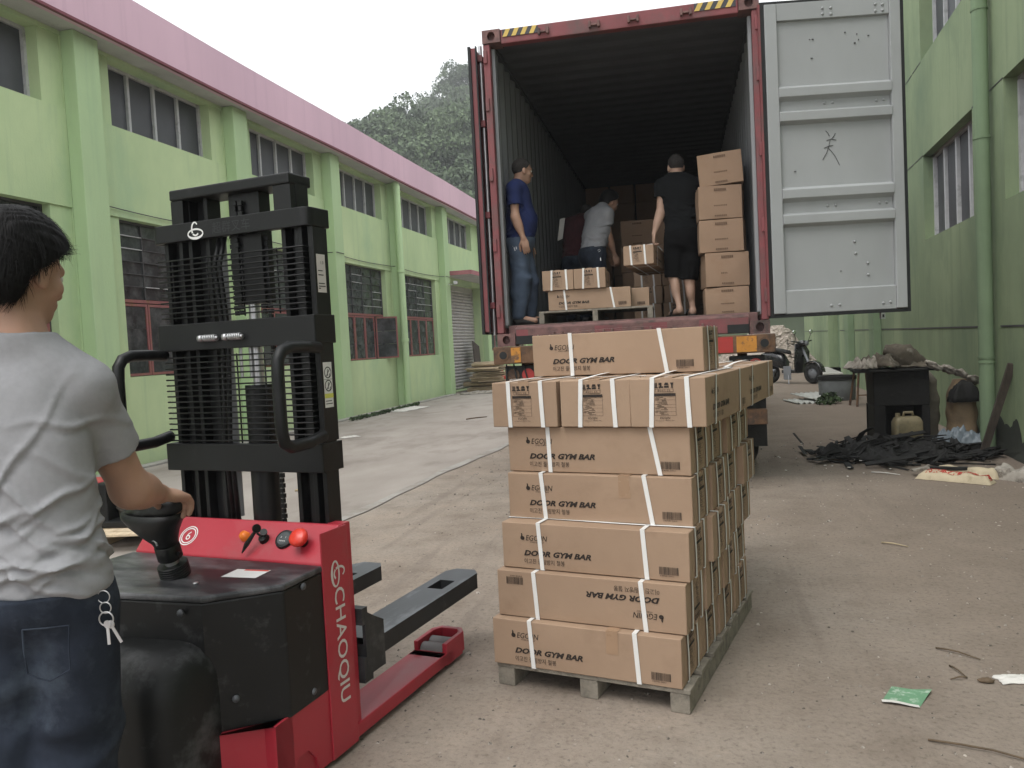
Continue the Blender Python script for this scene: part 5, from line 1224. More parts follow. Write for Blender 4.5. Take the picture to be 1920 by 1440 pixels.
o = MB().bar((1.78, 8.02, .05), (1.92, 8.03, .075), .07, .02).build('torn_flap', 'rag_pale', bevel=.003); tag(o, 'torn pale flap at the left end of the printed sack', 'scrap')
V_ = []; mb = MB(); r = random.Random(31)
for i in range(46):
    yy = r.uniform(8.0, 10.6); w_ = r.uniform(.1, .4); hh = r.uniform(.12, .5) * (1 - abs(yy - 9.2) / 2.2); xx = 2.6 + .037 * yy - .004 - i * .00004; n_ = 17
    mb.add([(xx + .037 * .0, yy - w_, .002)] + [(xx + .037 * (w_ * (2 * k / (n_ - 1) - 1)), yy + w_ * (2 * k / (n_ - 1) - 1), .004 + hh * math.sin(PI * k / (n_ - 1)) ** .7) for k in range(1, n_ - 1)] + [(xx, yy + w_, .002)], [tuple(range(n_))])
o = mb.build('soot_stain', 'soot', RB, recalc=False); o.matrix_parent_inverse = (Matrix.Translation(RB.location) @ RB.rotation_euler.to_matrix().to_4x4()).inverted(); o['kind'] = 'stuff'
# round tub, sheet, stool, weeds
TB = thing('round_tub', 'squat round grey tub standing by the right wall', 'tub', (2.40, 16.75, 0))
MB().lathe([(0, .03), (.31, .0), (.335, .05), (.345, .40), (.34, .41)], 36).build('body', 'tub_grey', TB, auto=40)
MB().lathe([(.34, .40), (.36, .405), (.36, .47), (.345, .475), (.325, .47), (.32, .40), (0, .36)], 36).build('rim', 'burnt_black', TB, auto=40)
FS = thing('corrugated_sheet', 'broken pale corrugated sheets lying on the ground before the tub', 'sheet', (1.78, 16.45, 0), .2)
for j, (dx, dy, rz_, lz) in enumerate(((0, 0, 0, .0), (.28, .25, .15, .03))):
    MB().grid(lambda u, v: ((u - .5) * .62, (v - .5) * .95, .02 + .018 * math.sin(u * 2 * PI * 6) + .02 * j + .05 * v * j), 48, 4).build('sheet_piece', 'fibre_sheet', FS, smooth=True, loc=(dx, dy, lz), rz=rz_, recalc=False).modifiers.new('s', 'SOLIDIFY').thickness = .008
SL = thing('iron_stool', 'rusty iron stool with thin legs left of the stove', 'stool', (2.62, 15.3, 0), .2)
for sx, sy in ((-1, -1), (1, -1), (-1, 1), (1, 1)): MB().bar((sx * .17, sy * .17, 0), (sx * .10, sy * .10, .64), .03, .03).build('leg', 'rust_brown', SL)
MB().bb((-.2, -.17, .641), (.2, .17, .67)).build('seat', 'plank_dark', SL, bevel=.005); MB().bar((-.15, -.15, .2), (.15, -.15, .2), .02, .02).build('stretcher', 'rust_brown', SL)
o = rag('crumpled_sack', (2.55, 15.3, .67), .42, .36, .16, 31, 'rag_pale', label='pale rag lying on the iron stool', cat='rag')
V, Fq = leaf_cloud([(2.05, 15.75, .06), (2.2, 15.95, .09)], [(.16, .16, .16), (.14, .14, .14)], [160, 140], .06, 8)
tag(link('weed_clump', np_mesh('weed_clump', V, Fq, 'weed_leaf')), 'small green weeds growing at the foot of the tub', 'weeds', kind='stuff')
V, Fq = leaf_cloud([(-7.15, 15.2 + .5 * i, .03) for i in range(8)], [(.06, .25, .07)] * 8, [60] * 8, .06, 9)
tag(link('moss_strip', np_mesh('moss_strip', V, Fq, 'weed_leaf')), 'low weeds growing along the foot of the left wall', 'weeds', kind='stuff')
# scooter
SCO = thing('motor_scooter', 'dark motor scooter with raised mirror parked at the far end of the yard', 'scooter', (2.02, 22.4, 0), -.80); SCO.scale = (1.12, 1.12, 1.12)
whl = MB().lathe([(.13, -.045), (.20, -.05), (.235, -.03), (.245, 0), (.235, .03), (.20, .05), (.13, .045)], 26, M=Matrix.Rotation(PI/2, 4, 'X')).mesh('wheel', 'tyre', True)
rmm = MB().lathe([(0, -.03), (.05, -.035), (.07, -.02), (.135, -.03), (.135, .03), (.07, .02), (.05, .035), (0, .03)], 18, M=Matrix.Rotation(PI/2, 4, 'X')).mesh('rim', 'scooter_grey', True)
for x in (-.52, .70): w_ = link('wheel', whl, SCO, loc=(x, 0, .245)); link('rim', rmm, w_)
def sring(x, w, z0, z1, n=16): return [(x, w * math.cos(2*PI*k/n), (z0 + z1)/2 + (z1 - z0)/2 * math.sin(2*PI*k/n)) for k in range(n)]
MB().loft([sring(-.80, .05, .62, .72), sring(-.66, .12, .50, .76), sring(-.40, .15, .40, .78), sring(-.15, .14, .34, .72), sring(-.06, .10, .32, .60)]).build('rear_body', 'scooter_black', SCO, smooth=True)
MB().loft([sring(-.72, .09, .76, .82), sring(-.5, .13, .77, .86), sring(-.2, .13, .74, .83), sring(.0, .10, .70, .79), sring(.05, .06, .69, .75)]).build('seat', 'burnt_black', SCO, smooth=True)
MB().bb((-.1, -.14, .25), (.38, .14, .33)).build('footboard', 'scooter_black', SCO, bevel=.02)
MB().loft([[(x + dx, y, z) for x, y in ((.40 + s, -.0), (.36 + s, -w), (.33 + s, -w), (.35 + s, 0), (.33 + s, w), (.36 + s, w))] for z, w, s, dx in ((.26, .20, .0, 0), (.5, .25, .04, 0), (.75, .25, .06, 0), (.94, .16, .0, 0))]).build('leg_shield', 'scooter_black', SCO, smooth=False, bevel=.01)
MB().loft([sring(.34, .10, .86, 1.0), sring(.44, .12, .85, 1.02), sring(.54, .08, .88, 1.0)]).build('handlebar_cowl', 'scooter_black', SCO, smooth=True)
MB().lathe([(0, .03), (.05, .02), (.065, 0)], 18, M=Matrix.Translation((.545, 0, .94)) @ Matrix.Rotation(PI/2, 4, 'Y')).build('headlight', 'scooter_grey', SCO, smooth=True)
MB().tube([(.40, -.34, 1.0), (.42, -.12, .97), (.42, .12, .97), (.40, .34, 1.0)], .016, 10).build('handlebar', 'scooter_black', SCO, smooth=True)
for s in (-1, 1):
    mm_ = MB().tube([(.42, s*.2, .98), (.44, s*.26, 1.12), (.44, s*.28, 1.18)], .006, 6).build('mirror', 'scooter_black', SCO, smooth=True)
    MB().lathe([(0, -.012), (.055, -.012), (.06, 0), (.055, .006), (0, .006)], 20, M=Matrix.Translation((.44, s*.29, 1.20)) @ Matrix.Rotation(-PI/2 + .2, 4, 'Y') @ Matrix.Scale(1.0, 4)).build('mirror_face', 'mirror_glass', mm_, smooth=True)
MB().tube([(.40, 0, .88), (.62, 0, .40), (.70, 0, .245)], .03, 10).build('front_fork', 'scooter_grey', SCO, smooth=True)
MB().loft([[(.70 + .29 * math.cos(a), w, .245 + .29 * math.sin(a)) for w in (-.07, .07)] + [(.70 + .265 * math.cos(a), w, .245 + .265 * math.sin(a)) for w in (.07, -.07)] for a in np.linspace(.1, 2.3, 10)]).build('front_fender', 'scooter_black', SCO, smooth=True)
MB().bb((-.02, -.16, .10), (.20, -.145, .42)).build('side_guard', 'scooter_grey', SCO, bevel=.01)
MB().tube([(-.3, -.12, .3), (-.6, -.15, .33), (-.8, -.15, .36)], .045, 12).build('exhaust', 'scooter_grey', SCO, smooth=True)
MB().bar((.1, -.13, .26), (.2, -.24, .0), .02, .02).build('side_stand', 'scooter_grey', SCO)
# rubble heap at the end of the yard
mb = MB(); r = random.Random(5)
for i in range(2600):
    a = r.uniform(0, 2*PI); q = math.sqrt(r.random()); x_ = 1.9 + 1.9 * q * math.cos(a); y_ = 29.3 + 1.9 * q * math.sin(a)
    hh = max(0, 1.75 * (1 - q ** 1.3)) * (.9 + .2 * math.sin(x_ * 3)); s = r.uniform(.04, .17)
    mb.xadd([(-s, -s*.5, -s*.3), (s, -s*.4, -s*.35), (s*.8, s*.5, -.3*s), (-s*.7, s*.6, -.3*s), (-s*.7, -s*.4, s*.3), (s*.6, -s*.3, s*.4), (s*.5, s*.4, s*.3), (-s*.6, s*.4, s*.35)], [(0,3,2,1),(4,5,6,7),(0,1,5,4),(1,2,6,5),(2,3,7,6),(3,0,4,7)], Matrix.Translation((x_, y_, hh)) @ Matrix.Rotation(r.uniform(0, 3), 4, 'Z') @ Matrix.Rotation(r.uniform(-.8, .8), 4, 'X'))
mb.lathe([(1.85, -.1), (1.2, .72), (.6, 1.35), (0.0, 1.62)], 20, c=(1.9, 29.3, 0))
tag(mb.build('rubble_heap', 'rubble_stone', recalc=False), 'heap of pale broken stone behind the parked scooter', 'rubble', kind='stuff')
o = rag('plastic_bag', (1.45, 26.8, 1.45), .7, .5, .28, 77, 'paper_white', label='white plastic bag on the rubble heap beside the container', cat='bag')
# ------------------------------------------------------------------ left side: bundles by the shutter
r = random.Random(21)
lab_b = ['lowest flattened carton bundle before the roller shutter', 'second lowest carton bundle before the roller shutter', 'yellow printed carton bundle in the middle of the shutter pile', 'fourth carton bundle up in the shutter pile', 'rolled carton bundle near the top of the shutter pile', 'topmost carton bundle of the shutter pile']
for i in range(6):
    B = thing('cardboard_bundle', lab_b[i], 'cardboard', (-6.85 + r.uniform(-.12, .12), 24.4 + r.uniform(-.2, .2), .02 + i * .15), .1 + r.uniform(-.2, .2), 'flattened cartons by the shutter')
    for j in range(5):
        MB().box((r.uniform(-.05, .05), r.uniform(-.1, .1), .012 + j * .027), (r.uniform(.75, 1.05), r.uniform(1.2, 1.7), .022), rz=r.uniform(-.12, .12)).build('sheet', 'flat_card' if (i, j) != (2, 3) else 'lime_print', B, bevel=.004)
    MB().tube([(-.5, -.75, .06), (.5, -.75, .07)], .055, 10).build('rolled_edge', 'flat_card', B, smooth=True)
rag('loose_sheet', (-6.7, 23.0, 0.005), 1.2, .8, .10, 41, 'rag_pale', rz=.3, label='torn pale sheet spread in front of the shutter pile', cat='sheet')
rag('loose_sheet', (-6.1, 24.0, 0.005), .9, .9, .22, 43, 'paper_white', rz=.8, label='crumpled white sheet at the right end of the shutter pile', cat='sheet')
o = MB().bar((-7.55, 25.9, 0.0), (-7.75, 26.3, 1.5), .75, .04, up=(1, 0, 0)).build('dark_board', 'plank_dark'); tag(o, 'dark board leaning against the jamb of the roller shutter', 'board')
rag('red_plastic_bag', (-7.28, 27.75, .01), .85, .8, .62, 47, 'red_bag', n=24, label='crumpled red plastic bag by the wall beyond the shutter pile', cat='bag')
rag('flat_sack', (-6.95, 17.7, 0.008), .55, 1.3, .05, 51, 'paper_white', rz=-.1, label='flattened white sack lying at the foot of the drain pipe', cat='sack')
# second machine, half hidden by the driver
PT = thing('pallet_truck', 'red and black electric pallet truck standing behind the driver', 'pallet truck', (-4.72, 5.32, .147), .12)
MB().bb((-.40, -.12, .05), (.03, .22, .345)).build('body', 'stacker_red', PT, bevel=.02); MB().bb((.031, -.13, .03), (.13, .23, .34)).build('battery_cover', 'stacker_black', PT, bevel=.012)
MB().bb((-.45, -.16, 0.0), (.46, .26, .049)).build('base_plate', 'stacker_black', PT, bevel=.008); lump('handle_cover', (.21, .02, .17), .13, 9, 'rag_brown', (.7, .6, 1.0), PT)
# ------------------------------------------------------------------ litter on the yard
def stick(a, b, rad, label, m='twig', bend=.0):
    a = Vector((*a, rad + .002)); b = Vector((*b, rad + .002)); mid = (a + b) / 2 + Vector((bend, bend, .006))
    o = MB().tube([a, (a + mid) / 2 + Vector((0, 0, .002)), mid, (mid + b) / 2, b], [rad, rad * .95, rad * .9, rad * .8, rad * .6], 6).build('stick', m, smooth=True); tag(o, label, 'stick', 'sticks on the ground'); return o
stick((1.03, 5.511), (1.165, 5.411), .005, 'pale short straw in the middle of the right yard', 'straw')
stick((.897, 3.707), (1.036, 3.595), .004, 'thin straight twig beyond the green leaflet', 'twig', .004)
stick((.90, 3.519), (.932, 3.403), .0035, 'upper arm of the broken twig near the green leaflet'); stick((.932, 3.403), (.867, 3.38), .0035, 'lower arm of the broken twig near the green leaflet')
stick((.662, 2.867), (1.0, 2.735), .004, 'long thin twig at the lower right corner', 'twig', .01)
stick((-4.6, 14.7), (-4.3, 15.1), .012, 'short dark stick on the concrete before the shutter'); stick((-4.2, 7.4), (-4.0, 7.6), .012, 'pale stick seen through the stacker mast', 'straw')
stick((1.46, 8.2), (1.68, 8.05), .006, 'white straw left of the cream paper sacks', 'paper_white')
LF = MB().grid(lambda u, v: (.575 + .122 * u + .06 * v + .015 * u * v, 3.150 + .02 * u + .135 * v - .045 * u * (1), .006 + .006 * math.sin(u * 5 + v * 3) * u), 8, 8).build('leaflet', 'green_leaflet', smooth=True, recalc=False); tag(LF, 'crumpled green and white leaflet on the ground', 'leaflet')
MB().grid(lambda u, v: (.573 + .122 * u, 3.136 - .045 * u + .02 * u + .020 * v, .0085 + .003 * math.sin(u * 5)), 8, 2).build('white_edge', 'paper_white', LF, recalc=False)
rag('paper_scrap', (1.12, 3.415, .002), .16, .08, .02, 61, 'paper_white', rz=.2, label='white paper scrap at the right edge of the yard', cat='paper')
o = lump('clod', (.993, 3.376, .008), .018, 5, 'twig', (1.5, .8, .7)); tag(o, 'small brown clod beside the paper scrap', 'clod')
rag('paper_scrap', (-5.85, 12.2, .006), .3, .2, .03, 63, 'paper_white', rz=.9, label='small pale paper scrap on the concrete slab', cat='paper')
# gravel crumbs
rg = np.random.default_rng(77); n = 3000
px_ = rg.uniform(-2.8, 2.7, n); py_ = 1.6 + 9 * rg.random(n) ** 1.5
s_ = rg.uniform(.002, .0065, n) * (1 + .12 * py_) * np.where(rg.random(n) < .04, 2.2, 1)
s_ *= .75
base = np.array([(-1, -.8, 0), (1, -.7, 0), (.9, .8, 0), (-.8, .9, 0), (-.5, -.4, .7), (.6, -.3, .6), (.4, .5, .75), (-.4, .5, .6)]); fcs = np.array([(4,5,6,7),(0,1,5,4),(1,2,6,5),(2,3,7,6),(3,0,4,7)])
an = rg.uniform(0, 6.28, n); ca, sa = np.cos(an), np.sin(an)
bx_ = base[None] * s_[:, None, None] * rg.uniform(.6, 1.4, (n, 1, 3))
V = np.stack([px_[:, None] + bx_[..., 0] * ca[:, None] - bx_[..., 1] * sa[:, None], py_[:, None] + bx_[..., 0] * sa[:, None] + bx_[..., 1] * ca[:, None], bx_[..., 2] + .0005], -1).reshape(-1, 3)
Fq = (fcs[None] + (np.arange(n) * 8)[:, None, None]).reshape(-1, 4)
mat('crumb', (0.30, 0.26, 0.22), rough=.95, var=.5, scale=3.0, col2=(.34, .30, .26), dirt=(.10, .085, .07), dirt_lo=.5, dirt_hi=.52, dscale=40)
tag(link('gravel_crumbs', np_mesh('gravel_crumbs', V, Fq, 'crumb')), 'loose gravel crumbs scattered over the yard', 'gravel', kind='stuff')
# ------------------------------------------------------------------ people: one continuous skin each, clothes as children
mat('skin', (0.40, 0.245, 0.175), sss=.12, rough=.55, var=.07, scale=9, col2=(0.44, 0.26, 0.185), bump=.06, bscale=120, spec=.35)
mat('skin_pale', (0.46, 0.30, 0.225), rough=.55, var=.07, scale=9, spec=.35)
mat('hair_black', (0.006, 0.0055, 0.0055), rough=.62, var=.3, scale=30, spec=.18)
mat('hair_short', (0.030, 0.026, 0.024), rough=.9, var=.5, scale=60, bump=.5, bscale=200)
mat('tee_grey', (0.295, 0.295, 0.308), rough=.92, var=.05, scale=60, bump=.25, bscale=7, bdist=.02, spec=.12)
mat('tee_grey2', (0.30, 0.305, 0.32), rough=.9, var=.07, scale=14, bump=.2, bscale=30, bdist=.006, spec=.15)
mat('tee_navy', (0.022, 0.032, 0.10), rough=.9, var=.2, scale=7, bump=.25, bscale=25, bdist=.006, spec=.15)
mat('tee_black', (0.009, 0.010, 0.011), rough=.9, var=.25, scale=7, bump=.25, bscale=25, bdist=.006, spec=.15)
mat('shorts_black', (0.006, 0.006, 0.0065), rough=.92, var=.25, scale=7, bump=.2, bscale=20, bdist=.006, spec=.12)
mat('tee_maroon', (0.06, 0.018, 0.022), rough=.9, var=.3, scale=30, stretch=(1, 1, .1))
mat('denim_dark', (0.024, 0.030, 0.044), rough=.9, var=.35, scale=9, dirt=(0.085, 0.105, 0.135), dirt_lo=.50, dirt_hi=.78, dscale=3.5, bump=.3, bscale=60, bdist=.004, spec=.15)
mat('denim_mid', (0.075, 0.10, 0.145), rough=.9, var=.25, scale=6, dirt=(0.14, 0.18, 0.24), dirt_lo=.54, dirt_hi=.78, dscale=3.2, bump=.3, bscale=50, bdist=.004, spec=.15)
mat('leather', (0.02, 0.017, 0.015), rough=.5, var=.2)
mat('shoe_dark', (0.03, 0.028, 0.028), rough=.7, var=.3, dirt=(.35, .34, .33), dirt_lo=.6, dirt_hi=.64, dscale=14)
mat('eye_white', (.7, .68, .65), rough=.3); mat('lip', (.32, .14, .12), rough=.5)
def v3(a): return np.array(a, dtype=np.float32)
def cone(p, a, b, ra, rb):
    a = v3(a); b = v3(b); ba = b - a; pa = p - a; t = np.clip(pa @ ba / max(1e-9, float(ba @ ba)), 0, 1)
    return np.linalg.norm(pa - t[:, None] * ba, axis=1) - (ra + (rb - ra) * t)
def ellip(p, c, A, r):
    q = (p - v3(c)) @ np.array(A, dtype=np.float32).T; r = v3(r); k0 = np.linalg.norm(q / r, axis=1); k1 = np.linalg.norm(q / (r * r), axis=1)
    return k0 * (k0 - 1) / np.maximum(k1, 1e-6)
def smin(a, b, k):
    h = np.clip(.5 + .5 * (b - a) / k, 0, 1); return b * (1 - h) + a * h - k * h * (1 - h)
def smax(a, b, k): return -smin(-a, -b, k)
def sdf_mesh(name, f, lo, hi, h, mats):
    """sparse evaluation of a distance field, then surface nets"""
    B = 8; lo = np.array(lo, dtype=np.float32); nb = np.ceil((np.array(hi) - lo) / (h * B)).astype(int); n = nb * B
    g = np.stack(np.meshgrid(*[np.arange(k) for k in nb], indexing='ij'), -1).reshape(-1, 3)
    dc = f((lo + (g * B + (B - 1) / 2) * h).astype(np.float32))
    D = np.where(dc < 0, -1.0, 1.0).astype(np.float32).reshape(nb)
    D = np.repeat(np.repeat(np.repeat(D, B, 0), B, 1), B, 2)
    act = g[np.abs(dc) < B * h * .87 * 1.25 + .02]
    loc = np.stack(np.meshgrid(*[np.arange(B)] * 3, indexing='ij'), -1).reshape(-1, 3)
    for s in range(0, len(act), 400):
        idx = (act[s:s+400, None, :] * B + loc[None]).reshape(-1, 3)
        D[idx[:, 0], idx[:, 1], idx[:, 2]] = f((lo + idx * h).astype(np.float32))
    S = D < 0
    c = sum(S[i:n[0]-1+i, j:n[1]-1+j, k:n[2]-1+k].astype(np.int8) for i in (0, 1) for j in (0, 1) for k in (0, 1))
    cells = np.argwhere((c > 0) & (c < 8)); cid = -np.ones(c.shape, dtype=np.int64); cid[tuple(cells.T)] = np.arange(len(cells))
    acc = np.zeros((len(cells), 3)); cnt = np.zeros(len(cells))
    cor = [(i, j, k) for i in (0, 1) for j in (0, 1) for k in (0, 1)]
    for a in cor:
        for ax in range(3):
            if a[ax]: continue
            b = list(a); b[ax] = 1
            pa = cells + a; pb = cells + b; da = D[tuple(pa.T)]; db = D[tuple(pb.T)]; m = (da < 0) != (db < 0)
            t = np.where(m, da / np.where(m, da - db, 1), 0); acc[m] += (pa + (pb - pa) * t[:, None])[m]; cnt[m] += 1
    V = lo + acc / cnt[:, None] * h; F = []
    for ax in range(3):
        sl0 = [slice(1, -1)] * 3; sl1 = [slice(1, -1)] * 3; sl0[ax] = slice(0, -1); sl1[ax] = slice(1, None)
        m = S[tuple(sl0)] != S[tuple(sl1)]; e = np.argwhere(m); off = np.ones(3, int); off[ax] = 0; e = e + off
        u, w = (ax + 1) % 3, (ax + 2) % 3; du = np.zeros(3, int); du[u] = 1; dw = np.zeros(3, int); dw[w] = 1
        q = np.stack([cid[tuple(x.T)] for x in (e - du - dw, e - dw, e, e - du)], 1)
        neg = ~S[tuple(e.T)]; q[neg] = q[neg][:, ::-1]; F.append(q)
    F = np.concatenate(F); F = F[(F >= 0).all(1)]
    return np_mesh(name, V, F, mats, True)
def frame(fwd, up=(0, 0, 1)):
    f = v3(fwd); f = f / np.linalg.norm(f); u = v3(up); r = np.cross(f, u); r /= np.linalg.norm(r); u = np.cross(r, f); return np.stack([r, f, u])  # rows: right, forward, up
def head_sdf(p, c, A, s=1.0):
    P = lambda x, y, z: v3(c) + (np.array([x, y, z]) * s) @ A
    d = ellip(p, P(0, -.012, .03), A, (.077*s, .096*s, .09*s))
    d = smin(d, ellip(p, P(0, .028, -.045), A, (.058*s, .062*s, .075*s)), .04)
    d = smin(d, ellip(p, P(0, .062, -.092), A, (.026*s, .026*s, .022*s)), .03)          # chin
    d = smin(d, cone(p, P(0, .086, .008), P(0, .105, -.030), .010*s, .014*s), .02)        # nose
    d = smin(d, cone(p, P(-.03, .08, .022), P(.03, .08, .022), .012*s, .012*s), .02)      # brow
    d = smin(d, cone(p, P(-.018, .083, -.062), P(.018, .083, -.062), .009*s, .009*s), .015)
    for sx in (-1, 1):
        d = smin(d, ellip(p, P(sx*.045, .055, -.028), A, (.022*s, .024*s, .022*s)), .02)
        e = ellip(p, P(sx*.079, -.008, -.012), A, (.010*s, .020*s, .032*s)); e = smin(e, ellip(p, P(sx*.080, .0, -.034), A, (.008*s, .011*s, .013*s)), .008); d = smin(d, e, .008)
        d = np.maximum(d, -ellip(p, P(sx*.031, .092, .004), A, (.014*s, .010*s, .008*s)))
    return d
def hand_chain(w, a, n_, side, curl, spread=.0, s=1.0, thumb=.6):
    """finger chains as lists of points in world; a along hand, n_ back of the hand, side towards the thumb"""
    a, n_, side, w = [np.array(x, float) for x in (a, n_, side, w)]
    out = []
    for k, (o, L) in enumerate(((.030, .070), (.010, .078), (-.010, .072), (-.029, .058))):
        b = w + a * .088 * s + side * o * s; pts = [b]; th = curl * .5
        for q, fr in enumerate((.45, .32, .23)):
            d = a * math.cos(th) - n_ * math.sin(th) + side * spread * (o * 10); pts.append(pts[-1] + d * L * fr * s); th += curl * (.75 if q == 0 else .6)
        out.append((pts, (.0095*s, .0088*s, .008*s, .007*s)))
    b = w + a * .025 * s + side * .028 * s - n_ * .005; d = (a * .75 + side * thumb - n_ * .35); d /= np.linalg.norm(d); p1 = b + d * .042 * s
    d2 = (a * .95 + side * .1 - n_ * .4 * curl); d2 /= np.linalg.norm(d2); p2 = p1 + d2 * .034 * s; out.append(([b, p1, p2, p2 + d2 * .022 * s], (.013*s, .0115*s, .010*s, .008*s)))
    return out
def hand_sdf(p, w, a, n_, side, chains, s=1.0):
    a, n_, side, w = [np.array(x, float) for x in (a, n_, side, w)]
    A = np.stack([side, a, n_]); d = ellip(p, w + a * .050 * s, A, (.043*s, .060*s, .018*s))
    for pts, rr in chains:
        f = None
        for i in range(3):
            c = cone(p, pts[i], pts[i+1], rr[i], rr[i+1]); f = c if f is None else np.minimum(f, c)
        d = smin(d, f, .008)
    return d
def folds(p, amp, seed, fz=26.0, dirv=(0, 0, 1)):
    x, y, z = p[:, 0], p[:, 1], p[:, 2]
    w = .35 * np.sin(x * 9 + seed) + .3 * np.sin(y * 11 + seed * 2) + .2 * np.sin((x + z) * 17 + seed)
    u = x * math.cos(seed) + y * math.sin(seed)
    a = .5 + .5 * np.cos(2 * (z * fz + w * 3 + u * 7 + seed)); b = .5 + .5 * np.cos(2 * ((z * .75 + u * .9) * fz * .9 + w * 4 + seed * 3)); c = .5 + .5 * np.cos(2 * ((z * .7 - u * 1.1) * fz * .7 + w * 3 + seed * 5))
    m1 = np.clip(np.sin(x * 7 + y * 6 + z * 9 + seed) * .8 + .35, 0, 1); m2 = np.clip(np.sin(x * 9 - y * 5 + z * 6 + seed * 2) * .8 + .3, 0, 1); m3 = np.clip(np.sin(y * 8 + z * 8 - x * 4 + seed * 3) * .8 + .3, 0, 1)
    return amp * (a ** 2 * m1 + b ** 2 * m2 + c ** 2 * m3 - .35)
def figure(name, label, group, J, O):
    """J: joints in world coordinates. O: options"""
    s = O.get('s', 1.0); h = O.get('h', .009)
    Ah = frame(O['look'], O.get('head_up', (0, 0, 1))); At = frame(O['face'], np.array(J['neck']) - np.array(J['hip']))
    J = {k: np.array(v, float) for k, v in J.items()}
    nk, hip, chest = J['neck'], J['hip'], J['chest']; belly = J.get('belly', (chest + hip) / 2)
    girth = O.get('girth', 1.0)
    def torso(p, inf=0.0):
        d = ellip(p, chest, At, (.165*s*girth + inf, .105*s*girth + inf, .19*s + inf))
        d = smin(d, ellip(p, belly, At, (.145*s*girth + inf, .108*s*girth*O.get('belly', 1.0) + inf, .17*s + inf)), .07)
        d = smin(d, ellip(p, hip, At, (.165*s*girth + inf, .115*s*girth + inf, .13*s + inf)), .07)
        d = smin(d, cone(p, J['shR'] * .75 + J['shL'] * .25, J['shL'] * .75 + J['shR'] * .25, .062*s + inf, .062*s + inf), .06)
        for k in ('shR', 'shL'): d = smin(d, cone(p, nk + (J['head'] - nk) * .1, J[k], .045*s + inf*.6, .058*s + inf), .04)
        return d
    chains = {}
    def arm(p, k, inf=0.0):
        am = O.get('arm', 1.0); d = cone(p, J['sh' + k], J['el' + k], .050*s*am + inf, .040*s*am + inf); d = smin(d, ellip(p, J['el' + k] * .72 + J['wr' + k] * .28, frame(J['wr' + k] - J['el' + k]), (.041*s*am + inf, .10*s, .043*s*am + inf)), .03); return smin(d, cone(p, J['el' + k], J['wr' + k], .040*s*am + inf, .026*s*am + inf), .03)
    hands = {}
    for k in 'RL':
        if 'wr' + k not in J: continue
        hp = O['hand' + k]; a = np.array(hp['a'], float); a /= np.linalg.norm(a); n_ = np.array(hp['n'], float); n_ -= a * (n_ @ a); n_ /= np.linalg.norm(n_); sd_ = np.cross(n_, a) * (1 if k == 'R' else -1) * hp.get('flip', 1)
        hsz = s * hp.get('size', 1.0); hands[k] = (J['wr' + k], a, n_, sd_, hand_chain(J['wr' + k], a, n_, sd_, hp.get('curl', .7), s=hsz, thumb=hp.get('thumb', .6)), hsz)
    def leg(p, k, inf=0.0, infk=0.0):
        d = cone(p, J['hip' + k], J['kn' + k], .086*s*girth + inf, .056*s + inf + infk); kn_, an_ = J['kn' + k], J['an' + k]; bk = At[1] * -.018; d = smin(d, ellip(p, kn_ * .68 + an_ * .32 + bk, np.eye(3), (.05*s + inf + infk, .054*s + inf + infk, .11*s)), .04); return smin(d, cone(p, kn_, an_, .052*s + inf + infk, .034*s + inf + infk), .03)
    def body(p):
        d = head_sdf(p, J['head'], Ah, s)
        d = smin(d, cone(p, nk, J['head'] + np.array([0, -.02, -.05]) @ Ah * s, .058*s, .054*s), .03)
        d = smin(d, torso(p, -.014), .04)
        for k in 'RL':
            if 'el' + k in J: 
                a = arm(p, k)
                if k in hands: a = smin(a, hand_sdf(p, *hands[k][:4], hands[k][4], hands[k][5]), .015)
                d = smin(d, a, .03)
            if 'kn' + k in J:
                d = smin(d, leg(p, k, -.006), .04)
                if 'toe' + k in J: d = smin(d, cone(p, J['an' + k] - np.array([0, 0, .035]), J['toe' + k], .036*s, .028*s), .03)
        return d
    pts = np.array(list(J.values())); lo = pts.min(0) - .22; hi = pts.max(0) + .22
    if 'zmin' in O: lo[2] = O['zmin']
    root = link(name, sdf_mesh(name, body, lo, hi, h, O.get('skin', 'skin'))); tag(root, label, 'person', group)
    sd = O.get('seed', 1.0)
    hem = J['hem']; At_up = At[2]
    rr = np.random.default_rng(int(sd * 100)); RG = []
    for i in range(O.get('nr', 16)):
        low = rr.random() < .68
        RG.append((rr.uniform(-3.1, 3.1), (hem[2] + rr.uniform(.02, .24)) if low else (chest[2] + rr.uniform(-.22, .08)), rr.normal() * (.05 if low else .16), rr.uniform(.007, .013), rr.uniform(.35, .9), rr.uniform(.5, 1.0) * (1 if low else .7)))
    def ridges(p, amp):
        q = (p - belly.astype(np.float32)) @ At.T.astype(np.float32); th = np.arctan2(q[:, 1], q[:, 0]); out = np.zeros(len(p), dtype=np.float32)
        for t0, z0, sl, sg, wd, a in RG:
            dt = (th - t0 + np.pi) % (2 * np.pi) - np.pi; w = np.exp(-(dt / wd) ** 2); zz = p[:, 2] - z0 - sl * dt - .008 * np.sin(dt * 6 + t0 * 9)
            out += a * w * (np.exp(-(zz / sg) ** 2) - .45 * np.exp(-((zz + 2 * sg) / (1.3 * sg)) ** 2))
        return amp * out
    # shirt
    hem = J['hem']; At_up = At[2]
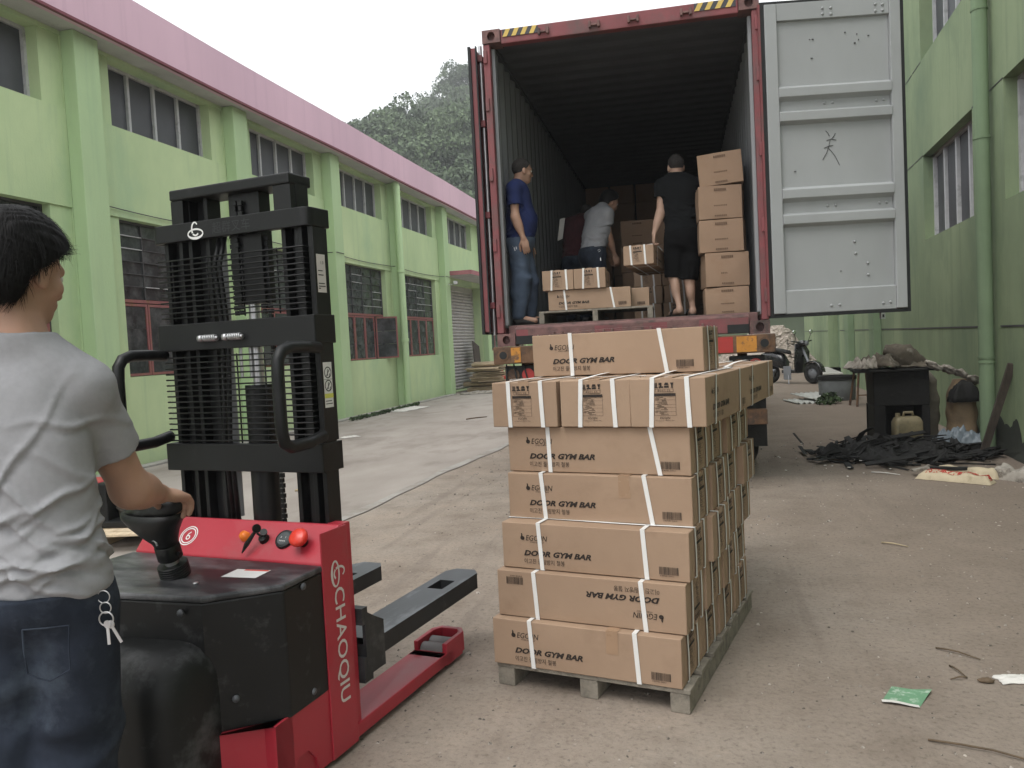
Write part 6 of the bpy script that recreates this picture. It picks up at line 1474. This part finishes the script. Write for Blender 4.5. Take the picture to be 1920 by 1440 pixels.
    def shirt(p):
        inf = O.get('loose', .012)
        d = torso(p, inf); below = (hem - p) @ At_up.astype(np.float32) + .006 * np.sin(p[:, 0] * 19 + sd) + .004 * np.sin(p[:, 1] * 31)
        d = smin(d, cone(p, hem - At_up * .02, hem + At_up * .10, .155*s*girth + inf, .15*s*girth + inf) if O.get('tube') else d, .03)
        for k in 'RL':
            if 'el' + k in J:
                S0, E0 = J['sh' + k], J['el' + k]; L = O.get('sleeve', .62); ax = (E0 - S0) / np.linalg.norm(E0 - S0); en = S0 + (E0 - S0) * L
                c = cone(p, S0, S0 + (E0 - S0) * (L + .1), .052*s + inf, .052*s + inf + O.get('flare', .008)); c = np.maximum(c, (p - en.astype(np.float32)) @ ax.astype(np.float32))
                inner = cone(p, S0, E0, .044*s + inf*.5, .044*s + inf * .6); c = np.maximum(c, -np.maximum(inner, -((p - (en - ax * .06).astype(np.float32)) @ ax.astype(np.float32))))
                d = smin(d, c, .035)
        d = d - folds(p, O.get('fold', .006), sd, O.get('fz', 26.0)) * (.30 + .70 * np.clip((chest[2] + .02 - p[:, 2]) / .28, 0, 1)) - ridges(p, O.get('ridge', .009))
        d = smax(d, below, .008)
        inner = torso(p, inf * .25 - .002); d = np.maximum(d, -np.maximum(inner, -below - .05))
        nd = J['head'] - nk; nd /= np.linalg.norm(nd); nc = nk + nd * .010; d = smax(d, -(np.linalg.norm(p - (nc + nd * .06).astype(np.float32), axis=1) - .078*s), .01)
        return d
    sh = link('shirt', sdf_mesh('shirt', shirt, lo, hi, O.get('hs', h), O['shirt']), root)
    # trousers
    if 'knR' in J:
        top = hem + At_up * .010; 
        def trousers(p):
            inf = .016 + O.get('tl', 0); d = ellip(p, hip, At, (.165*s*girth + inf, .115*s*girth + inf, .14*s + inf))
            d = smin(d, cone(p, hip, top, .15*s*girth, .145*s*girth) if True else d, .05)
            for k in 'RL':
                l = leg(p, k, inf, O.get('wide', .012))
                if O.get('short'):
                    kk = O['short']; en = J['hip' + k] + (J['kn' + k] - J['hip' + k]) * kk; ax = J['kn' + k] - J['hip' + k]; ax /= np.linalg.norm(ax)
                    l = cone(p, J['hip' + k], J['hip' + k] + (J['kn' + k] - J['hip' + k]) * (kk + .1), .095*s*girth + inf, .072*s + inf); l = np.maximum(l, (p - en.astype(np.float32)) @ ax.astype(np.float32))
                else: l = np.maximum(l, J['an' + k][2] - .05 - p[:, 2])
                d = smin(d, l, .03)
            d = d - folds(p, O.get('tfold', .006), sd + 4, 19.0) * np.clip((top[2] - .03 - p[:, 2]) / .12, 0, 1)
            return np.maximum(d, (p - top.astype(np.float32)) @ At_up.astype(np.float32))
        tr = link('trousers' if not O.get('short') else 'shorts', sdf_mesh('trousers', trousers, lo, hi, O.get('hs', h), O['trousers']), root)
    # hair
    hr = O.get('hair', .012); c0 = J['head']
    def hair(p):
        q = (p - c0.astype(np.float32)) @ Ah.T.astype(np.float32) / s
        d = ellip(p, c0 + np.array([0, -.014, .032]) @ Ah * s, Ah, ((.078 + hr)*s, (.098 + hr)*s, (.092 + hr*1.2)*s))
        if hr > .02: d = smin(d, ellip(p, c0 + np.array([0, -.055, -.035]) @ Ah * s, Ah, ((.068 + hr*.6)*s, (.05 + hr)*s, (.075)*s)), .04)
        fr = O.get('fringe', .055); nape = O.get('nape', -.075); ear = O.get('earline', .0)
        # keep where: behind the slanted hairline and above the nape
        line = q[:, 1] - (fr + .55 * (q[:, 2] - .07)); side_ = np.where(q[:, 1] > -.045 + 0 * q[:, 2], ear - q[:, 2] - .0 + np.clip((q[:, 1] + .02) * .9, -.2, .2), nape - q[:, 2])
        cut = np.maximum(line, np.maximum(side_, nape - q[:, 2])) * s
        return smax(d, cut, .012) - (.0018 * np.sin(q[:, 0] * 210 + 30 * np.sin(q[:, 2] * 20)) if hr > .02 else 0)
    hairo = link('hair', sdf_mesh('hair', hair, c0 - .19, c0 + .19, O.get('hh', .006), 'hair_black' if hr > .02 else 'hair_short'), root)
    # eyes
    for sx in (-1, 1):
        ep = c0 + np.array([sx*.031, .080, .004]) @ Ah * s
        e = MB().lathe([(.0001, -.011), (.008, -.008), (.011, 0), (.008, .008), (.0001, .011)], 10).build('eye', 'eye_white', root, smooth=True, loc=tuple(ep))
    return root, Ah, At, hairo
def tocw(d): return {k: np.array(cw(*v)) for k, v in d.items()}
def dirw(x, y, z): return np.array([x * math.cos(cth) - y * math.sin(cth), x * math.sin(cth) + y * math.cos(cth), z])
FZ = CZF
def shoes(root, J, k, fwd, m, sandal=False):
    a = np.array(J['an' + k]); t = np.array(J['toe' + k]); f = v3(fwd); f[2] = 0; f /= np.linalg.norm(f); r = np.array([f[1], -f[0], 0])
    z0 = FZ + .002
    heel = np.array([a[0], a[1], z0]) - f * .055; L = .265; rings = []
    if sandal:
        so = MB(); 
        P = [(-.0, -.034), (.06, -.038), (.15, -.045), (.22, -.042), (.262, -.015), (.262, .012), (.22, .04), (.15, .042), (.06, .036), (0, .034), (-.015, 0)]
        so.add([tuple(heel + f * x + r * y + np.array([0, 0, z])) for z in (0, .028) for x, y in P], [tuple(range(11)), tuple(range(21, 10, -1))] + [(i, (i+1) % 11, 11 + (i+1) % 11, 11 + i) for i in range(11)]); so.build('sandal', 'leather', root)
        MB().tube([heel + f * .15 - r * .045 + np.array([0, 0, .02]), heel + f * .14 - r * .03 + np.array([0, 0, .075]), heel + f * .14 + r * .02 + np.array([0, 0, .08]), heel + f * .15 + r * .045 + np.array([0, 0, .02])], .014, 8).build('sandal_strap', 'leather', root, smooth=True); return
    def shoe(p):
        d = cone(p, heel + f * .04 + np.array([0, 0, .045]), heel + f * .20 + np.array([0, 0, .032]), .042, .040); d = smin(d, cone(p, heel + f * .05 + np.array([0, 0, .05]), heel + f * .06 + np.array([0, 0, .095]), .045, .040), .03); return np.maximum(d, z0 - p[:, 2])
    c = heel + f * .12; link('shoe', sdf_mesh('shoe', shoe, c - .2, c + .2, .007, m), root)
# ---- man in the navy shirt, standing in profile at the left wall
JB = dict(head=(-1.0, .50, 3.095), neck=(-1.055, .50, 2.965), shR=(-1.063, .335, 2.90), shL=(-1.063, .665, 2.90), elR=(-1.055, .30, 2.625), wrR=(-.985, .30, 2.415), elL=(-1.03, .70, 2.62), wrL=(-1.02, .74, 2.40),
          chest=(-1.05, .50, 2.80), belly=(-1.03, .50, 2.60), hip=(-1.065, .50, 2.42), hem=(-1.05, .50, 2.43), belt=(-1.06, .5, 2.50), hipR=(-1.06, .42, 2.36), hipL=(-1.06, .58, 2.36), knR=(-1.045, .42, 2.02), knL=(-1.0, .58, 2.02), anR=(-1.09, .42, 1.69), anL=(-1.02, .60, 1.69), toeR=(-.93, .42, 1.625), toeL=(-.86, .62, 1.625))
J1 = tocw(JB)
fB = dirw(1, .12, 0); lookB = dirw(.85, .5, -.12)
man1, Ah1, At1, _ = figure('person', 'man in navy t-shirt and jeans standing by the left container wall', 'people', J1,
    dict(s=.97, h=.008, look=lookB, face=fB, girth=1.04, belly=1.25, shirt='tee_navy', trousers='denim_mid', wide=.022, hair=.004, nape=-.05, earline=-.018, fold=.004, seed=2.0, sleeve=.60, flare=.012,
         handR=dict(a=dirw(.2, .05, -1), n=dirw(.1, -1, 0), curl=.45, flip=-1), handL=dict(a=dirw(.2, 0, -1), n=dirw(0, 1, 0), curl=.45)))
for k in 'RL': shoes(man1, J1, k, fB, 'shoe_dark')
def keybunch(root, p, n=6):
    m = MB(); r = random.Random(3); p = Vector(p)
    m.tube([p + Vector((.012 * math.cos(a), 0, .012 * math.sin(a))) for a in np.linspace(0, 2*PI, 12)[:-1]], .0025, 5, closed=True)
    for i in range(n): q = p + Vector((r.uniform(-.015, .015), r.uniform(-.01, 0), -.02 - i * .014)); m.bar(q, q + Vector((r.uniform(-.012, .012), 0, -.035)), .009, .003, up=(0, 1, 0))
    m.build('key_bunch', 'zinc', root)
keybunch(man1, cw(-1.075, .325, 2.43)); ch = MB()
ch.tube([Vector(tuple(J1['neck'])) + Vector(tuple(dirw(*d))) for d in ((-.05, -.06, .03), (.01, -.075, .02), (.06, -.055, -.04), (.105, -.03, -.12), (.125, 0, -.19))], .004, 5); ch.build('neck_chain', 'straw', man1, smooth=True)
gl = MB(); hc = J1['head']; P = lambda x, y, z: Vector(tuple(hc + np.array([x, y, z]) @ Ah1 * .97))
gl.tube([P(.083, -.01, .008), P(.078, .09, .01)], .0022, 5); gl.tube([P(.06 * math.cos(a) * .4 + .034, .102, .004 + .019 * math.sin(a)) for a in np.linspace(0, 2*PI, 14)[:-1]], .002, 5, closed=True); gl.tube([P(-.034 + .024 * math.cos(a), .102, .004 + .019 * math.sin(a)) for a in np.linspace(0, 2*PI, 14)[:-1]], .002, 5, closed=True); gl.build('glasses', 'leather', man1, smooth=True)
# ---- man in black carrying a carton
JK = dict(head=(.475, .98, 3.095), neck=(.47, .95, 2.985), shL=(.335, .93, 2.905), shR=(.645, .97, 2.90), elL=(.305, .90, 2.632), wrL=(.238, .86, 2.435), elR=(.73, 1.10, 2.65), wrR=(.72, 1.28, 2.50),
          chest=(.495, .95, 2.80), belly=(.505, .95, 2.60), hip=(.52, .95, 2.40), hem=(.515, .95, 2.45), belt=(.515, .95, 2.50), hipL=(.44, .95, 2.34), hipR=(.60, .95, 2.34), knL=(.405, .95, 1.99), knR=(.56, .95, 1.96), anL=(.455, .86, 1.69), anR=(.585, .96, 1.675), toeL=(.37, 1.0, 1.632), toeR=(.55, 1.12, 1.622))
J2 = tocw(JK)
man2, Ah2, At2, _ = figure('person', 'man in black t-shirt and shorts carrying a carton by its strap', 'people', J2,
    dict(s=.98, h=.008, look=dirw(-.25, 1, -.1), face=dirw(-.05, 1, 0), girth=1.05, shirt='tee_black', trousers='shorts_black', short=1.0, hair=.0025, nape=-.045, earline=-.012, fold=.005, seed=5.0, sleeve=.42, loose=.018, skin='skin_pale',
         handL=dict(a=dirw(-.1, .0, -1), n=dirw(-1, -.2, 0), curl=1.25), handR=dict(a=dirw(-.2, 1, -.3), n=dirw(0, .3, 1), curl=.6)))
shoes(man2, J2, 'L', dirw(-.45, .6, 0), 'leather', True); shoes(man2, J2, 'R', dirw(-.2, .9, 0), 'leather', True)
hs_ = MB(); pL = Vector(tuple(J2['wrL'])) + Vector(tuple(dirw(-.012, .01, -.10)))
cb = HB.matrix_world if False else None
hs_.tube([cw(.03, .93, 2.288), cw(.10, .90, 2.325), pL, cw(.26, .90, 2.325), cw(.31, .93, 2.27)], .006, 6); hs_.build('carry_strap', 'strap_white', HB) if False else None
o = hs_.build('carry_strap', 'strap_white', None, smooth=True); o.parent = HB
Mh = Matrix.Translation(HB.location) @ HB.rotation_euler.to_matrix().to_4x4(); o.matrix_parent_inverse = Mh.inverted()
# ---- man in grey bending further in
JG = dict(head=(-.255, 1.74, 2.93), neck=(-.335, 1.62, 2.85), shR=(-.275, 1.49, 2.765), shL=(-.47, 1.74, 2.79), elR=(-.272, 1.53, 2.525), wrR=(-.222, 1.64, 2.33), elL=(-.42, 1.9, 2.55), wrL=(-.30, 1.98, 2.36), chest=(-.385, 1.58, 2.66), belly=(-.425, 1.52, 2.50), hip=(-.45, 1.47, 2.33), hem=(-.437, 1.49, 2.40), belt=(-.44, 1.48, 2.44), hipR=(-.40, 1.40, 2.28), hipL=(-.50, 1.54, 2.28), knR=(-.38, 1.45, 1.97), knL=(-.47, 1.62, 1.97), anR=(-.44, 1.36, 1.69), anL=(-.54, 1.52, 1.69), toeR=(-.36, 1.46, 1.622), toeL=(-.44, 1.66, 1.622))
J3 = tocw(JG)
man3, Ah3, At3, _ = figure('person', 'man in light grey t-shirt bending over cartons deep in the container', 'people', J3,
    dict(s=.95, h=.009, look=dirw(.8, .6, -.45), face=dirw(.7, .7, 0), shirt='tee_grey2', trousers='denim_dark', hair=.022, nape=-.07, earline=-.01, fold=.007, seed=8.0, sleeve=.45, loose=.016, fz=32.0,
         handR=dict(a=dirw(.25, .2, -1), n=dirw(.5, -.8, 0), curl=.9), handL=dict(a=dirw(.3, .3, -1), n=dirw(-.5, .8, 0), curl=.9)))
for k in 'RL': shoes(man3, J3, k, dirw(.7, .7, 0), 'shoe_dark')
keybunch(man3, cw(-.36, 1.32, 2.36), 5)
# ---- fifth worker, almost lost in the dark
JF = dict(head=(-.60, 2.48, 2.92), neck=(-.66, 2.30, 2.86), shR=(-.56, 2.16, 2.80), shL=(-.80, 2.25, 2.80), elR=(-.50, 2.3, 2.55), wrR=(-.45, 2.5, 2.42), elL=(-.84, 2.30, 2.55), wrL=(-.78, 2.52, 2.42), chest=(-.685, 2.16, 2.66), belly=(-.69, 2.10, 2.50), hip=(-.70, 2.06, 2.35), hem=(-.69, 2.08, 2.38), belt=(-.70, 2.07, 2.44), hipR=(-.62, 2.05, 2.28), hipL=(-.78, 2.05, 2.28), knR=(-.60, 2.12, 1.97), knL=(-.78, 2.12, 1.97), anR=(-.62, 2.02, 1.69), anL=(-.79, 2.02, 1.69), toeR=(-.60, 2.2, 1.622), toeL=(-.78, 2.2, 1.622))
J4 = tocw(JF)
man4, Ah4, At4, _ = figure('person', 'worker in dark striped shirt stooping in the shade behind the grey shirted man', 'people', J4,
    dict(s=.95, h=.010, look=dirw(.1, 1, -.6), face=dirw(.1, 1, 0), shirt='tee_maroon', trousers='denim_dark', hair=.012, fold=.005, seed=11.0, sleeve=.7, handR=dict(a=dirw(.1, .8, -.5), n=dirw(0, .5, .8), curl=.8), handL=dict(a=dirw(.1, .8, -.5), n=dirw(0, .5, .8), curl=.8)))
ap = MB(); ap.add([cw(-.86, 2.0, 2.83), cw(-.80, 2.0, 2.84), cw(-.84, 2.0, 2.60), cw(-.90, 2.0, 2.58)], [(0, 1, 2, 3)]); o = ap.build('white_sleeve', 'paper_white', man4, recalc=False); o.modifiers.new('s', 'SOLIDIFY').thickness = .012  # flat white strip added to stand for his white shirt sleeve
# ---- the driver in the foreground
OB = Vector((-1.634, 1.599, 0)); OF = Vector((-.2413, .9704, 0)); OR_ = Vector((.9704, .2413, 0))
def ow(x, y, z): return np.array(OB + OR_ * x + OF * y + Vector((0, 0, z)))
def od(x, y, z): return np.array(OR_ * x + OF * y + Vector((0, 0, z)))
JO = dict(head=(.000, .045, 1.640), neck=(.004, .012, 1.455), shR=(.120, .055, 1.345), shL=(-.215, -.02, 1.37), elR=(.140, .235, 1.06), wrR=(.118, .455, 1.005), elL=(-.27, .05, 1.10), wrL=(-.22, .25, .98),
          chest=(-.015, .015, 1.22), belly=(.005, .015, 1.03), hip=(.012, .015, .88), hem=(.01, .015, .855), belt=(.012, .012, .915), hipR=(.092, .02, .80), hipL=(-.075, .0, .80), knR=(.055, .05, .46), knL=(-.10, .02, .46), anR=(.03, -.02, .09), anL=(-.12, -.04, .09), toeR=(.07, .16, .035), toeL=(-.12, .15, .035))
J5 = {k: ow(*v) for k, v in JO.items()}
man5, Ah5, At5, hair5 = figure('person', 'man in grey t-shirt and dark jeans steering the stacker, seen from behind', 'people', J5,
    dict(s=1.03, h=.0055, hs=.006, look=od(.33, .95, -.22), face=od(.20, 1, 0), girth=.90, shirt='tee_grey', trousers='denim_dark', hair=.028, hh=.005, nape=-.092, earline=-.004, fringe=.080, fold=.007, ridge=.013, nr=44, tfold=.008, arm=1.16, seed=1.3, sleeve=.58, flare=.010, loose=.013, fz=24.0, wide=.02, zmin=-.02,
         handR=dict(a=od(.12, 1, -.25), n=od(.25, .25, 1), curl=.95, thumb=.5, size=1.16), handL=dict(a=od(0, .8, -.4), n=od(-.5, .3, .8), curl=.8)))
FZ = 0.0
for k in 'RL': shoes(man5, J5, k, od(.15, 1, 0), 'shoe_dark')
# combed strands over the hair cap
me = hair5.data; nv = len(me.vertices); co = np.empty(nv * 3); me.vertices.foreach_get('co', co); co = co.reshape(-1, 3); no = np.empty(nv * 3); me.vertices.foreach_get('normal', no); no = no.reshape(-1, 3)
rg = np.random.default_rng(4); pick = rg.choice(nv, 5200); c0 = J5['head']; crown = c0 + np.array([0, -.04, .13]) @ Ah5
vs = []; n = len(pick); P0 = co[pick]; N0 = no[pick]; away = P0 - crown; T = away - N0 * (away * N0).sum(1)[:, None]; T /= np.linalg.norm(T, axis=1)[:, None] + 1e-6; T += rg.normal(size=(n, 3)) * .10
dn = np.array([0, 0, -.35]); L = rg.uniform(.014, .036, n)[:, None]; S = np.cross(T, N0); S /= np.linalg.norm(S, axis=1)[:, None] + 1e-6; w = .0009
rows = []
for t in (0, .5, 1.0):
    q = P0 + T * L * t + N0 * (.0012 + .003 * t * (1 - t) * 4 * rg.uniform(.2, 1, n)[:, None]) + dn * L * t * t * .6; ww = w * (1 - .75 * t); rows += [q - S * ww, q + S * ww]
V = np.stack(rows, 1).reshape(-1, 3); b6 = np.arange(n)[:, None] * 6; Fq = np.concatenate([b6 + np.array([0, 1, 3, 2]), b6 + np.array([2, 3, 5, 4])])
st_ = link('hair_strands', np_mesh('hair_strands', V, Fq, 'hair_black', True), man5); st_['kind'] = 'stuff'
# collar, belt, buckle of keys
cl_ = MB(); nk5 = J5['neck']; nd = J5['head'] - nk5; nd /= np.linalg.norm(nd); ax1 = np.cross(nd, od(0, 1, 0)); ax1 /= np.linalg.norm(ax1); ax2 = np.cross(nd, ax1)
cc = nk5 + nd * .022
kp = Vector(tuple(ow(.186, -.035, .842)))
def ring(mb, c, r, t, tilt=0.0): mb.tube([c + Vector(tuple(od(r * math.cos(a), -.2 * r * math.sin(a) * tilt, r * math.sin(a)))) for a in np.linspace(0, 2*PI, 25)[:-1]], t, 6, closed=True)
m = MB(); ring(m, kp, .015, .0014); m.build('key_ring', 'zinc', man5, smooth=True)
m = MB(); ring(m, kp + Vector(tuple(od(.005, -.004, -.026))), .0135, .0016); m.build('key_ring', 'zinc', man5, smooth=True)
m = MB(); ring(m, kp + Vector(tuple(od(.007, -.008, -.052))), .017, .0019); m.build('key_ring', 'zinc', man5, smooth=True)
for k, (dx, dz) in enumerate(((.036, -.055), (.004, -.06))):
    a = kp + Vector(tuple(od(.010 + .008 * (1 - k), -.01, -.065))); m = MB(); m.bar(a, a + Vector(tuple(od(dx*.7, -.004, dz*.8))), .007, .002, up=tuple(od(0, 1, 0))); m.lathe([(0, -.0015), (.010, -.0015), (.010, .0015), (0, .0015)], 12, M=Matrix.Translation(a) @ Matrix.Rotation(PI/2, 4, 'X')); m.build('key', 'zinc', man5)

# back pocket of the driver's jeans, stitched outline
pk = MB(); pc = ow(.085, -.108, .745)
for a, b in (((-.055, .05), (.055, .055)), ((-.055, .05), (-.05, -.055)), ((.055, .055), (.05, -.05)), ((-.05, -.055), (0, -.075)), ((.05, -.05), (0, -.075))):
    pk.tube([pc + od(a[0], 0, a[1]), pc + od((a[0] + b[0]) / 2, -.004, (a[1] + b[1]) / 2), pc + od(b[0], 0, b[1])], .0022, 5)
pk.build('pocket_stitching', 'denim_dark', man5)
# ------------------------------------------------------------------ damp air
hz = bpy.data.materials.new('haze_air'); hz.use_nodes = True; hn = hz.node_tree; hn.nodes.clear()
ho = hn.nodes.new('ShaderNodeOutputMaterial'); hv = hn.nodes.new('ShaderNodeVolumePrincipled'); hv.inputs['Color'].default_value = (.93, .95, .97, 1); hv.inputs['Density'].default_value = HAZE
hn.links.new(hv.outputs[0], ho.inputs['Volume']); MATS['haze_air'] = hz
o = MB().bb((-152, -62, -1.0), (152, 302, 74)).build('haze', 'haze_air'); o['kind'] = 'stuff'; o['label'] = 'thin damp haze filling the yard and the hillside'; o['category'] = 'haze'
